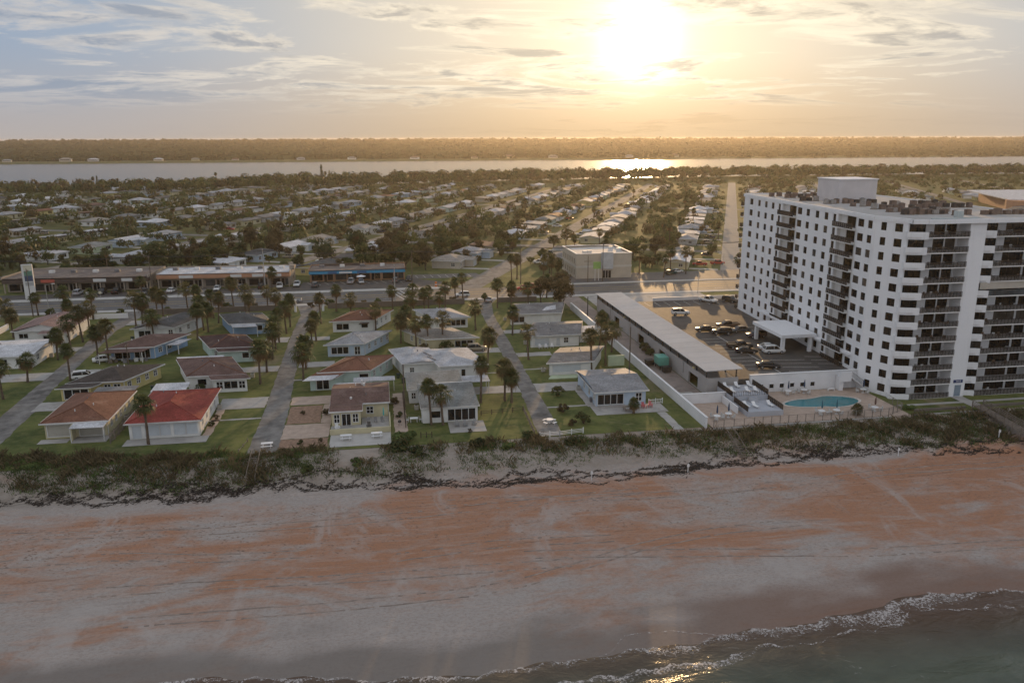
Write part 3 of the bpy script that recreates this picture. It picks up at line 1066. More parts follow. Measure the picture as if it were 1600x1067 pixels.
# ---- seafront row
H_ = house('beach_house', 'terracotta roofed house with a white porch awning at the left of the seafront', -56.0, -46.4, 135.2, 150.6, 2.7, 'hip', .30, 'cream', 'terra',
           [('S', .35, 4.3, .35, 2.35, 'shutterb'), ('S', 5.3, 9.1, .25, 2.2, 'shutterb')] + row('E', 5, 2.0, 2.5, .9), cap='terra')
awning(H_, -51.3, -46.0, 132.4, 135.1, 2.62)
part(H_, 'porch_side_wall', MB().box(-51.5, -51.3, 133.6, 135.15, 0, 2.6), WALLS['cream'])
part(H_, 'porch_floor', MB().box(-51.2, -45.8, 132.3, 135.1, 0, .12), M_CONC)
H_ = house('beach_house', 'bright red tiled house with pale blue shutters facing the dune', -42.2, -31.2, 132.6, 149.4, 2.75, 'hip', .27, 'white', 'red',
           [('S', .5, 1.9, .1, 2.25, 'door'), ('S', 2.5, 4.7, .45, 2.35, 'shutter'), ('S', 4.85, 6.5, .45, 2.35, 'shutter'), ('S', 7.0, 8.8, .45, 2.35, 'shutter'), ('S', 8.95, 10.7, .45, 2.35, 'shutter')]
           + row('E', 4, 2.5, 3.4, .9), cap='red')
part(H_, 'patio_roof', MB().add([(-43.2, 149.9, 2.75), (-37.0, 149.9, 2.75), (-37.0, 154.4, 2.95), (-43.2, 154.4, 2.95), (-43.2, 149.9, 2.85), (-37.0, 149.9, 2.85), (-37.0, 154.4, 3.05), (-43.2, 154.4, 3.05)],
     [(0, 3, 2, 1), (4, 5, 6, 7), (0, 1, 5, 4), (1, 2, 6, 5), (2, 3, 7, 6), (3, 0, 4, 7)]), ROOFS['white'])
for x in (-43.1, -37.2):
    part(H_, 'post', MB().box(x, x + .12, 154.1, 154.22, 0, 2.92), M_FASCIA)
H_ = house('beach_house', 'cream beach house with a mauve brown roof and a raised sea terrace', -9.6, 0.0, 136.6, 148.2, 2.75, 'gable', .17, 'cream', 'brown',
           [('S', 5.9, 7.0, .9, 2.1, 'w')] + row('E', 3, 1.5, 3.2, .9), ridge='x', over=.35,
           blocks=[(-9.6, -4.7, 132.9, 136.55, 2.72, 'gable', .10, 'x', [('S', .45, 1.3, .75, 2.2, 'w'), ('S', 1.75, 3.2, .2, 2.25, 'slide'), ('S', 3.6, 4.45, .75, 2.2, 'w')])])
part(H_, 'terrace', MB().box(-9.7, 0.1, 129.3, 132.85, -.1, .22), M_CONC)
part(H_, 'terrace', MB().box(-4.6, 0.1, 132.86, 136.55, -.1, .22), M_CONC)
part(H_, 'terrace_wall', MB().box(-9.75, 0.15, 129.0, 129.25, -1.0, .95), WALLS['cream'])
part(H_, 'terrace_wall', MB().box(0.16, 0.36, 129.0, 136.6, -.6, .95), WALLS['cream'])
part(H_, 'porch_roof', MB().box(-9.6, -4.0, 148.9, 150.9, 2.3, 2.4), ROOFS['white'])
for x, y in ((-8.2, 141.0), (-6.4, 138.2), (-4.2, 144.4), (-4.6, 146.4)):
    part(H_, 'roof_vent', MB().prism([(x + .22 * math.cos(k), y + .22 * math.sin(k)) for k in np.linspace(0, 5.2, 6)], 3.05, 4.15 if y > 141 else 3.55), M_FASCIA)
H_ = house('beach_house', 'white beach house with grey green roof and wide glazed front behind two palms', 5.9, 15.5, 132.2, 143.4, 2.75, 'flat', .75, 'white', 'green',
           [('S', 1.4, 3.1, .9, 2.1, 'p'), ('S', 4.4, 9.2, .25, 2.3, 'slide')] + row('W', 3, 1.5, 3.0, .8), over=.3,
           blocks=[(4.0, 14.0, 143.5, 153.6, 2.6, 'flat', .25, None, [('W', 2.2, 3.0, .9, 2.0, 'w'), ('S', .5, 1.2, .9, 2.0, 'w')])])
part(H_, 'roof_step', MB().box(8.9, 15.3, 143.45, 143.7, 2.9, 3.75), M_FASCIA)
part(H_, 'carport_roof', MB().box(14.4, 19.8, 147.3, 151.6, 2.3, 2.42), ROOFS['pale'])
for x in (19.5,):
    for y in (147.5, 151.2):
        part(H_, 'post', MB().box(x, x + .12, y, y + .12, 0, 2.29), M_FASCIA)
H_ = house('beach_house', 'pale blue beach house with a striped metal roof and screened front near the white wall', 37.9, 47.4, 135.8, 149.6, 2.65, 'gable', .15, 'blue', 'stripe',
           [('S', .35, 5.2, .3, 2.2, 'slide'), ('S', 7.6, 8.7, .7, 2.2, 'w'), ('W', 1.0, 1.9, .9, 2.1, 'w'), ('W', 4.3, 5.4, .9, 2.2, 'w'), ('W', 8.2, 9.2, .9, 2.2, 'w')], ridge='x', over=.45)
part(H_, 'porch_floor', MB().box(38.2, 43.4, 134.6, 135.75, 0, .14), M_CONC)
part(H_, 'electric_meter', MB().box(37.45, 37.85, 138.2, 138.9, .1, .9), M_CLUTTER)

# ---- left blocks
H_ = house('house', 'yellow house with a dark brown hip roof behind the terracotta one', -59.8, -50.5, 158.6, 169.0, 2.65, 'hip', .30, 'yellow', 'dbrown',
           [('S', 5.9, 7.0, 1.0, 2.1, 'w'), ('S', 7.6, 8.8, 1.0, 2.1, 'w')] + row('E', 4, 1.2, 2.4, .9), ridge='y',
           blocks=[(-59.7, -54.4, 156.0, 158.55, 2.55, 'flat', .12, None, [('S', .5, 4.8, .35, 2.15, 'p')])])
lean(H_, 158.6, .42)
part(H_, 'carport_roof', MB().box(-54.2, -46.8, 152.2, 156.2, 2.25, 2.38), ROOFS['grey'])
for x in (-54.0, -47.1):
    part(H_, 'post', MB().box(x, x + .12, 152.4, 152.52, 0, 2.24), M_FASCIA)
H_ = house('house', 'brown roofed house with a cluttered dark porch and sky blue side wall', -60.7, -51.6, 185.2, 196.0, 2.7, 'hip', .28, 'sky', 'brown',
           [('S', .8, 4.0, .3, 2.2, 'slide'), ('S', 5.0, 8.3, .3, 2.2, 'slide')] + row('E', 3, 1.5, 3.0, 1.1), ridge='y')
awning(H_, -61.0, -51.8, 182.0, 185.1, 2.55, m=ROOFS['brown'], name='porch_roof')
awning(H_, -51.0, -48.2, 188.0, 192.5, 2.4, m=ROOFS['pale'])
lean(H_, 185.2, .45)
for k in range(9):
    x, y = -61.3 + k * 1.05, 182.2 + random.uniform(0, 2.4)
    s = random.uniform(.3, .7)
    o = tag(MB().obox((x, y, s * .6), (s * .6, s * .5, s * .6), random.random()).build('storage_box', random.choice([M_CLUTTER, M_WOOD, M_DARKW, M_FASCIA])), 'box or crate on the dark porch, %s from the left' % ['first', 'second', 'third', 'fourth', 'fifth', 'sixth', 'seventh', 'eighth', 'ninth'][k], 'box', 'clutter on the dark porch')
H_ = house('house', 'grey roofed pale house by the highway at the head of the left street', -61.0, -51.5, 204.6, 216.6, 2.7, 'gable', .22, 'white', 'dgrey',
           [('S', 1.0, 3.8, .5, 2.1, 'p'), ('S', 8.0, 9.0, 1.0, 2.1, 'w')] + row('E', 3, 1.8, 3.4, .9), ridge='y')
lean(H_, 204.6, .36)
H_ = house('house', 'white house with a pinkish roof left of the left street', -89.0, -76.6, 206.4, 221.0, 2.75, 'gable', .22, 'white', 'pink',
           [('E', 2.0, 3.2, 1.0, 2.1, 'w'), ('S', 1.0, 3.0, 1.0, 2.1, 'p')], ridge='y',
           blocks=[(-82.0, -76.4, 203.4, 206.3, 2.6, 'flat', .12, None, [('S', .6, 2.2, .7, 2.1, 'p'), ('S', 3.2, 4.9, .7, 2.1, 'p')])], cap='pink')
H_ = house('house', 'white flat roofed house cut by the left edge', -94.0, -75.8, 181.6, 196.0, 2.7, 'gable', .10, 'white', 'white',
           [('S', 12.0, 13.4, .9, 2.1, 'p'), ('S', 15.2, 16.8, .9, 2.1, 'p'), ('E', 3, 4.2, 1.0, 2.1, 'w')], ridge='x')
H_ = house('house', 'white house with a dusty brown roof and bay windows beside the red one', -38.4, -28.2, 159.2, 172.0, 2.75, 'hip', .27, 'white', 'brown',
           [('S', 1.6, 3.2, .9, 2.1, 'p')] + row('E', 3, 2.2, 3.2, 1.0), ridge='y', cap='terra',
           blocks=[(-34.2, -28.0, 156.6, 159.15, 2.68, 'flat', .14, None, [('S', .5, 1.6, .7, 2.1, 'w'), ('S', 1.9, 4.4, .7, 2.15, 'p'), ('S', 4.7, 5.8, .7, 2.1, 'w'), ('E', .6, 1.8, .7, 2.1, 'p')])])
part(H_, 'rear_roof', MB().box(-38.6, -29.0, 172.6, 174.6, 2.7, 2.82), ROOFS['white'])
lean(H_, 159.2, -.36)
H_ = house('house', 'pale mint house with a dark maroon tile roof', -38.2, -28.6, 181.4, 192.2, 2.75, 'hip', .29, 'mint', 'maroon',
           [('S', 8.2, 9.2, .9, 2.1, 'p'), ('S', .5, .95, 1.1, 2.1, 'w')] + row('E', 3, 2.2, 3.2, 1.0), ridge='y', cap='terra',
           blocks=[(-37.0, -29.4, 178.8, 181.35, 2.6, 'flat', .1, None, [('S', 4.6, 6.0, .9, 2.1, 'p')])])
lean(H_, 181.4, -.40)
H_ = house('house', 'sky blue house with a grey roof near the highway', -38.2, -28.4, 205.6, 217.4, 2.75, 'hip', .26, 'sky', 'dgrey',
           [('S', 6.4, 7.6, .9, 2.2, 'p'), ('S', 8.2, 9.2, .9, 2.2, 'p')] + row('E', 3, 2.2, 3.0, 1.0), ridge='y')
awning(H_, -38.4, -32.4, 202.4, 205.5, 2.7, m=ROOFS['pale'])
lean(H_, 205.6, -.36)
# ---- middle blocks
H_ = house('house', 'small white house with a red brown hip roof beside the gated street head', -13.0, -2.8, 204.0, 215.0, 2.75, 'hip', .27, 'white', 'terra',
           [('S', .9, 4.0, .6, 2.1, 'p'), ('S', 7.2, 8.8, .9, 2.1, 'p')] + row('E', 3, 1.8, 2.8, .9), ridge='y', cap='terra')
part(H_, 'window_awning', MB().box(-6.0, -3.8, 203.0, 203.95, 2.05, 2.2), M_DARKW)
lean(H_, 204.0, .42)
H_ = house('house', 'pale blue grey hip roofed house in the middle block', -12.9, -4.8, 179.8, 190.8, 2.75, 'hip', .22, 'blue', 'lgrey',
           [('S', .8, 4.6, .6, 2.15, 'p'), ('S', 6.0, 7.2, .3, 2.1, 'w')] + row('E', 4, 1.8, 2.7, .9), ridge='y', cap='lgrey')
lean(H_, 179.8, .52)
H_ = house('house', 'mint walled house with a brown hip roof and white front awning', -12.8, -3.4, 157.6, 167.6, 2.75, 'hip', .27, 'mint', 'terra',
           [('S', 7.4, 9.2, .9, 2.1, 'p')] + row('E', 4, 1.6, 2.7, .8), ridge='y', cap='terra',
           blocks=[(-13.4, -8.6, 154.6, 157.55, 2.5, 'flat', .1, None, [('S', 1.2, 3.6, .2, 2.2, 'slide')])])
awning(H_, -13.8, -8.2, 152.8, 155.4, 2.68, posts=False)
lean(H_, 157.6, .48)
part(H_, 'rear_step_roof', MB().box(-6.4, 1.6, 151.6, 154.4, 2.2, 2.32), ROOFS['pale'])
for x in (-6.2, 1.3):
    part(H_, 'post', MB().box(x, x + .12, 151.8, 151.92, 0, 2.19), M_FASCIA)
H_ = house('house', 'light grey roofed house behind palms near the highway', 12.6, 21.6, 203.6, 214.8, 2.7, 'hip', .22, 'white', 'lgrey',
           [('S', 3.4, 8.4, .6, 2.1, 'p')] + row('W', 2, 2.4, 3.6, .9), ridge='y')
lean(H_, 203.6, -.36)
H_ = house('house', 'cream house with a beige grey roof behind a clump of palms', 9.6, 21.0, 181.4, 191.4, 2.7, 'hip', .20, 'cream', 'beige',
           [('S', 6.6, 10.8, .6, 2.1, 'p')] + row('W', 2, 2.4, 3.6, .9), ridge='y')
lean(H_, 181.4, -.50)
H_ = house('house', 'large white house with two pale low roofs in the middle', 4.4, 12.0, 160.6, 172.0, 2.9, 'gable', .10, 'white', 'pale',
           [('W', 2.0, 2.8, 1.0, 2.0, 'w'), ('S', 1.2, 2.0, 1.0, 2.0, 'w')], ridge='y',
           blocks=[(11.0, 20.0, 157.0, 170.0, 3.05, 'hip', .13, 'y', [('S', 2.0, 2.9, .3, 2.2, 'p'), ('S', 4.2, 5.0, .3, 2.2, 'p')])])
for y in (162.5, 166.0):
    part(H_, 'roof_duct', MB().obox((10.6, y, 3.3), (.22, 1.6, .12), .25), M_CLUTTER)
lean(H_, 157.0, -.20)
# ---- right block
H_ = house('house', 'white house with a patched grey roof beside the dark tree', 33.2, 46.6, 204.4, 217.2, 2.75, 'gable', .17, 'white', 'grey',
           [('S', .8, 3.6, .6, 2.1, 'p')] + row('W', 3, 2.0, 3.0, .9), ridge='x')
part(H_, 'roof_patch', MB().add([(41.5, 205.6, 3.29), (45.2, 206.2, 3.40), (45.0, 209.4, 3.95), (42.4, 208.2, 3.74)], [(0, 1, 2, 3)]), ROOFS['white'])
lean(H_, 204.4, .28)
H_ = house('house', 'long grey roofed white house with garden chairs in the right block', 34.0, 45.6, 180.0, 192.8, 2.75, 'gable', .15, 'white', 'grey',
           [('S', 1.0, 4.4, .5, 2.1, 'shutter'), ('S', 6.2, 7.0, .2, 2.1, 'door'), ('S', 8.0, 9.0, .9, 2.1, 'w')] + row('W', 3, 2.0, 3.0, .9), ridge='x')
part(H_, 'rear_wing_roof', MB().box(45.8, 49.4, 182.6, 189.0, 2.5, 2.62), ROOFS['white'])
part(H_, 'rear_wing_wall', MB().box(45.7, 49.0, 183.0, 188.6, 0, 2.49), WALLS['white'])
lean(H_, 180.0, .28)
H_ = house('house', 'grey flat roofed house with white shutters between two palms and the wall', 33.6, 42.6, 156.6, 167.6, 2.7, 'gable', .09, 'white', 'grey',
           [('S', .6, 6.6, .7, 2.2, 'shutter')] + row('W', 2, 2.0, 3.6, .9), ridge='x')
part(H_, 'front_slab', MB().box(34.0, 40.0, 154.0, 156.4, 0, .2), WALLS['lime'])
lean(H_, 156.6, .46)
part(H_, 'side_wall', MB().box(47.6, 51.2, 161.5, 162.0, 0, 2.3), WALLS['lime'])


# ================================================================ INLAND HOUSES (shared meshes, one object per house)
def far_house_proto(w, d, h, kind, pitch, ridge, wing):
    root = house('inland_house', 'x', -w / 2, w / 2, 0.0, d, h, kind, pitch, 'white', 'grey',
                 [('S', 1.0, 2.6, .8, 2.0, 'w'), ('S', w - 4.4, w - 1.2, .7, 2.05, 'p'), ('S', w / 2 - .5, w / 2 + .5, .05, 2.1, 'door'), ('E', 2.0, 3.4, .9, 2.0, 'w'), ('W', 2.0, 3.4, .9, 2.0, 'w')], ridge=ridge, over=.5,
                 blocks=[(w / 2 - 6.2, w / 2 - .3, -3.4, -.06, h - .1, 'gable', .2, 'y', [('S', .8, 5.0, .1, 2.2, 'shutter')])] if wing else ())
    dv = MB().quad((-w / 2 + .6, -11.0, .036), (-w / 2 + 3.8, -11.0, .036), (-w / 2 + 3.8, -.3, .036), (-w / 2 + .6, -.3, .036))
    part(root, 'driveway', dv, M_CONC)
    return root


NTH = ['', 'first', 'second', 'third', 'fourth', 'fifth', 'sixth', 'seventh', 'eighth', 'ninth', 'tenth', 'eleventh', 'twelfth', 'thirteenth', 'fourteenth', 'fifteenth', 'sixteenth', 'seventeenth', 'eighteenth', 'nineteenth', 'twentieth']
def zone(x, y):
    """where an inland thing stands, in words"""
    q = (Vector((x, y)) - ORG).dot(NRM) / 84.0
    i = round(q)
    t = (Vector((x, y)) - ORG).dot(DIR)
    side = 'left' if q < i else 'right'
    st = 'the wide pale street' if i == 0 else '%s street %s of the wide one' % (NTH[abs(i)], 'left' if i < 0 else 'right')
    band = 'highway end' if t < 70 else 'near part' if t < 150 else 'near middle' if t < 240 else 'far middle' if t < 340 else 'far part' if t < 470 else 'river end'
    return '%s, %s, %s kerb' % (st, band, side)


PROTO = [far_house_proto(15, 9.5, 2.7, 'hip', .27, 'x', False), far_house_proto(16, 10, 2.7, 'gable', .22, 'x', True), far_house_proto(13, 11, 2.8, 'hip', .30, 'x', True),
         far_house_proto(17, 9, 2.7, 'gable', .18, 'x', False), far_house_proto(14, 10, 2.7, 'flat', .5, None, False)]
FAR = []          # (x, y, radius) kept clear of trees
LABELS = {k: v + '-roofed' for k, v in {'white': 'white', 'pale': 'pale', 'lgrey': 'light-grey', 'grey': 'grey', 'dgrey': 'dark-grey', 'brown': 'brown', 'beige': 'beige', 'terra': 'red-brown', 'green': 'grey-green', 'dbrown': 'dark-brown'}.items()}
blocked = [(-125, -26, 262, 300), (-30, 12, 262, 296), (58, 95, 258, 300), (95, 140, 258, 284), (280, 540, 395, 560)]
count = 0
cand = []
for i in range(-6, 6):
    for side in (-1, 1):
        t = 20.0 + random.uniform(-4, 4)
        while t < 640:
            cand.append((i, side, t))
            t += random.uniform(20.5, 26)
def in_view(x, y):
    c, s = math.cos(R(9.3)), math.sin(R(9.3))
    cx, cy = x * c - y * s, x * s + y * c
    return abs(cx) < cy * .655 + 12
ok = []
for i, side, t in cand:
    x, y = inland(i, t, side * 15.5)
    if y < 290 or y > 985 + .1 * (x - 250) - 130 or not in_view(x, y):
        continue
    if any(a < x < b and c < y < d for a, b, c, d in blocked):
        continue
    if abs(t - 110) < 11 or abs(t - 330) < 11:
        continue
    if x > 100 and y < 430 and x > .36 * y + 25 and y < 330:
        continue
    ok.append((math.hypot(x, y), i, side, t, x, y))
ok.sort()
used = set()
def copy_house(src, full):
    if full:
        return copy_tree(src)
    c = src.copy()                      # far copies: too small to show windows and trim
    col.objects.link(c)
    for ch in src.children:
        if ch.name.split('.')[0] in ('wall', 'roof', 'gable'):
            q = ch.copy()
            col.objects.link(q)
            q.parent = c
    return c
for _, i, side, t, x, y in ok[:290]:
    k = random.randrange(5)
    src = PROTO[k]
    o = src if k not in used else copy_house(src, math.hypot(x, y) < 430)
    used.add(k)
    o.location = (x, y, 0)
    # front faces the street
    fx = NRM * (-side)
    o.rotation_euler = (0, 0, math.atan2(fx.y, fx.x) + math.pi / 2 + random.choice([0, 0, 0, .05]))
    rk = random.choices(['white', 'pale', 'lgrey', 'grey', 'dgrey', 'brown', 'beige', 'terra', 'green', 'dbrown'], [6, 7, 6, 4, 1, 2, 4, 1, 2, 1])[0]
    wk = random.choices(['white', 'cream', 'blue', 'beige', 'mint', 'grey', 'lime', 'yellow'], [8, 4, 2, 4, 1, 3, 1, 1])[0]
    for ch in o.children:
        st = ch.name.split('.')[0]
        if st == 'roof':
            own_mat(ch, ROOFS[rk])
        elif st in ('wall', 'gable'):
            own_mat(ch, WALLS[wk])
    o['label'] = '%s %s house, %s' % (LABELS[rk], wk.replace('lime', 'green').replace('mint', 'green'), zone(x, y))
    o['category'] = 'house'
    o['group'] = 'bungalows between highway and river'
    FAR.append((x, y, 9.5))
for k in range(5):
    if k not in used:
        PROTO[k].location = (-400, 600 + k * 20, 0)
# ================================================================ APARTMENT TOWER, CAR DECK, POOL
FL = 2.77
ROOF_Z = 33.2
def tower_mat():
    m = bpy.data.materials.new('tower_white')
    m.use_nodes = True
    t = NT(m.node_tree)
    bs = m.node_tree.nodes['Principled BSDF']
    pos = t.n('ShaderNodeNewGeometry').outputs['Position']
    x, y, z = t.xyz(pos)
    c = t.mix(t.ramp(t.noise(pos, .07, 5, .6), .35, .65), (.76, .765, .78), (.80, .80, .81))
    streak = t.noise(t.comb(t.math('MULTIPLY', x, 1.3), t.math('MULTIPLY', y, 1.3), t.math('MULTIPLY', z, .07)), 1.0, 5, .7)
    c = t.mix(t.math('MULTIPLY', t.ramp(streak, .50, .72), .45), c, (.60, .59, .58))
    c = t.mix(t.math('MULTIPLY', t.ramp(t.noise(pos, .35, 6, .7), .56, .74), .35), c, (.66, .65, .64))
    t.put(bs.inputs['Base Color'], c)
    bs.inputs['Roughness'].default_value = .8
    bs.inputs['Specular IOR Level'].default_value = .25
    MATS['tower_white'] = m
    return m


M_TOWER = tower_mat()
M_SOFFIT = mat('slab_white', (.70, .69, .67), .7, .05, .6)
M_RAIL = mat('bronze_rail', (.034, .025, .019), .5, .2, 1.0)
M_TGLASS = glass_mat('tower_glass', (.014, .012, .010), .10, .45)
M_BGLASS = glass_mat('bronze_glass', (.022, .015, .010), .14, .4)
M_BLIND = glass_mat('glass_with_blind', (.085, .075, .065), .2, .4)
M_CURT = mat('curtain', (.30, .28, .25), .9, .2, 1.0)
M_ROOFG = mat('roof_gravel', (.40, .385, .37), .9, .10, .3, .3, 10, wear=(.30, .29, .28), wscale=.15)
tower = thing('apartment_tower', 'tall white apartment tower with stacked balconies facing the sea', 'building', (110, 131.5, 0))
TOFF = (-110, -131.5, 0)


def tpart(name, mb, m, parent=None):
    o = mb.build(name, m, parent or tower)
    if parent is None:
        o.location = TOFF
    return o


_shared = {}


def place_opening(A, B, s0, s1, za, zb, glass, mull=1, parent=None):
    """shared window mesh (frame > pane) set into an opening of wall A->B"""
    d = Vector((B[0] - A[0], B[1] - A[1], 0)).normalized()
    w, h = round(s1 - s0, 3), round(zb - za, 3)
    key = (w, h, mull)
    if key not in _shared:
        fr, pn = MB(), MB()
        b = .05
        fr.box(0, w, .10, .16, 0, b)
        fr.box(0, w, .10, .16, h - b, h)
        fr.box(0, b, .10, .16, b, h - b)
        fr.box(w - b, w, .10, .16, b, h - b)
        for k in range(1, mull + 1):
            x = w * k / (mull + 1)
            fr.box(x - .025, x + .025, .10, .16, b, h - b)
        pn.box(b, w - b, .17, .20, b, h - b)
        _shared[key] = (fr.mesh('window', M_RAIL), pn.mesh('pane', M_TGLASS))
    f, p = _shared[key]
    o = put('window', f, tower, rz=math.atan2(d.y, d.x))
    o.location = Vector((A[0] + d.x * s0, A[1] + d.y * s0, za)) + Vector(TOFF)
    g = put('pane', p, o)
    if glass is not M_TGLASS:
        own_mat(g, glass)
    return o


def railing(A, B, z, h=1.0, step=.13):
    """dark balcony railing: rails and bars"""
    A, B = Vector((*A, z)), Vector((*B, z))
    L = (B - A).length
    mb = MB()
    mb.tube(A + Vector((0, 0, h)), B + Vector((0, 0, h)), .035, n=4)
    mb.tube(A + Vector((0, 0, .10)), B + Vector((0, 0, .10)), .025, n=4)
    n = max(2, int(L / step))
    for k in range(n + 1):
        p = A.lerp(B, k / n)
        mb.tube(p, p + Vector((0, 0, h)), .034 if k % 6 else .05, n=3, caps=False)
    return mb


# --- long facade towards the car deck, with real openings
A1_, B1_ = (95.3, 201.0), (91.7, 138.2)
C1_ = (94.2, 131.6)
L1 = math.hypot(B1_[0] - A1_[0], B1_[1] - A1_[1])
L2 = math.hypot(C1_[0] - B1_[0], C1_[1] - B1_[1])
cols1 = [(4.6, 2.0), (9.5, 1.5), (13.7, 1.5), (17.7, 1.5), (21.4, 1.2), (32.1, 2.2), (36.1, 1.6), (40.4, 1.6), (44.4, 1.6), (47.9, 1.2), (58.3, 2.2), (61.6, 1.6)]
bays = [(22.9, 30.6), (49.3, 56.8)]
ops1, ops2 = [], []
for k in range(12):
    z = k * FL
    if k >= 1:
        for s, w in cols1:
            ops1.append((s - w / 2, s + w / 2, z + .75, z + 2.25))
        for s0, s1 in bays:
            ops1.append((s0, s1, z + .02, z + FL - .22))
    for s, w in ((2.1, 1.15), (5.2, 1.6)):
        ops2.append((s - w / 2, s + w / 2, z + .75, z + 2.25))
wm_ = MB()
wall_seg(wm_, A1_, B1_, 0, ROOF_Z, [o for o in ops1 if o[1] - o[0] < 5], .22)
# bays are cut separately (deep recess): rebuild without those strips
wm_ = MB()
wall_seg(wm_, A1_, B1_, 0, ROOF_Z, ops1, .20)
wall_seg(wm_, B1_, C1_, 0, ROOF_Z, ops2, .20)
d1 = Vector((B1_[0] - A1_[0], B1_[1] - A1_[1])).normalized()
n1_ = Vector((d1.y, -d1.x))
wall_seg(wm_, (125.0, 201.0), A1_, 0, ROOF_Z, [])
wall_seg(wm_, (125.0, 133.4), (125.0, 201.0), 0, ROOF_Z, [])
tpart('facade_wall', wm_, M_TOWER)
for k in range(12):
    z = k * FL
    for s, w in (cols1 if k >= 1 else []):
        place_opening(A1_, B1_, s - w / 2, s + w / 2, z + .75, z + 2.25, random.choice([M_TGLASS, M_TGLASS, M_BGLASS, M_BGLASS, M_BLIND]))
    for s, w in ((2.1, 1.15), (5.2, 1.6)):
        place_opening(B1_, C1_, s - w / 2, s + w / 2, z + .75, z + 2.25, random.choice([M_TGLASS, M_BGLASS]))
    if k == 0:
        continue
    for s0, s1 in bays:
        # recessed balcony: back wall, floor slab edge, door, railing
        q = lambda s, dep: (A1_[0] + d1.x * s - n1_.x * dep, A1_[1] + d1.y * s - n1_.y * dep)
        bw = MB()
        dm = (s0 + s1) / 2 + .3
        wall_seg(bw, q(s0, .75), q(s1, .75), z + .02, z + FL - .22, [(dm - s0 - 1.7, dm - s0 + 1.7, z + .05, z + 2.25)], .12)
        wall_seg(bw, q(s0, .2), q(s0, .75), z + .02, z + FL - .22, [])
        wall_seg(bw, q(s1, .75), q(s1, .2), z + .02, z + FL - .22, [])
        a, b, c, e = q(s0, .2), q(s1, .2), q(s1, .75), q(s0, .75)
        bw.quad((*a, z + .02), (*b, z + .02), (*c, z + .02), (*e, z + .02))
        bw.quad((*a, z + FL - .22), (*e, z + FL - .22), (*c, z + FL - .22), (*b, z + FL - .22))
        bo = tpart('balcony', bw, M_SOFFIT)
        sl = MB()
        a, b, c, e = q(s0 - .1, -1.15), q(s1 + .1, -.95), q(s1 + .1, .0), q(s0 - .1, .0)
        sl.prism([a, b, c, e], z - .14, z + .03)
        sl.build('slab', M_SOFFIT, bo)
        railing(q(s0 - .05, -1.1), q(s1 + .05, -.9), z + .03).build('railing', M_RAIL, bo)
        place_opening(q(s0, .75), q(s1, .75), dm - s0 - 1.7, dm - s0 + 1.7, z + .05, z + 2.25, M_BGLASS)
# corner balconies at the landward end
for k in range(1, 12):
    z = k * FL
    bo = tpart('balcony', MB().box(95.0, 99.0, 201.05, 202.5, z - .14, z + .03), M_SOFFIT)
    railing((95.05, 202.45), (98.9, 202.45), z + .03).build('railing', M_RAIL, bo)
    r2 = railing((95.05, 201.1), (95.05, 202.4), z + .03)
    r2.build('railing', M_RAIL, bo)

# --- sea front: two balcony stacks and a plain white band
fy = 132.9                       # back wall of the balconies
ST1 = [(94.5, 98.7), (100.4, 102.65), (102.9, 105.0)]
ST2 = [(109.0, 110.95), (111.2, 113.5), (115.2, 119.7), (120.1, 122.3)]
fw = MB()
ops = []
for k in range(12):
    z = k * FL
    for a, b in ST1 + ST2:
        ops.append((a - C1_[0], b - C1_[0], z + .06, z + 2.35))
wall_seg(fw, (C1_[0], fy), (125.0, fy), 0, ROOF_Z, ops, .12)
wall_seg(fw, C1_, (C1_[0], fy), 0, ROOF_Z, [])
tpart('facade_wall', fw, M_TOWER)
band = MB().box(105.4, 108.7, 129.9, fy - .01, 0, ROOF_Z)
bo = tpart('white_band', band, M_TOWER)
dr = MB().box(106.6, 107.9, 129.84, 129.895, .1, 2.3)
dr.build('door', mat('door_blue_grey', (.20, .25, .30), .5), bo)
tpart('end_fin', MB().box(122.6, 125.0, 129.9, fy - .01, 0, ROOF_Z), M_TOWER)
tpart('corner_pier', MB().prism([C1_, (C1_[0] + .25, C1_[1] + .02), (C1_[0] + .25, fy - .01), (C1_[0] + .02, fy - .01)], 0, ROOF_Z - .01), M_TOWER)


def chair_mesh():
    mb = MB()
    mb.box(-.25, .25, -.25, .25, .38, .44)
    mb.box(-.25, .25, .22, .28, .44, .95)
    for x in (-.23, .19):
        for y in (-.23, .19):
            mb.box(x, x + .05, y, y + .05, 0, .38)
    mb.box(-.29, -.24, -.25, .25, .60, .65)
    mb.box(.24, .29, -.25, .25, .60, .65)
    return mb


def table_mesh(r=.5, h=.72):
    mb = MB()
    pts = [(r * math.cos(t), r * math.sin(t)) for t in np.linspace(0, 2 * math.pi, 13)[:-1]]
    mb.prism(pts, h, h + .05)
    mb.tube((0, 0, 0), (0, 0, h), .05, n=6)
    mb.prism([(.3 * p[0] / r, .3 * p[1] / r) for p in pts], 0, .04)
    return mb


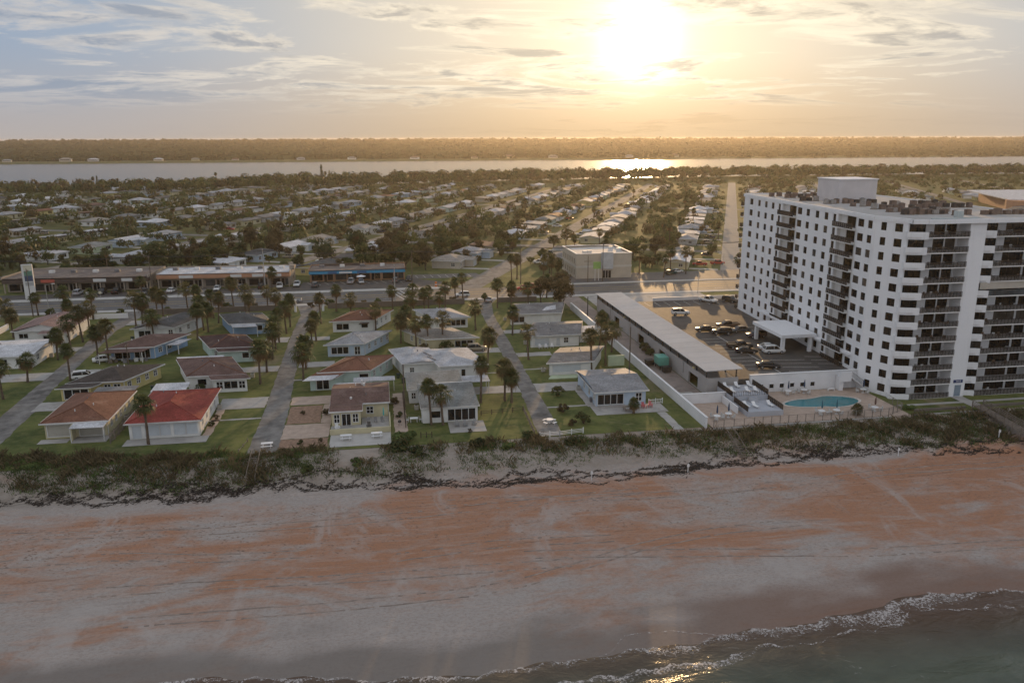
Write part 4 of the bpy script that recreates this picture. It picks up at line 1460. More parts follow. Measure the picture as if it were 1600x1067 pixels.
M_FURN = [mat('chair_white', (.55, .55, .54), .6), mat('chair_brown', (.14, .09, .06), .7), mat('chair_grey', (.26, .26, .26), .6)]
CH_ME = [chair_mesh().mesh('chair', m) for m in M_FURN]
TB_ME = [table_mesh(.42, .6).mesh('table', m) for m in M_FURN]
lev = ['ground', 'second', 'third', 'fourth', 'fifth', 'sixth', 'seventh', 'eighth', 'ninth', 'tenth', 'eleventh', 'top']
for k in range(12):
    z = k * FL
    for a, b in ST1 + ST2:
        if k == 7 and a > 109:
            continue
        place_opening((C1_[0], fy), (125, fy), a - C1_[0], b - C1_[0], z + .06, z + 2.35, random.choice([M_BGLASS, M_BGLASS, M_TGLASS, M_TGLASS, M_BLIND]), 1 if b - a < 2.5 else 2)
    for (x0, xp, x1, nm) in ((93.6, 97.0, 105.35, 'left'), (108.75, 110.7, 122.55, 'right')):
        # curved slab front
        n = 10
        front = [(x0 + (x1 - x0) * i / n, 129.6 + 1.2 * (1 - i / n) ** 6 * (1 if nm == 'left' else .6)) for i in range(n + 1)]
        sl = MB().prism(front + [(x1, fy - .02), (x0 + .65, fy - .02)], z - .16, z + .04)
        bo = tpart('balcony', sl, M_SOFFIT)
        # solid white parapet at the left end
        fr = [p for p in front if p[0] <= xp]
        fr = fr + [(xp, 129.6)] if fr[-1][0] < xp - .05 else fr
        inner = [(p[0] + .08, p[1] + .16) for p in fr][::-1]
        pp = MB().prism(fr + inner, z - .32, z + 1.02)
        if nm == 'left':
            pp.prism([(x0, 130.8), (x0 + .18, 130.8), (x0 + .8, fy - .05), (x0 + .6, fy - .05)], z - .32, z + 1.02)
        pp.build('parapet', M_TOWER, bo)
        if k == 7 and nm == 'right':
            sh = MB()
            for i in range(9):
                sh.box(xp + .1 + i * 1.3, xp + 1.36 + i * 1.3, 129.75, 129.80, z + .05, z + 1.1)
            sh.build('glazed_panel', M_GLASS2, bo)
            MB().box(x0 + .2, x1, 129.85, 129.95, z + 1.3, z + FL - .2).build('storm_shutter', WALLS['beige'], bo)
            continue
        railing((xp, 129.68), (x1 - .02, 129.68), z + .04, 1.0, .12).build('railing', M_RAIL, bo)
        # furniture on the balcony
        spots = ([(98.6, .2), (99.9, -.3), (101.4, .1), (103.8, -.2)] if nm == 'left' else [(112.2, .2), (114.0, -.3), (115.2, .3), (117.4, 0)])
        for j, (fx, dr_) in enumerate(spots):
            if random.random() < .30:
                continue
            c = random.randrange(3)
            is_t = j == 1 and random.random() < .5
            o = put('balcony_table' if is_t else 'balcony_chair', (TB_ME if is_t else CH_ME)[c], None, (fx + random.uniform(-.2, .2), 130.9 + random.uniform(-.2, .3), z + .045), random.uniform(-.6, .6) + math.pi * (j % 2))
            tag(o, '%s %s, %s from left, %s floor balcony, %s stack of the tower' % (('white', 'brown', 'grey')[c], 'table' if is_t else 'chair', NTH[j + 1], lev[k], nm), 'table' if is_t else 'chair', 'furniture on the tower balconies')

# blue number plate over the sea door (digits raised on it)
pl_ = MB().box(106.2, 108.1, 129.80, 129.895, 2.75, 3.35)
plate = tpart('number_plate', pl_, mat('plate_blue', (.03, .05, .14), .5))
def text_part(name, s, size, loc, parent, m, rot=(math.pi / 2, 0, 0), depth=.02):
    cu = bpy.data.curves.new(name, 'FONT')
    cu.body = s
    cu.size = size
    cu.extrude = depth
    cu.align_x = 'CENTER'
    cu.align_y = 'CENTER'
    tmp = bpy.data.objects.new(name, cu)
    dg = bpy.context.evaluated_depsgraph_get()
    col.objects.link(tmp)
    dg.update()
    me = bpy.data.meshes.new_from_object(tmp.evaluated_get(dg))
    bpy.data.objects.remove(tmp)
    me.materials.clear()
    me.materials.append(m)
    o = put(name, me, parent, loc)
    o.rotation_euler = rot
    return o
text_part('digits', '1415', .55, (107.15, 129.78, 3.05), plate, M_WHITE)

# --- roof: slab, parapet, penthouse
foot = [A1_, B1_, C1_, (94.0, 130.2), (96.5, 129.4), (125.4, 129.4), (125.4, 201.4), (95.2, 201.4)]
tpart('roof_slab', MB().prism(foot, ROOF_Z, ROOF_Z + .35), M_ROOFG)
edge = MB()
for i in range(len(foot)):
    p, q = Vector(foot[i]), Vector(foot[(i + 1) % len(foot)])
    d = (q - p).normalized()
    nn = Vector((d.y, -d.x)) * .12
    edge.add([(p.x + nn.x, p.y + nn.y, ROOF_Z - .25), (q.x + nn.x, q.y + nn.y, ROOF_Z - .25), (q.x + nn.x, q.y + nn.y, ROOF_Z + .55), (p.x + nn.x, p.y + nn.y, ROOF_Z + .55),
              (p.x - nn.x * 2, p.y - nn.y * 2, ROOF_Z - .25), (q.x - nn.x * 2, q.y - nn.y * 2, ROOF_Z - .25), (q.x - nn.x * 2, q.y - nn.y * 2, ROOF_Z + .55), (p.x - nn.x * 2, p.y - nn.y * 2, ROOF_Z + .55)],
             [(0, 1, 2, 3), (3, 2, 6, 7), (5, 4, 7, 6), (0, 4, 5, 1)])
tpart('roof_edge', edge, M_TOWER)
ph = tpart('penthouse', MB().box(103.6, 113.2, 171.0, 180.0, ROOF_Z + .3, 38.6), mat('penthouse_wall', (.56, .53, .53), .8, .06, .4))
MB().box(103.4, 113.4, 170.8, 180.2, 38.6, 38.8).build('coping', M_TOWER, ph)
tpart('vent_hood', MB().box(104.2, 105.3, 132.0, 133.2, ROOF_Z + .35, ROOF_Z + 1.7), mat('galvanised', (.42, .47, .47), .5, .1))
tpart('roof_channel', MB().box(97.5, 107.0, 130.0, 130.35, ROOF_Z + .35, ROOF_Z + .75), mat('galvanised', (.4, .4, .4)))
ac = MB().box(-.5, .5, -.45, .45, .12, 1.0)
AC_ME = [ac.mesh('air_conditioner', m) for m in (mat('ac_brown', (.17, .12, .095), .7, .25, 1.5), mat('ac_grey', (.30, .28, .26), .7, .2, 1.5), mat('ac_dark', (.055, .045, .04), .7, .2, 1.5))]
fan = MB().prism([(.36 * math.cos(t), .36 * math.sin(t)) for t in np.linspace(0, 2 * math.pi, 11)[:-1]], 1.003, 1.05).mesh('fan_grille', M_DMETAL)
base_ = MB().box(-.6, .6, -.5, .5, 0, .115).mesh('base_frame', M_WOOD)
acn = 0
for (x0, x1, y, n, where) in ((99, 116, 186, 10, 'behind the penthouse'), (98, 116, 192, 9, 'at the landward end of the tower roof'), (98, 103, 176, 4, 'left of the penthouse'), (99, 114, 168, 11, 'in front of the penthouse'),
                              (101, 122, 160, 13, 'in the fourth row from the sea'), (101, 123, 153, 14, 'in the third row from the sea'), (100, 112, 146, 10, 'in the second row from the sea'), (99.5, 108, 141, 9, 'in the row nearest the sea on the left'), (108, 124, 138, 11, 'in the right hand row nearest the sea')):
    for i in range(n):
        if random.random() < .12:
            continue
        x = x0 + (x1 - x0) * i / (n - 1) + random.uniform(-.2, .2)
        o = put('air_conditioner', AC_ME[random.choices((0, 1, 2), (5, 2, 3))[0]], None, (x, y + random.uniform(-.5, .5), ROOF_Z + .352), random.uniform(-.06, .06), (random.uniform(.85, 1.25), random.uniform(.8, 1.1), random.uniform(.8, 1.2)))
        tag(o, 'rooftop air conditioner, %s from left, %s' % (NTH[i + 1], where), 'air conditioner', 'air conditioners %s' % where)
        put('fan_grille', fan, o)
        put('base_frame', base_, o)

# --- porte-cochere and walkway canopy
pc = thing('entrance_canopy', 'white flat entrance canopy on pillars at the foot of the tower', 'canopy', (88, 162, 2.8))
POFF = (-88, -162, -2.8)
for nm, mb in (('roof_slab', MB().box(84.2, 92.2, 155.2, 169.2, 6.15, 6.85)), ('walkway_roof', MB().prism([(91.2, 141.5), (92.2, 141.5), (94.0, 184), (92.6, 184)], 5.75, 6.12))):
    o = mb.build(nm, M_TOWER, pc)
    o.location = POFF
for x, y in ((84.9, 156.0), (84.9, 168.4), (91.2, 156.0), (91.2, 168.4)):
    o = MB().box(x - .35, x + .35, y - .35, y + .35, 2.78, 6.14).build('pillar', M_TOWER, pc)
    o.location = POFF

# --- raised car deck
DK = 2.8
deck = struct('car_deck', MB().prism([(66.9, 139.0), (95.4, 139.0), (95.4, 203), (104.5, 203), (104.5, 214.8), (66.9, 214.8)], -.05, DK), M_LOT, 'raised asphalt car deck between the garage and the tower')
lines = MB()
for k in range(7):
    x = 68.8 + k * 2.9
    if k < 5:
        continue
for k in range(13):
    y = 146.5 + k * 2.8
    if y < 154 or y > 172:
        lines.quad((88.0, y, DK + .006), (91.6, y - .7, DK + .006), (91.6, y - .58, DK + .006), (88.0, y + .12, DK + .006))
for k in range(11):
    y = 142.5 + k * 2.75
    lines.quad((72.0, y, DK + .006), (77.2, y, DK + .006), (77.2, y + .12, DK + .006), (72.0, y + .12, DK + .006))
    if k < 4:
        lines.quad((79.5, y, DK + .006), (86.8, y - 1.0, DK + .006), (86.8, y - .88, DK + .006), (79.5, y + .12, DK + .006))
lines.quad((77.2, 141.0, DK + .0065), (77.34, 141.0, DK + .0065), (77.34, 173, DK + .0065), (77.2, 173, DK + .0065))
for k in range(10):
    x = 70 + k * 2.9
    lines.quad((x, 208.0, DK + .006), (x + .12, 208.0, DK + .006), (x + .12, 213.6, DK + .006), (x, 213.6, DK + .006))
lo = lines.build('parking_lines', M_PAINT)
tag(lo, 'white bay lines painted on the raised car deck', kind='structure')
# ---- walls around the deck
def wall_thing(name, label, mbs, m=M_WALLW, cat='wall', coping=None):
    o = mbs.build(name, m)
    tag(o, label, cat)
    if coping:
        coping.build('coping', M_WHITE, o)
    return o
ret = MB()
wall_seg(ret, (69.3, 138.55), (94.0, 138.55), 0, DK + .75, [(71.2 + k * 2.15 - 69.3, 72.1 + k * 2.15 - 69.3, .75, 1.6) for k in range(6)], .22)
ret.quad((69.3, 138.98, 0), (69.3, 138.98, DK + .75), (94.0, 138.98, DK + .75), (94.0, 138.98, 0))
ret.quad((69.3, 138.55, 0), (69.3, 138.55, DK + .75), (69.3, 138.98, DK + .75), (69.3, 138.98, 0))
rw = wall_thing('retaining_wall', 'white retaining wall with small square openings behind the pool', ret, coping=MB().box(69.2, 94.1, 138.45, 139.08, DK + .751, DK + .84))
for k in range(6):
    x = 71.2 + k * 2.15
    fr = MB()
    for a0, a1, z0, z1 in ((x - .13, x + 1.03, .62, .75), (x - .13, x + 1.03, 1.6, 1.73), (x - .13, x, .75, 1.6), (x + .9, x + 1.03, .75, 1.6)):
        fr.box(a0, a1, 138.50, 138.549, z0, z1)
    f = fr.build('window', M_WHITE, rw)
    MB().box(x, x + .9, 138.70, 138.74, .75, 1.6).build('pane', M_GLASS, f)
st = thing('outdoor_stair', 'white concrete stair from the car deck down to the pool terrace', 'stair', (90, 136.5, 0))
for k in range(14):
    x = 89.6 + k * .28
    o = MB().box(x, x + .30, 136.9, 138.4, max(0, DK - .2 * (k + 1) - .22), DK - .2 * (k + 1)).build('step', M_WALLW, st)
    o.location = (-90, -136.5, 0)
for nm, mb, m in (('landing', MB().box(87.2, 89.58, 136.9, 138.5, DK - .25, DK), M_WALLW), ('landing_pier', MB().box(87.2, 88.0, 136.95, 138.45, 0, DK - .26), M_WALLW), ('side_wall', MB().box(86.9, 89.4, 136.6, 136.85, DK - .9, DK + 1.0), M_WALLW),
                  ('handrail', railing((89.5, 136.75), (93.4, 136.75), .05, .95, .3), M_RAIL)):
    if nm == 'handrail':
        mb = MB()
        for k in range(15):
            x = 89.5 + k * .28
            mb.tube((x, 136.75, max(0, DK - .2 * k)), (x, 136.75, max(.9, DK - .2 * k + .95)), .025, n=4)
        mb.tube((89.5, 136.75, DK + .95), (93.4, 136.75, .95), .04, n=4)
    o = mb.build(nm, m, st)
    o.location = (-90, -136.5, 0)
wall_thing('deck_parapet', 'low white parapet at the highway end of the car deck', MB().box(76.0, 104.6, 214.85, 215.15, 0, DK + .9), coping=MB().box(75.9, 104.7, 214.8, 215.2, DK + .901, DK + 1.0))

# ---- long garage with carport roof
gar = thing('garage_building', 'long grey garage with a flat sheet roof beside the service alley', 'building', (63.5, 138.5, 0))
GOFF = (-63.5, -138.5, 0)
def gpart(name, mb, m):
    o = mb.build(name, m, gar)
    o.location = GOFF
    return o
M_GWALL = mat('garage_wall', (.36, .345, .335), .85, .07, .3, .1, 12, wear=(.29, .275, .26), wscale=.2)
gw = MB()
doors = [(218.0 - b, 218.0 - a) for a, b in ((142.8, 147.6), (161.5, 165.5), (176.0, 180.6), (196.0, 200.5))]
wall_seg(gw, (60.4, 218.0), (60.4, 138.5), 0, 3.45, [(a, b, .02, 2.35) for a, b in doors], .35)
wall_seg(gw, (60.4, 138.5), (66.8, 138.5), 0, 3.45, [])
wall_seg(gw, (66.8, 218.0), (60.4, 218.0), 0, 5.0, [])
gw.quad((60.75, 138.6, DK), (66.8, 138.6, DK), (66.8, 217.9, DK), (60.75, 217.9, DK))
gw.quad((60.75, 217.9, 3.45), (60.75, 138.6, 3.45), (60.75, 138.6, DK), (60.75, 217.9, DK))
gw.quad((60.4, 138.5, 3.45), (60.75, 138.6, 3.45), (60.75, 217.9, 3.45), (60.4, 218.0, 3.45))
gpart('wall', gw, M_GWALL)
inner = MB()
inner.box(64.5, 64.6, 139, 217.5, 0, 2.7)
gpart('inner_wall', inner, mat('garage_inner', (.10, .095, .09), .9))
gpart('added_dark_panel', MB().box(66.72, 66.82, 150.0, 217.5, DK + .01, 4.95), mat('garage_inner', (.10, .095, .09), .9))  # dark panel added so no sunlit deck shows through the carport gap
rf = MB().add([(60.0, 138.2, 4.85), (67.4, 138.2, 5.05), (67.4, 217.6, 5.05), (60.0, 218.4, 4.85), (60.0, 138.2, 5.0), (67.4, 138.2, 5.2), (67.4, 217.6, 5.2), (60.0, 218.4, 5.0)],
              [(0, 3, 2, 1), (4, 5, 6, 7), (0, 1, 5, 4), (1, 2, 6, 5), (2, 3, 7, 6), (3, 0, 4, 7)])
M_SHEET = mat('sheet_roof_grey', (.50, .49, .485), .95, .07, .12, .1, 4, spec=.05, wear=(.44, .43, .42), wscale=.1)
ro = gpart('roof', rf, M_SHEET)
seam = MB()
for k in range(20):
    y = 139.5 + k * 4.0
    sm = MB().add([(60.02, y, 5.002), (67.38, y, 5.202), (67.38, y + .06, 5.202), (60.02, y + .06, 5.002), (60.02, y, 5.015), (67.38, y, 5.215), (67.38, y + .06, 5.215), (60.02, y + .06, 5.015)], [(4, 5, 6, 7), (0, 1, 5, 4), (2, 3, 7, 6)])
    sm.build('seam', M_SHEET, ro)
for k in range(17):
    y = 139.0 + k * 4.9
    gpart('column', MB().box(60.45, 60.65, y, y + .2, 3.46, 4.86), M_DMETAL)
    gpart('column', MB().box(66.5, 66.7, y, y + .2, DK + .002, 5.0), M_DMETAL)
for y in (150.4, 186.5, 204.0):
    gpart('drain_pipe', MB().box(60.22, 60.38, y, y + .16, 1.2, 3.4), M_GWALL)
for y in (144.5, 191.0):
    lamp_ = gpart('wall_lamp', MB().box(60.05, 60.38, y, y + .5, 3.7, 4.0), mat('lamp_cream', (.62, .52, .26), .4))

# ---- boundary wall along the alley and white wall round the small pool court
wall_thing('boundary_wall', 'long white wall dividing the service alley from the house lots', MB().box(53.3, 53.6, 121.6, 221.0, 0, 1.9), coping=MB().box(53.22, 53.68, 121.5, 221.1, 1.901, 1.99))
wall_thing('court_wall', 'white wall closing the seaward end of the alley', MB().box(53.62, 62.4, 134.2, 134.5, 0, 1.9), coping=MB().box(53.7, 62.5, 134.12, 134.58, 1.901, 1.98))
hp = MB().add([(56.2, 134.05, 0), (56.4, 134.05, 0), (62.4, 127.3, 0), (62.2, 127.3, 0), (56.2, 134.05, 1.3), (56.4, 134.05, 1.3), (62.4, 127.3, 1.3), (62.2, 127.3, 1.3)], [(0, 3, 2, 1), (4, 5, 6, 7), (0, 1, 5, 4), (1, 2, 6, 5), (2, 3, 7, 6), (3, 0, 4, 7)])
wall_thing('court_wall', 'short white wall beside the sun deck steps', MB().box(61.7, 61.95, 127.6, 134.1, 0, 1.35))

# ---- raised sun deck with loungers
M_DECK = mat('sun_deck_grey', (.40, .42, .46), .8, .06, .6)
sd = thing('sun_deck', 'two level grey sun deck with loungers beside the pool', 'deck', (66.2, 130.5, 0))
SOFF = (-66.2, -130.5, 0)
for nm, mb, m in (('upper_platform', MB().box(62.5, 69.7, 131.6, 138.3, 0, 1.9), M_DECK), ('lower_platform', MB().box(62.8, 69.6, 125.6, 131.58, 0, .95), M_DECK),
                  ('side_railing', railing((62.55, 131.7), (62.55, 138.2), 1.9), M_RAIL), ('side_railing', railing((69.6, 131.7), (69.6, 138.2), 1.9), M_RAIL), ('front_railing', railing((62.6, 131.65), (69.6, 131.65), 1.9, .9, .35), M_RAIL),
                  ('side_railing', railing((62.9, 125.7), (62.9, 131.5), .95), M_RAIL), ('side_railing', railing((69.5, 125.7), (69.5, 131.5), .95), M_RAIL)):
    o = mb.build(nm, m, sd)
    o.location = SOFF
for k in range(4):
    o = MB().box(65.6, 67.2, 131.1 - k * .3, 131.39 - k * .3, .955, 1.7 - k * .2).build('step', M_DECK, sd)
    o.location = SOFF
lg = MB()
lg.add([(-.32, -.95, .30), (.32, -.95, .30), (.32, .25, .30), (-.32, .25, .30), (.32, .85, .80), (-.32, .85, .80), (-.32, -.95, .36), (.32, -.95, .36), (.32, .25, .36), (-.32, .25, .36), (.32, .82, .87), (-.32, .82, .87)],
       [(0, 3, 2, 1), (3, 5, 4, 2), (6, 7, 8, 9), (9, 8, 10, 11), (0, 1, 7, 6), (4, 5, 11, 10), (0, 6, 9, 3), (1, 2, 8, 7), (2, 4, 10, 8), (3, 9, 11, 5)])
LG_ME = lg.mesh('lounger', M_WHITE)
lgl = MB()
for x in (-.3, .25):
    for y in (-.85, .2):
        lgl.box(x, x + .05, y, y + .05, 0, .30)
LGL_ME = lgl.mesh('leg_frame', M_WHITE)
def lounger(x, y, z, rz, label):
    o = put('sun_lounger', LG_ME, None, (x, y, z), rz)
    tag(o, label, 'sun lounger', 'loungers on the sun deck')
    put('leg_frame', LGL_ME, o)
for i, (x, y, z, rz, lb) in enumerate([(63.6, 136.9, 1.9, 0, 'rearmost left on the upper level'), (65.9, 137.0, 1.9, 0, 'rearmost middle on the upper level'), (68.4, 137.1, 1.9, 0, 'rearmost right on the upper level'),
                                       (63.7, 134.0, 1.9, .1, 'front left on the upper level'), (66.6, 133.9, 1.9, 0, 'front middle on the upper level'), (68.2, 133.7, 1.9, .1, 'front right on the upper level'),
                                       (63.8, 128.4, .95, .15, 'left on the lower level'), (65.3, 128.0, .95, .1, 'in the middle of the lower level'), (68.3, 128.2, .95, .15, 'right on the lower level'), (70.6, 133.2, .04, .4, 'standing beside the deck railing')]):
    lounger(x, y, z, rz, 'white sun lounger %s of the sun deck' % lb if 'standing' not in lb else 'white sun lounger standing beside the sun deck railing')

# ---- pool
def kidney(n=48, s=1.0):
    pts = []
    for i in range(n):
        t = 2 * math.pi * i / n
        r = 1 + .10 * math.cos(2 * t)
        x = 80.0 + (8.0 * math.cos(t)) * s * 1.0
        w = 3.15 + .55 * math.sin(1.2 * (x - 78) / 4) - 0.55 * math.exp(-((x - 79.2) / 2.2) ** 2)
        y = 130.9 + w * math.sin(t) * s + .25 * math.cos(t) - .35 * math.exp(-((x - 79.2) / 2.4) ** 2) * (1 if math.sin(t) > 0 else -.3)
        pts.append((x, y))
    return pts
K0, K1, K2 = kidney(), kidney(s=.93), kidney(s=.90)
cp = MB()
n = len(K0)
cp.add([(p[0], p[1], .04) for p in K0] + [(p[0], p[1], .16) for p in K0] + [(p[0], p[1], .16) for p in K1] + [(p[0], p[1], .05) for p in K1],
       [f for i in range(n) for f in ((i, (i + 1) % n, n + (i + 1) % n, n + i), (n + i, n + (i + 1) % n, 2 * n + (i + 1) % n, 2 * n + i), (2 * n + i, 2 * n + (i + 1) % n, 3 * n + (i + 1) % n, 3 * n + i))])
pool = thing('swimming_pool', 'kidney shaped turquoise swimming pool with pale rim', 'pool', (80, 130.9, 0))
o = cp.build('coping', mat('pool_coping', (.55, .50, .45), .8), pool)
o.location = (-80, -130.9, 0)
def pool_mat():
    m = bpy.data.materials.new('pool_water')
    m.use_nodes = True
    t = NT(m.node_tree)
    bs = m.node_tree.nodes['Principled BSDF']
    pos = t.n('ShaderNodeNewGeometry').outputs['Position']
    c = t.mix(t.ramp(t.noise(pos, .22, 3, .5), .35, .65), (.020, .155, .165), (.028, .20, .235))
    t.put(bs.inputs['Base Color'], c)
    bs.inputs['Roughness'].default_value = .08
    bs.inputs['IOR'].default_value = 1.33
    bp = t.n('ShaderNodeBump')
    bp.inputs['Strength'].default_value = .12
    bp.inputs['Distance'].default_value = .1
    t.put(bp.inputs['Height'], t.noise(pos, 1.6, 3, .5))
    t.put(bs.inputs['Normal'], bp.outputs[0])
    return m
wtr = MB().add([(p[0], p[1], .075) for p in K1], [tuple(range(n))])
o = wtr.build('pool_water', pool_mat(), pool)
o.location = (-80, -130.9, 0)
# pool fence: rails with posts as parts
fence = thing('pool_fence', 'grey metal fence on the dune side of the pool terrace', 'fence', (70, 121.4, 0))
FOFF = (-70, -121.4, 0)
M_FENCE = mat('fence_metal_tan', (.20, .175, .15), .6, .15, 1.0)
pts_f = [(54.6, 121.2), (62.0, 121.3), (70.0, 121.5), (78.0, 121.5), (87.6, 121.8), (91.8, 124.2), (92.2, 128.8)]
post_me = MB().box(-.05, .05, -.05, .05, 0, 1.55).mesh('post', M_FENCE)
for a, b in zip(pts_f[:-1], pts_f[1:]):
    A, B = Vector((*a, 0)), Vector((*b, 0))
    L = (B - A).length
    nps = max(1, round(L / 1.7))
    for k in range(nps):
        p = A.lerp(B, k / nps)
        put('post', post_me, fence, p + Vector(FOFF))
        q = A.lerp(B, (k + 1) / nps)
        pm = MB()
        pm.tube(p + Vector((0, 0, 1.5)), q + Vector((0, 0, 1.5)), .03, n=4)
        pm.tube(p + Vector((0, 0, .15)), q + Vector((0, 0, .15)), .03, n=4)
        for j in range(1, 8):
            r = p.lerp(q, j / 8)
            pm.tube(r + Vector((0, 0, .15)), r + Vector((0, 0, 1.5)), .012, n=3, caps=False)
        o = pm.build('panel', M_FENCE, fence)
        o.location = FOFF
kerb = struct('terrace_kerb', MB().prism([(54.4, 120.7), (87.8, 121.2), (87.8, 121.55), (54.4, 121.1)], -1.2, .12), M_CONC, 'low concrete kerb under the pool fence')

# ---- tables with closed parasols, chairs
M_UMB = mat('parasol_blue', (.035, .06, .11), .8, .2, 3)
M_UMBT = mat('parasol_teal', (.03, .13, .17), .8, .2, 3)
M_UMBB = mat('parasol_brown', (.12, .06, .045), .8, .2, 3)
TABLE_W = table_mesh(.62, .72).mesh('pool_table', M_WHITE)
def closed_parasol(x, y, m, label, z0=.04):
    u = thing('closed_parasol', label, 'parasol', (x, y, z0), group='closed parasols round the pool')
    MB().tube((0, 0, .72), (0, 0, 1.25), .035, n=5).build('pole', M_WHITE, u)
    MB().path([(0, 0, 1.2), (0, 0, 1.5), (0, 0, 2.3), (0, 0, 2.75)], [.10, .17, .12, .03], 7).build('canopy', m, u)
for i, (x, y, m, tl) in enumerate([(56.9, 125.2, M_UMB, 'left one in the fenced court'), (59.4, 126.0, M_UMB, 'right one in the fenced court'), (76.2, 136.4, M_UMB, 'left of the two by the retaining wall'), (79.6, 136.6, M_UMB, 'right of the two by the retaining wall'),
                                   (76.4, 124.6, M_UMBT, 'left one between pool and fence'), (79.2, 124.5, M_UMBT, 'middle one between pool and fence'), (86.9, 124.8, M_UMBB, 'right one between pool and fence'), (91.0, 134.9, M_UMB, 'below the outdoor stair')]):
    o = put('pool_table', TABLE_W, None, (x, y, .04))
    tag(o, 'round white table, %s' % tl, 'table', 'round white tables round the pool')
    closed_parasol(x, y, m, 'closed %s parasol over the white table, %s' % ('brown' if m is M_UMBB else 'teal' if m is M_UMBT else 'dark blue', tl))
    for j in range(3):
        a = 2.1 * j + i
        c = put('pool_chair', CH_ME[0], None, (x + 1.05 * math.cos(a), y + 1.05 * math.sin(a), .04), a - math.pi / 2)
        tag(c, 'white chair, %s of three, table %s' % (NTH[j + 1], tl), 'chair', 'white chairs at the table, %s' % tl)
bench = thing('pool_bench', 'white bench below the landing of the outdoor stair', 'bench', (85.6, 137.2, .04))
MB().box(-.7, .7, -.25, .25, .38, .45).build('seat', M_WHITE, bench)
MB().box(-.65, -.55, -.22, .22, 0, .38).build('leg', M_WHITE, bench)
MB().box(.55, .65, -.22, .22, 0, .38).build('leg', M_WHITE, bench)
# green skip and bins in the alley
skip = thing('waste_compactor', 'green waste container standing in the service alley', 'container', (57.6, 158.2, .05))
M_GREEN = mat('container_green', (.12, .34, .27), .6, .12, .8)
MB().add([(-.2, -1.6, .9), (1.9, -1.6, .9), (1.9, 1.6, .9), (-.2, 1.6, .9), (-.4, -1.6, 2.7), (1.9, -1.6, 2.7), (1.9, 1.6, 2.7), (-.4, 1.6, 2.7)], [(0, 3, 2, 1), (4, 5, 6, 7), (0, 1, 5, 4), (1, 2, 6, 5), (2, 3, 7, 6), (3, 0, 4, 7)]).build('body', M_GREEN, skip)
for x in (0, 1.7):
    for y in (-1.5, 1.35):
        MB().box(x, x + .15, y, y + .15, 0, .89).build('leg', M_DMETAL, skip)
MB().box(-.3, 1.9, -1.7, 1.7, .78, .895).build('frame', M_DMETAL, skip)
for i, (x, y, lb) in enumerate([(59.0, 160.9, 'behind the green container'), (58.4, 154.8, 'in front of the green container'), (56.6, 160.5, 'left of the green container')]):
    b = thing('refuse_bin', 'dark low refuse bin %s' % lb, 'bin', (x, y, .05), .1 * i)
    MB().add([(-.8, -.55, .1), (.8, -.55, .1), (.8, .55, .1), (-.8, .55, .1), (-.95, -.65, 1.1), (.95, -.65, 1.1), (.95, .65, 1.3), (-.95, .65, 1.3)], [(0, 3, 2, 1), (4, 5, 6, 7), (0, 1, 5, 4), (1, 2, 6, 5), (2, 3, 7, 6), (3, 0, 4, 7)]).build('body', mat('bin_dark', (.05, .045, .04), .7, .3, 2), b)
    MB().box(-.98, .98, -.68, .0, 1.2, 1.28).build('lid', M_DMETAL, b)
# ================================================================ SHOPS, OFFICE BLOCK, FAR BUILDINGS
def block_thing(name, label, cat, x0, x1, y0, y1, rz):
    return thing(name, label, cat, ((x0 + x1) / 2, y0, 0), rz)


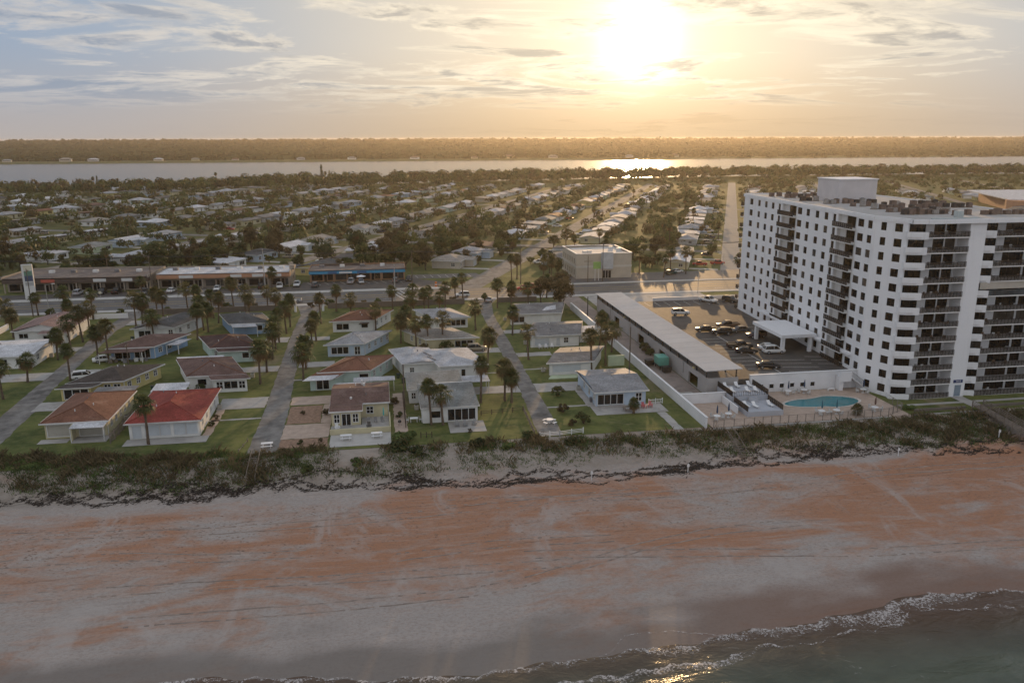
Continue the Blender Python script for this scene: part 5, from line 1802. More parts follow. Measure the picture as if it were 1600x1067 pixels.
def shop(name, label, x0, x1, y0, y1, h, rz, wallm, fasm, roofm, nshop, fas_h=1.2, canopy=2.4, signs=()):
    w, d = x1 - x0, y1 - y0
    root = block_thing(name, label, 'shop', x0, x1, y0, y1, rz)
    mb = MB()
    bay = w / nshop
    ops = []
    for k in range(nshop):
        ops.append((k * bay + .5, k * bay + bay * .52, .35, 2.5))
        ops.append((k * bay + bay * .58, k * bay + bay * .58 + 1.0, .05, 2.5))
        ops.append((k * bay + bay * .58 + 1.15, (k + 1) * bay - .35, .35, 2.5))
    wall_seg(mb, (-w / 2, 0), (w / 2, 0), 0, h, ops, .15)
    wall_seg(mb, (w / 2, 0), (w / 2, d), 0, h, [(3 + 3 * k, 4 + 3 * k, 1.2, 2.4) for k in range(int((d - 4) / 3))], .15)
    wall_seg(mb, (w / 2, d), (-w / 2, d), 0, h, [])
    wall_seg(mb, (-w / 2, d), (-w / 2, 0), 0, h, [])
    mb.build('wall', wallm, root)
    for i, (s0, s1, za, zb) in enumerate(ops):
        door = i % 3 == 1
        fr = MB()
        x = -w / 2
        fr.box(x + s0, x + s1, -.02, .05, zb - .1, zb)
        fr.box(x + s0, x + s0 + .08, -.02, .05, za, zb - .1)
        fr.box(x + s1 - .08, x + s1, -.02, .05, za, zb - .1)
        o = fr.build('door' if door else 'shop_window', M_CLUTTER, root)
        MB().box(x + s0 + .08, x + s1 - .08, .06, .10, za, zb - .1).build('pane', M_GLASS if random.random() < .7 else M_GLASS2, o)
    for k in range(int((d - 4) / 3)):
        MB().box(w / 2 - .12, w / 2 - .08, 3 + 3 * k, 4 + 3 * k, 1.2, 2.4).build('pane', M_GLASS, root)
    # canopy with a deep fascia carried on posts
    MB().box(-w / 2 - .2, w / 2 + .2, -canopy, -.01, h - fas_h, h - .25).build('canopy', fasm, root)
    MB().box(-w / 2 - .15, w / 2 + .15, -canopy + .1, d + .1, h - .02, h + .12).build('roof', roofm, root)
    ed = MB()
    ed.box(-w / 2 - .25, w / 2 + .25, d + .1, d + .35, h - .3, h + .55)
    ed.box(-w / 2 - .3, -w / 2 - .15, -canopy, d + .1, h - .3, h + .55)
    ed.box(w / 2 + .15, w / 2 + .3, -canopy, d + .1, h - .3, h + .55)
    ed.build('parapet', wallm, root)
    for k in range(nshop + 1):
        x = -w / 2 + k * bay
        x = min(max(x, -w / 2 + .2), w / 2 - .2)
        MB().box(x - .18, x + .18, -canopy + .2, -canopy + .56, 0, h - fas_h - .002).build('post', wallm, root)
    for (sx, sw, sm, txt, tm) in signs:
        s = MB().box(sx - sw / 2, sx + sw / 2, -canopy - .12, -canopy - .005, h - fas_h + .12, h - .38).build('shop_sign', sm, root)
        if txt:
            t_ = text_part('lettering', txt, .62, (sx, -canopy - .13, h - fas_h / 2 - .13), s, tm)
    for k in range(int(w / 7)):
        MB().box(-w / 2 + 3 + k * 7, -w / 2 + 4.6 + k * 7, d * .45, d * .45 + 1.3, h + .12, h + 1.0).build('roof_unit', M_FASCIA if k % 2 else M_CLUTTER, root)
    return root


M_BROWNF = mat('fascia_brown', (.085, .062, .052), .7, .1, .5)
M_ORANGF = mat('fascia_orange_brown', (.44, .23, .14), .7, .08, .4)
M_BLUEF = mat('fascia_bright_blue', (.045, .27, .46), .55, .06, .4)
M_TAN = mat('shop_wall_tan', (.33, .28, .23), .8, .1, .4)
M_ORW = mat('shop_wall_orange', (.34, .20, .12), .8, .1, .4)
M_SIGNW = mat('sign_white', (.60, .60, .58), .5, .05)
M_SIGNR = mat('sign_red', (.42, .10, .07), .5, .1)
M_LET = mat('sign_letters_dark', (.06, .07, .10), .6)
M_BROWNR = roof_mat('shop_roof_brown', (.20, .165, .145), 5, wear=(.26, .22, .195), depth=.1)
s1_ = shop('shop_row', 'dark brown fronted row of shops at the left beside the tall white sign', -120, -75.5, 277.5, 293.5, 4.7, R(-3.5), M_TAN, M_BROWNF, M_BROWNR, 6, 1.5, 2.6,
           [(-8.5, 4.2, M_SIGNR, '', None), (7.5, 4.0, M_SIGNW, '', None), (16, 3.4, M_SIGNW, '', None)])
s2_ = shop('shop_row', 'long row of shops with a white roof and an orange brown fascia', -73.0, -30.6, 277.0, 288.0, 4.9, R(-3.0), M_TAN, M_ORANGF, ROOFS['white'], 6, 1.5, 2.4,
           [(-12, 4.5, M_SIGNW, '', None), (4.0, 3.6, M_SIGNW, '', None), (11.0, 3.6, M_SIGNW, '', None), (17.2, 3.0, M_SIGNW, '', None)])
MB().box(20.6, 22.2, 3.0, 4.4, 4.9, 6.4).build('chimney', M_TAN, s2_)
s3_ = shop('shop_row', 'small shop block with a bright blue fascia and slanted parking bays', -24.6, 7.8, 281.6, 291.2, 4.0, 0.0, M_ORW, M_BLUEF, M_BROWNR, 4, 1.15, 2.2,
           [(-8.5, 3.0, mat('sign_blue_dark', (.03, .10, .22), .5), '', None), (-4.0, 4.4, M_SIGNW, '', None), (1.5, 3.2, mat('sign_blue_dark', (.03, .10, .22), .5), '', None)])
for x in np.linspace(2.5, 15.5, 9):
    MB().box(x - .06, x + .06, 8.6, 9.4, 4.1, 5.3).build('roof_post', M_ORW, s3_)
MB().box(-13.5, 1.2, 8.2, 8.5, 4.1, 4.9).build('roof_screen', M_BROWNF, s3_)
t = thing('white_parasol', 'open white parasol before the blue fronted shop', 'parasol', (-7.2, 277.6, .02))
MB().tube((0, 0, 0), (0, 0, 2.3), .05, n=6).build('pole', M_DMETAL, t)
MB().loft([[(1.7 * math.cos(a), 1.7 * math.sin(a), 2.05) for a in np.linspace(0, 6.283, 9)[:-1]], [(.05 * math.cos(a), .05 * math.sin(a), 2.6) for a in np.linspace(0, 6.283, 9)[:-1]]]).build('canopy', M_WHITE, t)

# ---- office block
ofc = thing('office_block', 'two storey beige office block with a pale tower panel over its door', 'building', (77, 270.6, 0))
OX = lambda mb, nm, m, p=None: mb.build(nm, m, p or ofc)
M_OFF = mat('office_beige', (.46, .41, .335), .85, .06, .4)
M_OFF2 = mat('office_band', (.52, .50, .45), .85, .05, .4)
mb = MB()
opsW = [(1.6 + k * 3.3, 2.8 + k * 3.3, z, z + 2.0) for k in range(6) for z in (1.0, 5.0)]
opsS = [(9.6, 12.6, .1, 2.9)]
wall_seg(mb, (-9.8, 0), (10.2, 0), 0, 8.7, opsS, .25)
wall_seg(mb, (10.2, 0), (10.2, 22), 0, 8.7, [])
wall_seg(mb, (10.2, 22), (-9.8, 22), 0, 8.7, [])
wall_seg(mb, (-9.8, 22), (-9.8, 0), 0, 8.7, opsW, .2)
OX(mb, 'wall', M_OFF)
for (s0, s1, za, zb) in opsW:
    y1, y0 = 22 - s0, 22 - s1
    f = OX(MB().box(-9.86, -9.75, y0 - .1, y1 + .1, za - .12, za), 'window', M_OFF2)
    MB().box(-9.66, -9.6, y0, y1, za, zb).build('pane', M_GLASS2, f)
f = OX(MB().box(-.25, 2.85, .10, .18, 2.75, 2.9).box(.75, .85, .10, .18, .1, 2.75).box(1.75, 1.85, .10, .18, .1, 2.75), 'entrance_door', M_WHITE)
MB().box(-.2, 2.8, .19, .22, .1, 2.75).build('pane', M_GLASS, f)
OX(MB().box(-9.9, 10.3, -.08, -.004, 3.9, 4.6), 'string_band', M_OFF2)
OX(MB().box(-9.9, -9.804, -.08, 22.1, 3.9, 4.6), 'string_band', M_OFF2)
OX(MB().box(-.9, 3.3, -.9, -.09, 3.4, 9.3), 'tower_panel', mat('office_panel_grey', (.44, .46, .47), .7))
OX(MB().box(-9.5, 9.9, .3, 21.7, 8.0, 8.2), 'roof', mat('office_roof_pale', (.55, .52, .48), .8, .1, .3))
pp = MB()
for a in ((-9.95, 10.35, -.15, .25), (-9.95, 10.35, 21.75, 22.15)):
    pp.box(a[0], a[1], a[2], a[3], 8.7, 8.95)
pp.box(-9.95, -9.55, .25, 21.75, 8.7, 8.95).box(9.95, 10.35, .25, 21.75, 8.7, 8.95)
OX(pp, 'coping', M_WHITE)
for k, (x, y) in enumerate(((-6.5, 4), (-4.6, 4.6), (6.0, 14), (7.5, 9))):
    OX(MB().box(x, x + 1.5, y, y + 1.2, 8.2, 9.3), 'roof_unit', M_FASCIA)
text_part('wall_lettering', 'Cofisa', 1.1, (-5.4, -.02, 6.3), ofc, mat('letters_brown', (.30, .25, .20), .7)) if False else None
OX(MB().box(-7.0, -4.0, -.05, -.006, 6.0, 6.35), 'wall_sign', mat('letters_brown', (.33, .28, .22), .7))
gs = thing('green_sign', 'lime green sign on two white posts before the office block', 'sign', (73.4, 266.0, 0))
MB().box(-1.3, 1.3, -.15, .15, 4.2, 6.6).build('board', mat('sign_lime', (.24, .40, .12), .5), gs)
for x in (-.7, .6):
    MB().box(x, x + .14, -.07, .07, 0, 4.19).build('post', M_WHITE, gs)
# ---- tall white pylon sign at the far left
py = thing('pylon_sign', 'tall white pylon sign with stacked panels at the left edge', 'sign', (-108.0, 265.6, 0), R(8))
MB().box(-1.5, 1.5, -.35, .35, 0, 10.8).build('pillar', M_SIGNW, py)
for k, (z0, z1, m) in enumerate(((9.0, 10.5, mat('sign_cream', (.55, .52, .40), .5)), (7.3, 8.8, mat('sign_green_dark', (.12, .22, .16), .5)), (5.6, 7.3, mat('sign_navy', (.06, .08, .14), .5)), (4.2, 5.3, mat('sign_grey', (.35, .36, .36), .5)))):
    MB().box(-.9, 1.3, -.42, -.352, z0, z1).build('sign_panel', m, py)
# ---- large store right behind the tower
bs_ = thing('store_building', 'large store with a white flat roof and a salmon drum behind the tower', 'building', (430, 500, 0))
def bpart(nm, mb, m):
    o = mb.build(nm, m, bs_)
    o.location = (-430 + 30, -500, 0)
    return o
M_SALM = mat('salmon_wall', (.46, .25, .15), .8, .06, .2)
bpart('wall', MB().prism([(384, 474), (396, 466), (560, 444), (572, 538), (424, 556)], 0, 7.6), M_SALM)
bpart('roof', MB().prism([(378, 472), (391, 461), (562, 437), (578, 543), (419, 563)], 7.6, 8.3), ROOFS['white'])
bpart('drum', MB().prism([(384 + 9 * math.cos(a), 468 + 9 * math.sin(a)) for a in np.linspace(0, 6.283, 21)[:-1]], 0, 8.0), M_SALM)
bpart('side_roof', MB().add([(338, 433, 4.5), (378, 466, 4.5), (400, 440, 4.5), (360, 407, 4.5), (372, 440, 6.8), (378, 445, 6.8)], [(0, 3, 4), (3, 2, 5, 4), (2, 1, 5), (1, 0, 4, 5)]), ROOFS['dgrey'])
bpart('side_wall', MB().prism([(339, 433), (360, 409), (399, 440), (378, 464)], 0, 4.5), M_TAN)
for k in range(8):
    bpart('roof_unit', MB().box(430 + k * 13, 434 + k * 13, 470 + (k % 3) * 9, 474 + (k % 3) * 9, 8.3, 10.2), M_CLUTTER)

# ---- houses on the far river bank (large villas, a few pixels each)
villa = MB().prism([(-11, 0), (11, 0), (11, 10), (4, 10), (4, 14), (-11, 14)], 0, 6.0)
villa_me = villa.mesh('riverside_villa', WALLS['white'])
vr = MB()
vr.add([(-12, -1, 6), (12, -1, 6), (12, 15, 6), (-12, 15, 6), (-5, 7, 9.5), (5, 7, 9.5)], [(0, 1, 5, 4), (1, 2, 5), (2, 3, 4, 5), (3, 0, 4), (0, 3, 2, 1)])
vr_me = vr.mesh('roof', ROOFS['lgrey'])
vw_me = MB().box(-9, 8, -.08, -.02, 3.4, 5).mesh('window_row', M_GLASS2)
for i, (px_, sc_) in enumerate(sorted([(-1090, 1.7), (-1040, 1.3), (-960, 1.0), (-900, 1.0), (-700, 1.5), (-640, 1.3), (-500, 1.2), (-330, 1.0), (-180, 1.1), (-60, 1.2), (90, 1.3), (240, 1.0), (330, 1.6), (440, 1.4), (640, 1.2), (770, 1.5), (-820, 1.1), (-420, 1.1)])):
    y = 2012 + .03 * px_ + random.uniform(0, 25)
    o = put('riverside_villa', villa_me, None, (px_, y, -1.0), random.uniform(-.3, .3), (sc_ * .75, sc_ * .75, sc_ * .62))
    tag(o, 'pale villa on the far river bank, %s from the left' % NTH[i + 1], 'house', 'villas on the far river bank')
    r_ = put('roof', vr_me, o)
    own_mat(r_, ROOFS[random.choice(['lgrey', 'terra', 'white', 'beige', 'brown'])])
    put('window_row', vw_me, o)
    own_mat(o, WALLS[random.choice(['beige', 'grey', 'white', 'cream'])])
# ================================================================ VEHICLES
def car_paint(name, c, rough=.38):
    return mat('paint_' + name, c, rough, .03, .5, spec=.5)
PAINT = {'white': car_paint('white', (.66, .66, .65)), 'black': car_paint('black', (.012, .012, .013)), 'silver': car_paint('silver', (.36, .37, .38)), 'grey': car_paint('grey', (.10, .105, .11)),
         'red': car_paint('red', (.36, .025, .018)), 'navy': car_paint('navy', (.02, .028, .055)), 'brown': car_paint('brown', (.10, .052, .032)), 'plum': car_paint('plum', (.05, .035, .055)), 'green': car_paint('green', (.03, .06, .045)), 'beige': car_paint('beige', (.30, .26, .20))}
M_TYRE = mat('tyre', (.018, .018, .018), .8, .2, 3)
M_RIM = mat('wheel_rim', (.30, .30, .31), .4, .1, 3)
M_CGLASS = glass_mat('car_glass', (.012, .014, .016), .06, .6)
M_HEAD = mat('headlight', (.62, .62, .60), .2, .05, 3)
M_TAIL = mat('taillight', (.30, .02, .015), .3, .05, 3)


def ring(x, zb, zt, w, tuck=.12, crown=.06):
    """body cross-section at length x (8 points)"""
    return [(x, -w + tuck, zb), (x, -w, zb + .18), (x, -w, zt - .22), (x, -w + .10, zt), (x, w - .10, zt), (x, w, zt - .22), (x, w, zb + .18), (x, w - tuck, zb)]


def cab_ring(x, zb, zt, wb, wt):
    return [(x, -wb, zb), (x, -wt, zt - .04), (x, -wt + .12, zt), (x, wt - .12, zt), (x, wt, zt - .04), (x, wb, zb)]


def car_proto(kind):
    root = thing(kind, 'x', 'car')
    if kind == 'sedan':
        L, w = 4.7, .90
        st = [(-2.35, .45, .78), (-2.28, .30, .92), (-1.7, .22, .98), (-.9, .2, .96), (.8, .2, .94), (1.5, .22, .90), (2.15, .28, .78), (2.35, .42, .66)]
        cab = [(-1.75, .95, .97), (-1.05, .94, 1.40), (-.2, .94, 1.45), (.35, .94, 1.42), (1.15, .92, .95)]
        axle, r = 1.38, .33
    elif kind == 'suv':
        L, w = 4.75, .95
        st = [(-2.37, .50, 1.0), (-2.32, .34, 1.10), (-1.7, .28, 1.12), (-.5, .27, 1.11), (.9, .27, 1.09), (1.6, .28, 1.05), (2.2, .34, .95), (2.37, .48, .80)]
        cab = [(-2.28, 1.10, 1.16), (-2.0, 1.10, 1.70), (-.8, 1.10, 1.77), (.35, 1.09, 1.74), (1.15, 1.07, 1.10)]
        axle, r = 1.42, .37
    else:                       # pickup
        L, w = 5.6, .98
        st = [(-2.8, .52, 1.02), (-2.74, .40, 1.08), (-1.7, .36, 1.08), (-.65, .34, 1.08), (.9, .34, 1.10), (1.9, .36, 1.08), (2.65, .42, 1.0), (2.8, .52, .86)]
        cab = [(-.75, 1.08, 1.12), (-.62, 1.08, 1.80), (.2, 1.08, 1.86), (.75, 1.08, 1.83), (1.45, 1.08, 1.12)]
        axle, r = 1.75, .40
    body = MB().loft([ring(x, zb, zt, w if 0 < i < len(st) - 1 else w - .12) for i, (x, zb, zt) in enumerate(st)])
    b = body.build('body', PAINT['white'], root, True)
    if kind == 'pickup':
        MB().box(-2.66, -.85, -.80, .80, 1.084, 1.10).build('load_bed', M_DMETAL, root)
        for s in (-1, 1):
            y0, y1 = sorted((s * .81, s * .96))
            q = MB().box(-2.72, -.80, y0, y1, 1.05, 1.22).build('bed_side', PAINT['white'], root)
        MB().box(-2.78, -2.68, -.96, .96, 1.04, 1.22).build('tailgate', PAINT['white'], root)
    g = MB().loft([cab_ring(x, zb - .02, zt, w - .05, w - .22 if 0 < i < len(cab) - 1 else w - .12) for i, (x, zb, zt) in enumerate(cab)])
    g.build('windows', M_CGLASS, root, True)
    rf = MB()
    a, m_, c = cab[1], cab[2], cab[3]
    rf.loft([[(x, -(w - .26), z + .006), (x, w - .26, z + .006), (x, w - .30, z + .04), (x, -(w - .30), z + .04)] for x, _, z in (a, m_, c)])
    rf.build('roof', PAINT['white'], root)
    pl2_ = MB()
    for s in (-1, 1):                                   # pillars
        for x0, z0, x1, z1 in ((cab[0][0], cab[0][1], a[0], a[2]), (-.3, cab[1][1], -.3, m_[2] - .02), (cab[4][0], cab[4][1], c[0], c[2])):
            pl2_.tube((x0, s * (w - .09), z0), (x1, s * (w - .215), z1), .045, n=4)
    pl2_.build('pillars', PAINT['white'], root)
    wh = []
    for sx in (-1, 1):
        for sy in (-1, 1):
            y0, y1 = sorted((sy * (w - .22), sy * (w + .02)))
            t_ = MB().tube((sx * axle, y0, r), (sx * axle, y1, r), r, n=14).build('wheel', M_TYRE, root)
            MB().tube((sx * axle, sy * (w + .005), r), (sx * axle, sy * (w + .04), r), r * .62, n=10).build('rim', M_RIM, t_)
    xe, xr = st[-1][0], st[0][0]
    for s in (-1, 1):
        y0, y1 = sorted((s * .45, s * .78))
        MB().box(xe - .14, xe + .015, y0, y1, st[-1][2] - .20, st[-1][2] - .04).build('headlight', M_HEAD, root)
        MB().box(xr - .015, xr + .14, y0, y1, st[0][2] - .22, st[0][2] - .04).build('taillight', M_TAIL, root)
    return root


CAR = {k: car_proto(k) for k in ('sedan', 'suv', 'pickup')}
car_used = set()


def place_car(kind, paint, x, y, z, deg, label, group=None, cat=None):
    src = CAR[kind]
    o = src if kind not in car_used else copy_tree(src)
    car_used.add(kind)
    o.location = (x, y, z)
    o.rotation_euler = (0, 0, R(deg))
    for ch in o.children:
        if ch.name.split('.')[0] in ('body', 'roof', 'pillars', 'bed_side', 'tailgate'):
            own_mat(ch, PAINT[paint])
    o['label'] = label
    o['category'] = cat or {'sedan': 'car', 'suv': 'suv', 'pickup': 'pickup'}[kind]
    if group:
        o['group'] = group
    elif 'group' in o:
        del o['group']
    return o


Z = DK + .004
G1, G2, G3 = 'cars parked on the raised deck', 'cars parked before the shops', 'cars parked in inland driveways'
place_car('suv', 'white', 77.2, 196.4, Z, -10, 'white estate car standing alone in the sunlight on the car deck', G1)
place_car('pickup', 'white', 91.0, 211.0, Z, -60, 'white pickup at the highway end of the car deck', G1)
place_car('suv', 'black', 97.2, 210.0, Z, -60, 'black car beside the white pickup at the highway end of the deck', G1)
place_car('pickup', 'brown', 83.2, 180.2, Z, 174, 'brown pickup in the middle of the car deck', G1)
place_car('sedan', 'black', 76.2, 177.6, Z, 172, 'small black car left of the brown pickup', G1)
place_car('suv', 'black', 78.9, 174.0, Z, 168, 'black estate car in front of the brown pickup', G1)
place_car('sedan', 'grey', 84.2, 175.6, Z, 186, 'dark grey car right behind the black estate car', G1)
place_car('suv', 'plum', 85.6, 169.8, Z, 184, 'plum coloured car next to the entrance canopy', G1)
place_car('pickup', 'black', 77.4, 160.9, Z, -8, 'black pickup standing behind the parked saloon', G1)
place_car('sedan', 'black', 77.2, 157.0, Z, -8, 'black saloon in front of the black pickup', G1)
place_car('suv', 'white', 82.9, 155.9, Z, -4, 'white crossover before the canopy pillar', G1)
place_car('sedan', 'white', 83.2, 158.9, Z, -4, 'white car half hidden behind the white crossover', G1)
place_car('sedan', 'black', 76.4, 145.4, Z, -12, 'black saloon alone nearest the pool', G1)
shopcars = [('suv', 'black', -101.5, 270.0, 'black car before the dark brown shops'), ('suv', 'silver', -96.0, 270.6, 'silver van like car before the dark brown shops'), ('suv', 'black', -88.8, 270.6, 'left of two black cars before the dark brown shops'), ('pickup', 'black', -84.6, 271, 'right of two black cars before the dark brown shops'),
            ('pickup', 'grey', -75.5, 268.5, 'dark pickup between the two shop rows'), ('sedan', 'white', -67.5, 270, 'white car at the left before the orange fascia'), ('suv', 'grey', -61.6, 270, 'grey car behind a palm before the orange fascia'), ('sedan', 'white', -53.6, 271.0, 'white car in the middle before the orange fascia'),
            ('suv', 'grey', -46.0, 271, 'grey car behind the pole before the orange fascia'), ('pickup', 'black', -39.8, 271.6, 'black pickup before the orange fascia'), ('pickup', 'white', -33.8, 271.5, 'white pickup at the right end of the orange fascia'), ('pickup', 'white', -28.4, 273.8, 'white truck before the gap between the shops'),
            ('suv', 'grey', -22.2, 271.4, 'dark car at the left bay of the blue shop'), ('pickup', 'silver', -10.6, 276.2, 'silver pickup before the blue shop'), ('sedan', 'silver', -7.2, 275.8, 'silver car before the blue shop'), ('suv', 'grey', 4.6, 275.6, 'dark car at the right end of the blue shop'), ('suv', 'black', 9.2, 277.6, 'large black car beside the blue shop')]
for k, p, x, y, lb in shopcars:
    place_car(k, p, x, y, .024, 90 + random.uniform(-12, 12) if random.random() < .6 else -90 + random.uniform(-10, 10), lb, G2)
place_car('suv', 'white', 24.4, 245.2, .03, 180, 'white car driving on the highway behind a palm')
place_car('suv', 'red', 45.2, 252.8, .03, 176, 'red car driving on the highway right of the crossing')
place_car('pickup', 'red', 48.4, 254.9, .03, 176, 'red pickup beside the red car on the highway')
place_car('sedan', 'silver', 31.6, 236.4, .03, 80, 'silver car at the head of the narrow street')
place_car('pickup', 'silver', -27.2, 245.3, .03, 180, 'silver pickup on the highway at the gated street head')
place_car('sedan', 'white', -62.0, 184.4, .03, 20, 'white car under cover beside the dark porch')
place_car('suv', 'white', -61.6, 170.9, .03, 12, 'white car beside the yellow house')
place_car('suv', 'green', 103.4, 274.0, .03, 20, 'dark green car right of the office block')
place_car('sedan', 'white', 107.0, 277.5, .03, 24, 'white car behind the dark green car')
place_car('pickup', 'red', 129.5, 293.5, .03, 5, 'red pickup beside the straight inland street')
n_far = 0
for (x, y, r_) in FAR:
    if math.hypot(x, y) < 600 and random.random() < .55 and n_far < 95:
        k = random.choice(['sedan', 'suv', 'suv', 'pickup'])
        p = random.choice(['white', 'white', 'black', 'silver', 'grey', 'navy', 'red', 'beige'])
        i_ = round(((Vector((x, y)) - ORG).dot(NRM)) / 84.0)
        side = 1 if (Vector((x, y)) - ORG).dot(NRM) - i_ * 84.0 > 0 else -1
        q = Vector((x, y)) - NRM * side * random.uniform(3.5, 6.0) + DIR * random.uniform(-6.5, 6.5)
        place_car(k, p, q.x, q.y, .04, math.degrees(math.atan2(NRM.y, NRM.x)) + random.choice([0, 180]) + random.uniform(-5, 5),
                  'parked %s %s, %s' % (p, {'sedan': 'car', 'suv': 'suv', 'pickup': 'pickup'}[k], zone(q.x, q.y)), G3)
        n_far += 1
# ================================================================ PLANTS
M_TRUNK = mat('palm_trunk', (.115, .085, .062), .95, .25, 2.0, .5, 6)
M_BARK = mat('tree_bark', (.085, .065, .05), .95, .25, 2.0, .4, 5)
M_FROND = mat('palm_frond', (.068, .082, .026), .65, .35, .8, trans=.35)
M_FROND2 = mat('palm_frond_olive', (.092, .086, .032), .65, .35, .8, trans=.35)
M_DEAD = mat('palm_frond_dead', (.15, .095, .045), .9, .3, 1.2, trans=.25)
LEAF = [mat('leaf_dark', (.052, .068, .024), .7, .45, .12, trans=.35), mat('leaf_mid', (.078, .098, .030), .7, .45, .12, trans=.35), mat('leaf_olive', (.092, .095, .033), .7, .45, .12, trans=.35), mat('leaf_brownish', (.088, .070, .033), .7, .45, .12, trans=.35)]
M_DUNE = mat('dune_plants', (.090, .125, .036), .85, .45, .35, trans=.2)
M_DUNE2 = mat('sea_oats', (.135, .105, .055), .9, .35, .6, trans=.2)


def frond_fan(mb, rs, origin, dirv, pet, length, blades, spread, droop):
    """one fan leaf: stalk and radiating blades folding down at the tips"""
    d = Vector(dirv).normalized()
    up = Vector((0, 0, 1))
    side = d.cross(up)
    side = side.normalized() if side.length > .05 else Vector((1, 0, 0))
    nrm = side.cross(d).normalized()
    base = Vector(origin) + d * pet
    mb.tube(origin, base, .025, .02, 3, False)
    for k in range(blades):
        a = (k / (blades - 1) - .5) * spread
        bd = (d * math.cos(a) + side * math.sin(a)).normalized()
        l = length * (1 - .28 * abs(a) / (spread / 2)) * rs.uniform(.88, 1.1)
        w = Vector((-side.x * math.sin(a), -side.y * math.sin(a), 0)) if False else bd.cross(nrm).normalized()
        m_ = base + bd * (l * .55) + nrm * .05
        t_ = base + bd * l - Vector((0, 0, droop * l * rs.uniform(.6, 1.2)))
        hw = .055 + .03 * rs.random()
        mb.add([base, m_ - w * hw, m_ + w * hw, t_], [(0, 1, 2), (1, 3, 2)])


def palm_crown(seed, n, live=True, r=1.0):
    rs = random.Random(seed)
    mb = MB()
    for i in range(n):
        f = (i + .5) / n
        el = (math.radians(78) - f * math.radians(118)) if live else math.radians(rs.uniform(-75, -30))
        az = i * 2.39996 + rs.uniform(-.3, .3)
        d = (math.cos(el) * math.cos(az), math.cos(el) * math.sin(az), math.sin(el) + .10)
        frond_fan(mb, rs, (0, 0, rs.uniform(-.25, .15)), d, rs.uniform(.55, .95) * r, rs.uniform(.85, 1.1) * r, 9, R(165), .35 + .35 * f)
    return mb


CROWN = [palm_crown(1, 36).mesh('crown', M_FROND), palm_crown(2, 42).mesh('crown', M_FROND2), palm_crown(3, 28, r=1.12).mesh('crown', M_FROND), palm_crown(4, 22, r=1.2).mesh('crown', M_FROND2), palm_crown(5, 48, r=.95).mesh('crown', M_FROND)]
SKIRT = [palm_crown(9, 5, False, .8).mesh('dead_fronds', M_DEAD), palm_crown(10, 16, False, .95).mesh('dead_fronds', M_DEAD), palm_crown(12, 24, False, 1.05).mesh('dead_fronds', M_DEAD)]
def trunk_mesh(seed):
    rs = random.Random(seed)
    pts, rad = [], []
    bx, by = rs.uniform(-.05, .05), rs.uniform(-.05, .05)
    for i in range(8):
        f = i / 7
        pts.append((bx * math.sin(f * 3), by * math.sin(f * 2.5), f))
        rad.append(.21 - .06 * f + (.06 if i == 0 else 0) + (.03 if i % 2 else 0))
    return MB().path(pts, rad, 8).mesh('trunk', M_TRUNK, True)
TRUNK = [trunk_mesh(i) for i in range(3)]
pcount = [0]
def palm(x, y, h, label, s=1.0, lean=0.0, z=0.0, group='sabal palms on the house lots and verges', v=None):
    k = pcount[0]
    h *= random.uniform(.9, 1.14)
    pcount[0] += 1
    p = thing('sabal_palm', label, 'palm tree', (x, y, z - .05), random.uniform(0, 6.28), group)
    p.rotation_euler = (lean, lean * .6, random.uniform(0, 6.28))
    t_ = put('trunk', TRUNK[k % 3], p)
    t_.scale = (1.0, 1.0, h)
    c = put('crown', CROWN[(k * 7 // 3 if v is None else v) % 5], p, (0, 0, h), random.uniform(0, 6), (s, s, s * .95))
    put('dead_fronds', SKIRT[(k * 5 // 2) % 3], p, (0, 0, h - .1), 0, (s, s, s))
    return p


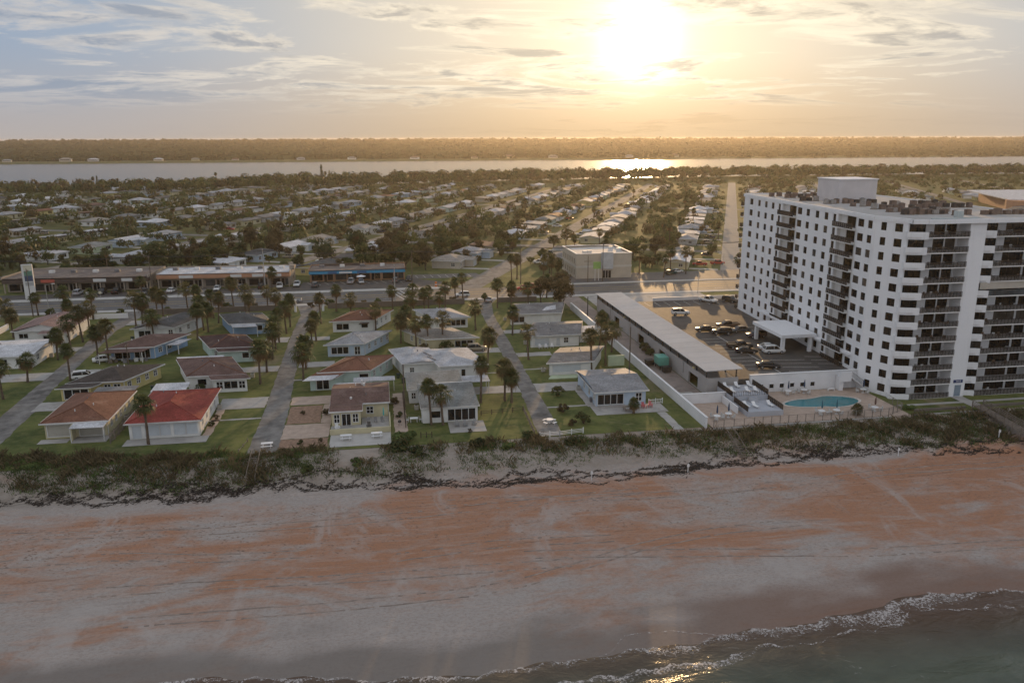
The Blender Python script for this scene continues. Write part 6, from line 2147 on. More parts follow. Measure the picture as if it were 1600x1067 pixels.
PALMS = [
    (-72.4, 159.2, 6.6, 'palm left of the left street beside the white house, nearest the sea'), (-72.3, 170.2, 5.2, 'short palm before the white flat roofed house'), (-72.8, 187.8, 6.4, 'palm on the left verge before the pink roof, nearer one'),
    (-74.1, 199.4, 5.6, 'palm right beside the house with the pinkish roof'), (-64.1, 187.0, 6.6, 'left of two palms by the dark porch'), (-60.9, 184.0, 7.2, 'right of two palms by the dark porch'), (-64.1, 170.0, 5.8, 'single palm at the bend of the left street by the yellow house'),
    (-72.9, 204.2, 7.0, 'palm behind the pinkish roof beside the left street'), (-71.8, 206.5, 7.8, 'taller palm behind the pinkish roof'), (-91.6, 211.8, 5.6, 'palm left of the pinkish roof'), (-99.0, 226.0, 5.2, 'palm near the highway at the left edge'),
    (-38.6, 129.8, 6.4, 'tall shaggy palm in front of the bright red roof'), (-64.7, 219.2, 7.0, 'left palm of the pair at the head of the left street'), (-63.4, 220.4, 6.4, 'right palm of the pair at the head of the left street'),
    (-56.4, 204.0, 6.0, 'bushy palm before the grey roofed pale house'), (-95.9, 238.7, 6.0, 'palm beside the highway near the pylon sign'), (-78.9, 230.7, 6.4, 'palm beside the highway above the pinkish roof'),
    (-45.6, 201.4, 7.6, 'palm between the dark porch house and the maroon roof'), (-46.2, 212.0, 7.2, 'front left palm of the grove by the sky blue house'), (-44.6, 209.6, 6.6, 'front right palm of the grove by the sky blue house'), (-44.0, 220.2, 7.2, 'back palm of the grove by the sky blue house'), (-46.4, 226.5, 7.6, 'hindmost palm of the grove near the highway'),
    (-64.1, 238.0, 6.0, 'palm on the highway verge behind the pair at the left street'), (-55.8, 238.6, 5.8, 'palm on the highway verge above the grey roof'), (-43.0, 238.4, 7.6, 'tall palm on the highway verge behind the sky blue house'), (-33.4, 237.6, 5.6, 'palm on the verge left of the gated street head'),
    (-25.2, 160.8, 6.8, 'front palm on the left verge of the patched street'), (-25.0, 169.3, 5.6, 'second palm on the left verge of the patched street'), (-25.1, 179.5, 6.6, 'third palm on the left verge of the patched street'), (-25.3, 187.7, 5.6, 'fourth palm on the left verge of the patched street'), (-25.4, 195.4, 6.6, 'fifth palm on the left verge of the patched street'), (-24.6, 204.5, 7.0, 'last palm on the left verge of the patched street'), (-24.4, 211.8, 6.6, 'palm beside the left gate post'),
    (-16.8, 161.8, 5.4, 'front palm on the right verge of the patched street'), (-17.0, 170.5, 6.2, 'second palm on the right verge of the patched street'), (-17.1, 189.4, 5.4, 'left of two palms before the pale blue grey house'), (-16.6, 195.2, 6.2, 'right of two palms before the pale blue grey house'), (-16.7, 214.7, 7.4, 'palm beside the right gate post'), (-2.2, 203.6, 5.8, 'palm before the small red brown hip roof'),
    (3.8, 189.4, 6.0, 'left palm of the front row in the central palm clump'), (7.2, 183.4, 6.8, 'second palm of the front row in the central clump'), (10.1, 182.8, 6.4, 'third palm of the front row in the central clump'), (13.4, 182.9, 6.2, 'right palm of the front row in the central clump'), (5.6, 193.8, 6.6, 'inner palm of the central clump'),
    (7.4, 220.4, 5.6, 'left palm of the back row near the highway'), (11.3, 220.0, 5.6, 'middle palm of the back row near the highway'), (15.4, 218.8, 5.0, 'right palm of the back row near the highway'),
    (7.3, 131.2, 7.6, 'tall palm in front of the glazed beach house'), (9.3, 130.8, 5.2, 'shorter leaning palm in front of the glazed beach house'), (17.2, 141.6, 7.4, 'leaning palm beside the glazed beach house'), (21.8, 141.9, 6.6, 'left of two palms on the lawn by the narrow street'), (22.9, 140.6, 5.0, 'right of two palms on the lawn by the narrow street'),
    (22.2, 169.1, 6.2, 'palm on the left verge of the narrow street'), (31.5, 169.6, 6.4, 'palm on the right verge of the narrow street'), (42.6, 158.9 - 2.2, 7.4, 'left of two palms before the grey flat roof'), (47.2, 162.2, 7.0, 'right of two palms by the white wall'), (31.7, 192.8, 6.6, 'palm before the long grey roof'), (23.2, 199.8, 6.8, 'palm at the upper left verge of the narrow street'),
    (21.7, 238.6, 6.2, 'left highway palm near the crossing'), (23.8, 236.0, 7.6, 'tall highway palm near the crossing'), (32.8, 226.6, 6.8, 'palm right of the narrow street head'), (49.8, 238.0, 5.6, 'palm beside the dark tree on the highway verge'), (50.4, 178.7, 6.6, 'palm between the white wall and the long grey roof'), (51.6, 172.7, 6.0, 'palm close to the white wall'),
    (43.6, 131.0, 2.1, 'small palm on the lawn before the pink chairs'), (82.4, 123.2, 1.2, 'tiny palm beside the pool fence'),
    (44.5, 272.0, 8.2, 'left tall palm at the street corner before the office block'), (46.8, 274.5, 7.4, 'right tall palm at the street corner before the office block'), (55.0, 268.5, 6.0, 'left palm of the pair left of the office'), (58.2, 270.5, 6.4, 'right palm of the pair left of the office'),
    (92.5, 277.5, 6.2, 'palm right behind the office block'), (98.4, 268.0, 7.0, 'left palm beside the green car'), (109.0, 274.0, 7.4, 'right palm beside the green car'), (106.0, 282.0, 8.2, 'rear palm beside the green car'), (124.6, 262.6, 7.6, 'palm by the highway just left of the tower'),
    (-36.0, 268.6, 5.4, 'palm in the shop car park near the white truck'), (-75.5, 265.6, 5.0, 'palm between the two shop rows'),
]
for i, (x, y, h, lb) in enumerate(PALMS):
    palm(x, y, h, lb, s=random.uniform(1.15, 1.55) if h > 3 else .8, lean=random.uniform(-.075, .075) if 'leaning' not in lb else .12)


for i, (x, y, h) in enumerate(sorted([(-104, 233, 5.4), (-88, 236.4, 6.2), (-83.5, 226.0, 5.6), (-60.2, 229.0, 6.4), (-51.6, 231.5, 7.0), (-49.0, 222.0, 6.2), (-38.4, 229.0, 6.8), (-36.2, 222.6, 6.0), (-29.6, 226.4, 6.6), (-13.4, 229.6, 5.8), (-9.2, 224.2, 5.0), (2.6, 230.4, 6.0), (8.6, 229.6, 6.6), (12.8, 227.0, 6.2), (17.8, 229.4, 6.0), (37.4, 229.8, 5.4), (41.6, 224.6, 5.8)])):
    palm(x, y, h, 'palm between the houses and the near highway verge, %s from the left' % NTH[i + 1], s=random.uniform(1.15, 1.5), lean=random.uniform(-.06, .06))


# ---- broadleaf trees: trunk, limbs, crown of many leaf faces in uneven clumps
def tree_meshes(seed, r, h, th, leaf, clumps, per, size, mat_):
    rs = np.random.default_rng(seed)
    pr = random.Random(seed)
    cs = []
    while len(cs) < clumps:
        p = rs.uniform(-1, 1, 3)
        if np.linalg.norm(p) < 1 and p[2] > -.75:
            cs.append((p[0] * r * .78, p[1] * r * .78, th + h * .5 + p[2] * h * .42, rs.uniform(.24, .42) * r))
    V, F = [], []
    n = clumps * per
    k = 0
    for (cx, cy, cz, cr) in cs:
        d = rs.normal(size=(per, 3))
        d /= np.linalg.norm(d, axis=1)[:, None]
        rad = cr * (rs.uniform(.35, 1.0, per) ** .5)
        P = np.array([cx, cy, cz]) + d * rad[:, None] * np.array([1, 1, .8])
        a = np.cross(d, rs.normal(size=(per, 3)))
        a /= np.linalg.norm(a, axis=1)[:, None]
        b = np.cross(d, a) * .75 + d * rs.uniform(-.5, .5, (per, 1))
        s = (size * rs.uniform(.6, 1.3, per))[:, None]
        q = np.stack([P - a * s, P - b * s * .5, P + a * s, P + b * s * .5], 1)
        V.append(q.reshape(-1, 3))
        F.append(np.arange(per * 4).reshape(-1, 4) + k)
        k += per * 4
    crown = np_mesh('crown', np.concatenate(V), np.concatenate(F), mat_)
    tk = MB()
    tk.path([(0, 0, -.2), (pr.uniform(-.15, .15), pr.uniform(-.15, .15), th * .6), (pr.uniform(-.3, .3), pr.uniform(-.3, .3), th + h * .2)], [.05 * r + .12, .04 * r + .08, .02 * r + .06], 7)
    for j in range(min(6, clumps)):
        c = cs[j]
        tk.path([(0, 0, th * .55), (c[0] * .4, c[1] * .4, th + (c[2] - th) * .4), (c[0], c[1], c[2])], [.10, .07, .03], 5)
    return tk.mesh('trunk', M_BARK), crown


def tree_from(meshes, name, x, y, s, label, group=None, z=0.0, zs=1.0):
    t_ = thing(name, label, 'tree', (x, y, z), random.uniform(0, 6.28), group)
    t_.scale = (s, s, s * zs)
    put('trunk', meshes[0], t_)
    put('crown', meshes[1], t_)
    return t_


OAK = [tree_meshes(20 + i, r, h, th, None, cl, per, sz, LEAF[m]) for i, (r, h, th, cl, per, sz, m) in enumerate([(4.6, 6.2, 2.0, 26, 64, .42, 0), (4.2, 5.4, 1.8, 22, 64, .42, 1), (3.4, 5.6, 1.8, 18, 64, .40, 2), (3.2, 4.4, 1.2, 16, 60, .38, 1), (4.0, 6.8, 2.2, 24, 60, .42, 3), (2.4, 3.2, .6, 12, 60, .34, 2)])]
def conifer_meshes(seed, h):
    rs = np.random.default_rng(seed)
    V, F, k = [], [], 0
    for j in range(46):
        f = j / 46
        z = h * (.15 + .85 * f)
        L = (1 - f) * 2.3 + .25
        a = j * 2.4
        for m in range(12):
            t_ = (m + 1) / 12
            c = np.array([math.cos(a) * L * t_, math.sin(a) * L * t_, z - .25 * t_])
            u = rs.normal(size=3) * .28
            v_ = rs.normal(size=3) * .22
            V += [c - u, c - v_, c + u, c + v_]
            F.append((k, k + 1, k + 2, k + 3))
            k += 4
    tk = MB().path([(0, 0, 0), (0, 0, h * .5), (0, 0, h)], [.25, .16, .03], 6)
    return tk.mesh('trunk', M_BARK), np_mesh('crown', np.array(V), np.array(F), LEAF[0])
CON = conifer_meshes(77, 14.0)
# the dark trees at the upper right of the house blocks
for x, y, s, lb in ((50.2, 219.6, .95, 'dark tall tree left of the forecourt, nearest the house'), (51.4, 227.0, 1.0, 'dark tree left of the forecourt, behind the nearest'), (46.6, 231.0, .8, 'dark tree at the highway verge left of the forecourt')):
    tree_from(OAK[4], 'dense_tree', x, y, s, lb, zs=1.15)
for x, y, s, lb in ((61.6, 276.0, .85, 'tree against the left wall of the office block, front'), (60.4, 283.5, .95, 'tree against the left wall of the office block, rear'), (-78.0, 298, .8, 'tree behind the gap between the shop rows')):
    tree_from(OAK[2], 'dense_tree', x, y, s, lb, zs=1.2)

# inland trees: the nearest/largest one by one, the rest as one wood
def street_dist(x, y):
    q = (Vector((x, y)) - ORG).dot(NRM) / 84.0
    return abs(q - round(q)) * 84.0, (Vector((x, y)) - ORG).dot(DIR)
TREES = []
rs = np.random.default_rng(3)
grid = {}
for (x, y, r_) in FAR:
    grid.setdefault((int(x // 20), int(y // 20)), []).append((x, y))
def clear_of_house(x, y, rad):
    gx, gy = int(x // 20), int(y // 20)
    for i in (-1, 0, 1):
        for j in (-1, 0, 1):
            for (hx, hy) in grid.get((gx + i, gy + j), ()):
                if (hx - x) ** 2 + (hy - y) ** 2 < rad * rad:
                    return False
    return True
tries = 0
while len(TREES) < 5200 and tries < 120000:
    tries += 1
    y = rs.uniform(288, 1060)
    x = rs.uniform(-.60 * y - 20, .92 * y + 60)
    near = 985 + .10 * (x - 250) + 40 * math.sin(x * .004)
    if y > near - 12 or not in_view(x, y):
        continue
    d_, t_ = street_dist(x, y)
    shore_belt = y > near - 130
    hill = .55 + .45 * math.sin(x * .013 + 1.3) * math.sin(y * .017 + .6)
    left = 1.0 if x < .12 * y else .62
    if not shore_belt:
        if rs.random() > (.55 + .45 * hill) * left:
            continue
        if d_ < 6.5 or min(abs(t_ - 110), abs(t_ - 330)) < 5:
            continue
        if not clear_of_house(x, y, 7.6):
            continue
        if y < 300 and -28 < x < 40:
            continue
    elif rs.random() < .12:
        continue
    if any(a - 3 < x < b + 3 and c - 3 < y < d + 3 for a, b, c, d in blocked):
        continue
    if x > .36 * y + 2 and y < 330 and x > 96 and y < 300:
        continue
    s = (.75 + .7 * rs.random() ** 1.5) * (1.45 if x > -150 else 1.15) if shore_belt else (.45 + .7 * rs.random() ** 2.2)
    TREES.append((math.hypot(x, y), x, y, s, shore_belt))
TREES.sort()
glab = ['dark round tree', 'mid green tree', 'olive tree', 'low spreading tree', 'brownish tree', 'small round tree']
near_n = 290
for i, (dd, x, y, s, sb) in enumerate(TREES[:near_n]):
    k = int(rs.integers(0, 6))
    tree_from(OAK[k], 'broadleaf_tree', x, y, s, '%s, %s' % (glab[k], zone(x, y)), 'trees among the bungalows', zs=rs.uniform(.9, 1.25))
# palms rising from the far lots and along the river
for i in range(75):
    while True:
        y = rs.uniform(300, 640)
        x = rs.uniform(-.56 * y, .8 * y)
        if in_view(x, y) and street_dist(x, y)[0] > 5 and clear_of_house(x, y, 9) and not any(a < x < b and c < y < d for a, b, c, d in blocked):
            break
    palm(x, y, rs.uniform(6, 10), 'slender palm, %s' % zone(x, y), s=1.15, group='palms among the bungalows')
for i, (x, y) in enumerate(sorted([(-395, 905), (-180, 960), (-60, 968), (20, 975), (170, 985), (330, 1000), (345, 1003), (470, 1010), (520, 1015), (610, 1025), (-300, 930)])):
    palm(x, y, rs.uniform(10, 13), 'tall palm silhouetted against the river, %s from the left' % NTH[i + 1], s=1.4, group='palms standing on the river bank', z=-2.0)
for i, (x, y, s) in enumerate(sorted([(-60, 905, 1.5), (-52, 908, 1.05), (-280, 880, .9), (150, 930, .95), (420, 960, 1.0), (-330, 700, 1.2), (-270, 560, 1.0)])):
    tree_from(CON, 'norfolk_pine', x, y, s, 'slim dark pine rising above the trees near the river, %s from the left' % NTH[i + 1], 'pines near the river')


def leaf_cloud(name, label, items, per, base_leaf, m, seed, quads=True):
    """many far trees as one mass of leaf faces"""
    rs = np.random.default_rng(seed)
    n = len(items)
    C = np.array([(x, y, z) for x, y, z, r, h in items])
    Rr = np.array([(r, r, h) for x, y, z, r, h in items])
    d = rs.normal(size=(n, per, 3))
    d /= np.linalg.norm(d, axis=2)[:, :, None]
    d[:, :, 2] = np.abs(d[:, :, 2]) * 1.0 - .25
    lump = 1 + .25 * np.sin(d[:, :, :1] * 5 + C[:, None, :1]) * np.cos(d[:, :, 1:2] * 4 + C[:, None, 1:2])
    rad = rs.uniform(.55, 1.0, (n, per, 1)) ** .6 * lump
    P = C[:, None, :] + d * rad * Rr[:, None, :]
    a = np.cross(d, rs.normal(size=d.shape))
    a /= np.linalg.norm(a, axis=2)[:, :, None]
    b = np.cross(d, a)
    s = (base_leaf * rs.uniform(.6, 1.3, (n, per, 1))) * (Rr[:, None, :1] / 4.0)
    q = np.stack([P - a * s, P - b * s * .7, P + a * s, P + b * s * .7], 2).reshape(-1, 3)
    F = np.arange(len(q)).reshape(-1, 4)
    o = put(name, np_mesh(name, q, F, m))
    return tag(o, label, kind='stuff')


rest = [(x, y, 3.6 * s, 3.6 * s * 1.0, 4.2 * s) for dd, x, y, s, sb in TREES[near_n:]]
for g in range(4):
    leaf_cloud('distant_trees', ['dark distant trees filling in between bungalows and river', 'mid green distant trees filling in between bungalows and river', 'olive distant trees filling in between bungalows and river', 'brownish distant trees filling in between bungalows and river'][g], rest[g::4], 74, .85, LEAF[g], 40 + g)

# shrubs by houses: name, position, size
SHRUB = tree_meshes(61, 1.5, 1.7, .1, None, 10, 70, .20, LEAF[1])
SHRUB2 = tree_meshes(62, 1.3, 1.5, .1, None, 9, 70, .18, LEAF[3])
for i, (x, y, s, k, lb) in enumerate([(32.3, 143.4, 1.0, 0, 'dark shrub on the lawn left of the striped roof house, back'), (31.2, 133.6, 1.0, 1, 'brownish shrub on the lawn left of the striped roof house, middle'), (33.4, 127.4, 1.05, 0, 'dark shrub on the lawn near the white fence, right of the pair'), (31.2, 126.6, .7, 1, 'low shrub on the lawn near the white fence, left of the pair'),
                                      (13.8, 180.0, 1.3, 0, 'bush before the cream house, right'), (9.0, 180.4, 1.2, 1, 'bush before the cream house, left'), (18.4, 180.2, .9, 0, 'low bush at the corner of the cream house'), (-78.6, 204.6, 1.5, 0, 'dark bush against the house with the pinkish roof'), (-36.0, 157.4, .9, 0, 'shrub before the bay windows'),
                                      (-10.9, 139.5, .7, 1, 'shrub beside the cream beach house'), (1.4, 143.5, .8, 1, 'shrub in the gap right of the cream beach house'), (2.0, 136.0, .6, 0, 'low plant in the gap right of the cream beach house'), (-30.0, 136.6, .5, 0, 'potted plant beside the red roof house, front'), (-30.1, 140.6, .5, 1, 'potted plant beside the red roof house, rear'),
                                      (-14.2, 125.6, .45, 0, 'small shrub in the brown bed, left'), (-11.0, 126.2, .4, 1, 'small shrub in the brown bed, right'), (70.8, 137.4, 1.0, 0, 'palm like bush behind the sun deck'), (-15.0, 140.4, .45, 1, 'pale stump and shrub in the mulched bed'), (13.4, 126.4, .4, 1, 'tiny shrub on the seaward lawn'),
                                      (59.6, 205.0, 1.0, 0, 'dark bush against the garage wall'), (59.5, 170.6, 1.0, 1, 'hedge plant before the garage wall, rear'), (59.5, 172.9, 1.0, 0, 'hedge plant before the garage wall, middle'), (59.5, 168.4, .9, 0, 'hedge plant before the garage wall, front')]):
    tree_from((SHRUB, SHRUB2)[k], 'shrub', x, y, s, lb)
for i, (x, lb) in enumerate([(-90 + 7.5 * k, 'clipped hedge bush on the near verge of the highway') for k in range(18)]):
    tree_from((SHRUB, SHRUB2)[i % 2], 'hedge_bush', x + random.uniform(-2, 2), 236.6, random.uniform(.9, 1.5), lb + ', %s from the left' % NTH[i + 1], 'hedge bushes along the highway verge')

# dune vegetation: one mass of grass tufts and low scrub
def tufts(name, label, pts, blades, hgt, wid, m, seed, spread=.35):
    rs = np.random.default_rng(seed)
    n = len(pts)
    C = np.array(pts)
    a = rs.uniform(0, 6.283, (n, blades))
    lean = rs.uniform(.15, 1.0, (n, blades))
    H = (C[:, 3:4] * hgt) * rs.uniform(.5, 1.2, (n, blades))
    off = rs.normal(size=(n, blades, 2)) * spread * C[:, 3:4, None]
    bx = C[:, None, 0] + off[:, :, 0]
    by = C[:, None, 1] + off[:, :, 1]
    bz = np.repeat(C[:, 2:3], blades, 1) - .08
    ca, sa = np.cos(a), np.sin(a)
    w = wid * rs.uniform(.6, 1.4, (n, blades))
    p0 = np.stack([bx - sa * w, by + ca * w, bz], 2)
    p1 = np.stack([bx + sa * w, by - ca * w, bz], 2)
    p2 = np.stack([bx + ca * H * lean * .35 + sa * w * .7, by + sa * H * lean * .35 - ca * w * .7, bz + H * .65], 2)
    p3 = np.stack([bx + ca * H * lean, by + sa * H * lean, bz + H], 2)
    V = np.stack([p0, p1, p2, p3], 2).reshape(-1, 3)
    F = np.arange(len(V)).reshape(-1, 4)
    return tag(put(name, np_mesh(name, V, F, m)), label, kind='stuff')


rs = np.random.default_rng(8)
def veg_density(x, y):
    e = dune_edge(x)
    if y < e - .8:
        return 0
    f = .5 + .5 * math.sin(x * .21 + 2.0) * math.sin(y * .5 + x * .1)
    g = .5 + .5 * math.sin(x * .53 + 1.3 * math.sin(y * .7)) * math.sin(y * .9 + x * .17)
    d = .78 if y > e + 4 else (.30 + .65 * f * g + .25 * (y - e) / 4)
    if -14 < x < 2 and y < 121:
        d *= .4
    if 2 < x < 24:
        d *= .3 if y < 119 else .9
    if 24 < x < 52 and y < e + 1.5:
        d *= .35
    if 8.3 < x < 10.6 or -8.5 < x < -1 and 118 < y:
        d = 0.0
    if 56 < x < 76 and y < e + 2:
        d *= .3
    if 104.2 < x < 107.2:
        d = 0.0
    return d
def yard(x, y):
    """hard or mown ground where dune plants must not grow"""
    return y > garden_y(x) + .5 * math.sin(x * .9) or (y > 120.6 and 53.6 < x < 92) or (-22.4 < x < -17.6 and y > 122.6) or (-10 < x < .6 and y > 122.8)
G_, O_ = [], []
while len(G_) < 9500:
    x, y = rs.uniform(-92, 126), rs.uniform(109, 131)
    if yard(x, y) or rs.random() > veg_density(x, y):
        continue
    pn_ = math.sin(x * .33 + y * .21) * math.sin(x * .11 - y * .4)
    (G_ if rs.random() < .80 + .18 * pn_ else O_).append((x, y, beach_z(x, y) if y < 122.2 else 0.0, rs.uniform(.5, 1.1) + .9 * max(0, math.sin(x * .8 + 2 * math.sin(y * .9)))))
tufts('dune_plants', 'dark green scrub and grass covering the dune', G_, 16, .25, .055, M_DUNE, 5, .38)
S_ = []
while len(S_) < 2600:
    x = rs.uniform(-92, 126)
    y = dune_edge(x) - rs.random() ** 2 * 4.5 + 3
    if y < 121.0 and not (8.3 < x < 10.6 or 104.2 < x < 107.2) and math.sin(x * .37 + 1) * math.sin(x * .13 + y * .6) > -.35:
        S_.append((x, y, beach_z(x, y), rs.uniform(.25, .8)))
tufts('dune_sprouts', 'thin sprouts scattered over the sandy dune slope', S_, 9, .5, .04, M_DUNE, 15, .5)
tufts('sea_oats', 'straw coloured grass tufts between the dune scrub', O_, 12, .72, .035, M_DUNE2, 6, .35)
# bushes in the dune
DB = [tree_meshes(70 + i, 1.6, 1.3, -.1, None, 10, 70, .22, [LEAF[0], M_DUNE, LEAF[1]][i]) for i in range(3)]
for i, (x, y, s, lb) in enumerate([(22.9, 122.4, 1.1, 'bush at the end of the low wooden fence'), (2.6, 124.6, 1.5, 'large dark bush right of the cream terrace, upper'), (1.8, 121.6, 1.3, 'large dark bush right of the cream terrace, lower'), (4.2, 119.8, 1.0, 'low bush below the gap between the beach houses'), (-5.2, 118.4, .8, 'bush on the slope under the white terrace'), (-12.8, 117.4, 1.0, 'bush on the slope left of the white terrace'),
                                   (14.4, 120.6, 1.1, 'bush below the lawn of the glazed house'), (19.0, 119.6, .9, 'bush on the dune below the low wooden fence'), (29.6, 119.4, .9, 'bush on the dune below the white fence'), (84.0, 117.0, .7, 'dark bush on the dune below the pool'), (93.6, 124.6, .9, 'bush at the corner of the tower garden'), (66.0, 118.6, .8, 'bush on the dune below the sun deck')]):
    tree_from(DB[i % 3], 'dune_bush', x, y, s, lb, z=beach_z(x, min(y, 121)) - .1)
# wrack: dark seaweed and twigs along the dune foot
n = 15000
X, Y = [], []
while len(X) < n:                    # broken, braided lines of debris with thick heaps and gaps
    x = rs.uniform(-92, 126)
    heap = .5 + .5 * math.sin(x * .27 + 1.7 * math.sin(x * .11)) * math.sin(x * .093 + 1)
    if rs.random() > .15 + .85 * heap ** 1.5:
        continue
    strand = int(rs.integers(0, 4))
    y = wrack_y(x) + (0, 1.1, -1.3, 2.2)[strand] * (.6 + .5 * math.sin(x * .19 + strand)) + .5 * math.sin(x * .43 + strand * 2) + .35 * math.sin(x * 1.3 + strand) + rs.normal() * (.12 + .55 * heap * rs.random())
    X.append(x)
    Y.append(min(y, 119.5))
X, Y = np.array(X), np.array(Y)
ln = rs.uniform(.06, .42, n)
an = rs.normal(size=n) * .8
wd = rs.uniform(.02, .07, n)
Zb = np.array([beach_z(x, y) for x, y in zip(X, Y)])
ca, sa = np.cos(an), np.sin(an)
V = np.stack([np.stack([X - ca * ln - sa * wd, Y - sa * ln + ca * wd, Zb + .02], 1), np.stack([X - ca * ln + sa * wd, Y - sa * ln - ca * wd, Zb + .03], 1),
              np.stack([X + ca * ln + sa * wd * .6, Y + sa * ln - ca * wd * .6, Zb + .05], 1), np.stack([X + ca * ln - sa * wd * .6, Y + sa * ln + ca * wd * .6, Zb + .12], 1)], 1).reshape(-1, 3)
tag(put('seaweed', np_mesh('seaweed', V, np.arange(len(V)).reshape(-1, 4), mat('seaweed_dark', (.035, .026, .020), .9, .3, 2))), 'dark line of seaweed and twigs at the foot of the dune', kind='stuff')

# tyre tracks and footprints pressed into the beach: thin dark pressed sand, slightly broken
M_PRESS = mat('pressed_sand', (.235, .155, .11), .95, .3, .8)
M_PRESS2 = mat('pressed_sand_pale', (.27, .215, .18), .95, .3, .8)
TRK = [[(-75, 100.5), (-48.7, 99.4), (-33.6, 99.1), (-22.9, 96.6), (-11.0, 96.2)], [(-75, 108.4), (-51.7, 106.6), (-26.6, 103.6), (-1.2, 103.6), (36.7, 106.0)], [(0.3, 93.3), (15.4, 94.7), (29.1, 93.6)],
       [(-30, 85.0), (-4.3, 84.2), (12.2, 84.6), (22.4, 87.7), (31.9, 91.3), (43.5, 93.5), (55.9, 93.9)], [(16.6, 91.6), (39.5, 88.6), (59.5, 85.6), (90.0, 83.9)], [(8.0, 106.5), (26.7, 105.1), (46.0, 104.0), (78.8, 106.0), (110, 105)], [(-60, 92.5), (-24.1, 91.0), (-1.3, 89.4), (22.7, 88.9)]]
V, F = [], []
for tr in TRK:
    px_, py_ = [p[0] for p in tr], [p[1] for p in tr]
    fx = np.arange(px_[0], px_[-1], .55)
    fy_ = np.interp(fx, px_, py_)
    k_ = np.exp(-.5 * (np.arange(-14, 15) / 6.0) ** 2)
    fy_ = np.convolve(np.pad(fy_, 14, mode='edge'), k_ / k_.sum(), mode='valid')
    for o_ in (-.85, .85):
        for i in range(len(fx) - 1):
            if rs.random() < .06 + .5 * (math.sin(fx[i] * .13 + o_ * .6) > .55):
                continue
            w_ = rs.uniform(.10, .14)
            j_ = rs.normal() * .01
            b_ = len(V)
            for xx_, yy_ in ((fx[i], fy_[i] + o_ - w_ + j_), (fx[i + 1], fy_[i + 1] + o_ - w_ + j_), (fx[i + 1], fy_[i + 1] + o_ + w_ + j_), (fx[i], fy_[i] + o_ + w_ + j_)):
                V.append((xx_, yy_, beach_z(xx_, yy_) + .012))
            F.append((b_, b_ + 1, b_ + 2, b_ + 3))
tag(put('tyre_tracks', np_mesh('tyre_tracks', np.array(V), np.array(F), M_PRESS2)), 'long vehicle tracks running along the beach', kind='stuff')
n = 3600
X = rs.uniform(-90, 124, n)
Y = np.array([108.5 - 13 * rs.random() ** 1.4 - .06 * x * 0 + .8 * math.sin(x * .3) for x in X])
sz = rs.uniform(.05, .11, n)
Zb = np.array([beach_z(x, y) + .014 for x, y in zip(X, Y)])
V = np.stack([np.stack([X - sz * 1.5, Y - sz * .5, Zb], 1), np.stack([X + sz * 1.3, Y - sz * .7, Zb], 1), np.stack([X + sz * 1.5, Y + sz * .6, Zb], 1), np.stack([X - sz * 1.2, Y + sz * .8, Zb], 1)], 1).reshape(-1, 3)
tag(put('footprints', np_mesh('footprints', V, np.arange(len(V)).reshape(-1, 4), M_PRESS)), 'scattered footprints on the upper beach', kind='stuff')

M_FARW = mat('far_wood_leaf', (.042, .050, .022), 1.0, .4, .02, spec=0.0)
# wood on the far side of the river, reaching to the horizon
items = []
rs = np.random.default_rng(21)
for band, (y0, y1, n, r0, r1) in enumerate(((2035, 2300, 2200, 7, 12), (2300, 3000, 2400, 9, 16), (3000, 3800, 2600, 11, 18), (3800, 5000, 2600, 12, 22))):
    for i in range(n):
        y = rs.uniform(y0, y1)
        x = rs.uniform(-.56 * y - 80, .92 * y + 80)
        r = rs.uniform(r0, r1)
        items.append((x, y, ground_z(x, y) + r * .05, r, (rs.uniform(8, 15) if band < 2 else rs.uniform(8, 21))))
leaf_cloud('far_wood', 'far off dark wood beyond the river reaching the horizon', items, 34, 1.6, M_FARW, 90)
for lo, hi, nm in ((0, 0, ''),):
    pass
canopy = MB()
xs_ = np.linspace(-5200, 7600, 130)
ys_ = np.concatenate([np.linspace(2060, 3200, 26), np.linspace(3300, 5050, 22)])
V = np.array([(x, y, ground_z(x, y) + 5.5 + 2.5 * math.sin(x * .013 + y * .004) * math.sin(y * .011) + 1.5 * math.sin(x * .05) - (9 if j == 0 else 0)) for j, y in enumerate(ys_) for x in xs_])
idx = np.arange(len(V)).reshape(len(ys_), len(xs_))
F = np.stack([idx[:-1, :-1], idx[:-1, 1:], idx[1:, 1:], idx[1:, :-1]], -1).reshape(-1, 4)
tag(put('far_wood_floor', np_mesh('far_wood_floor', V, F, M_FARW)), 'closed canopy of the far wood beyond the river', kind='stuff')
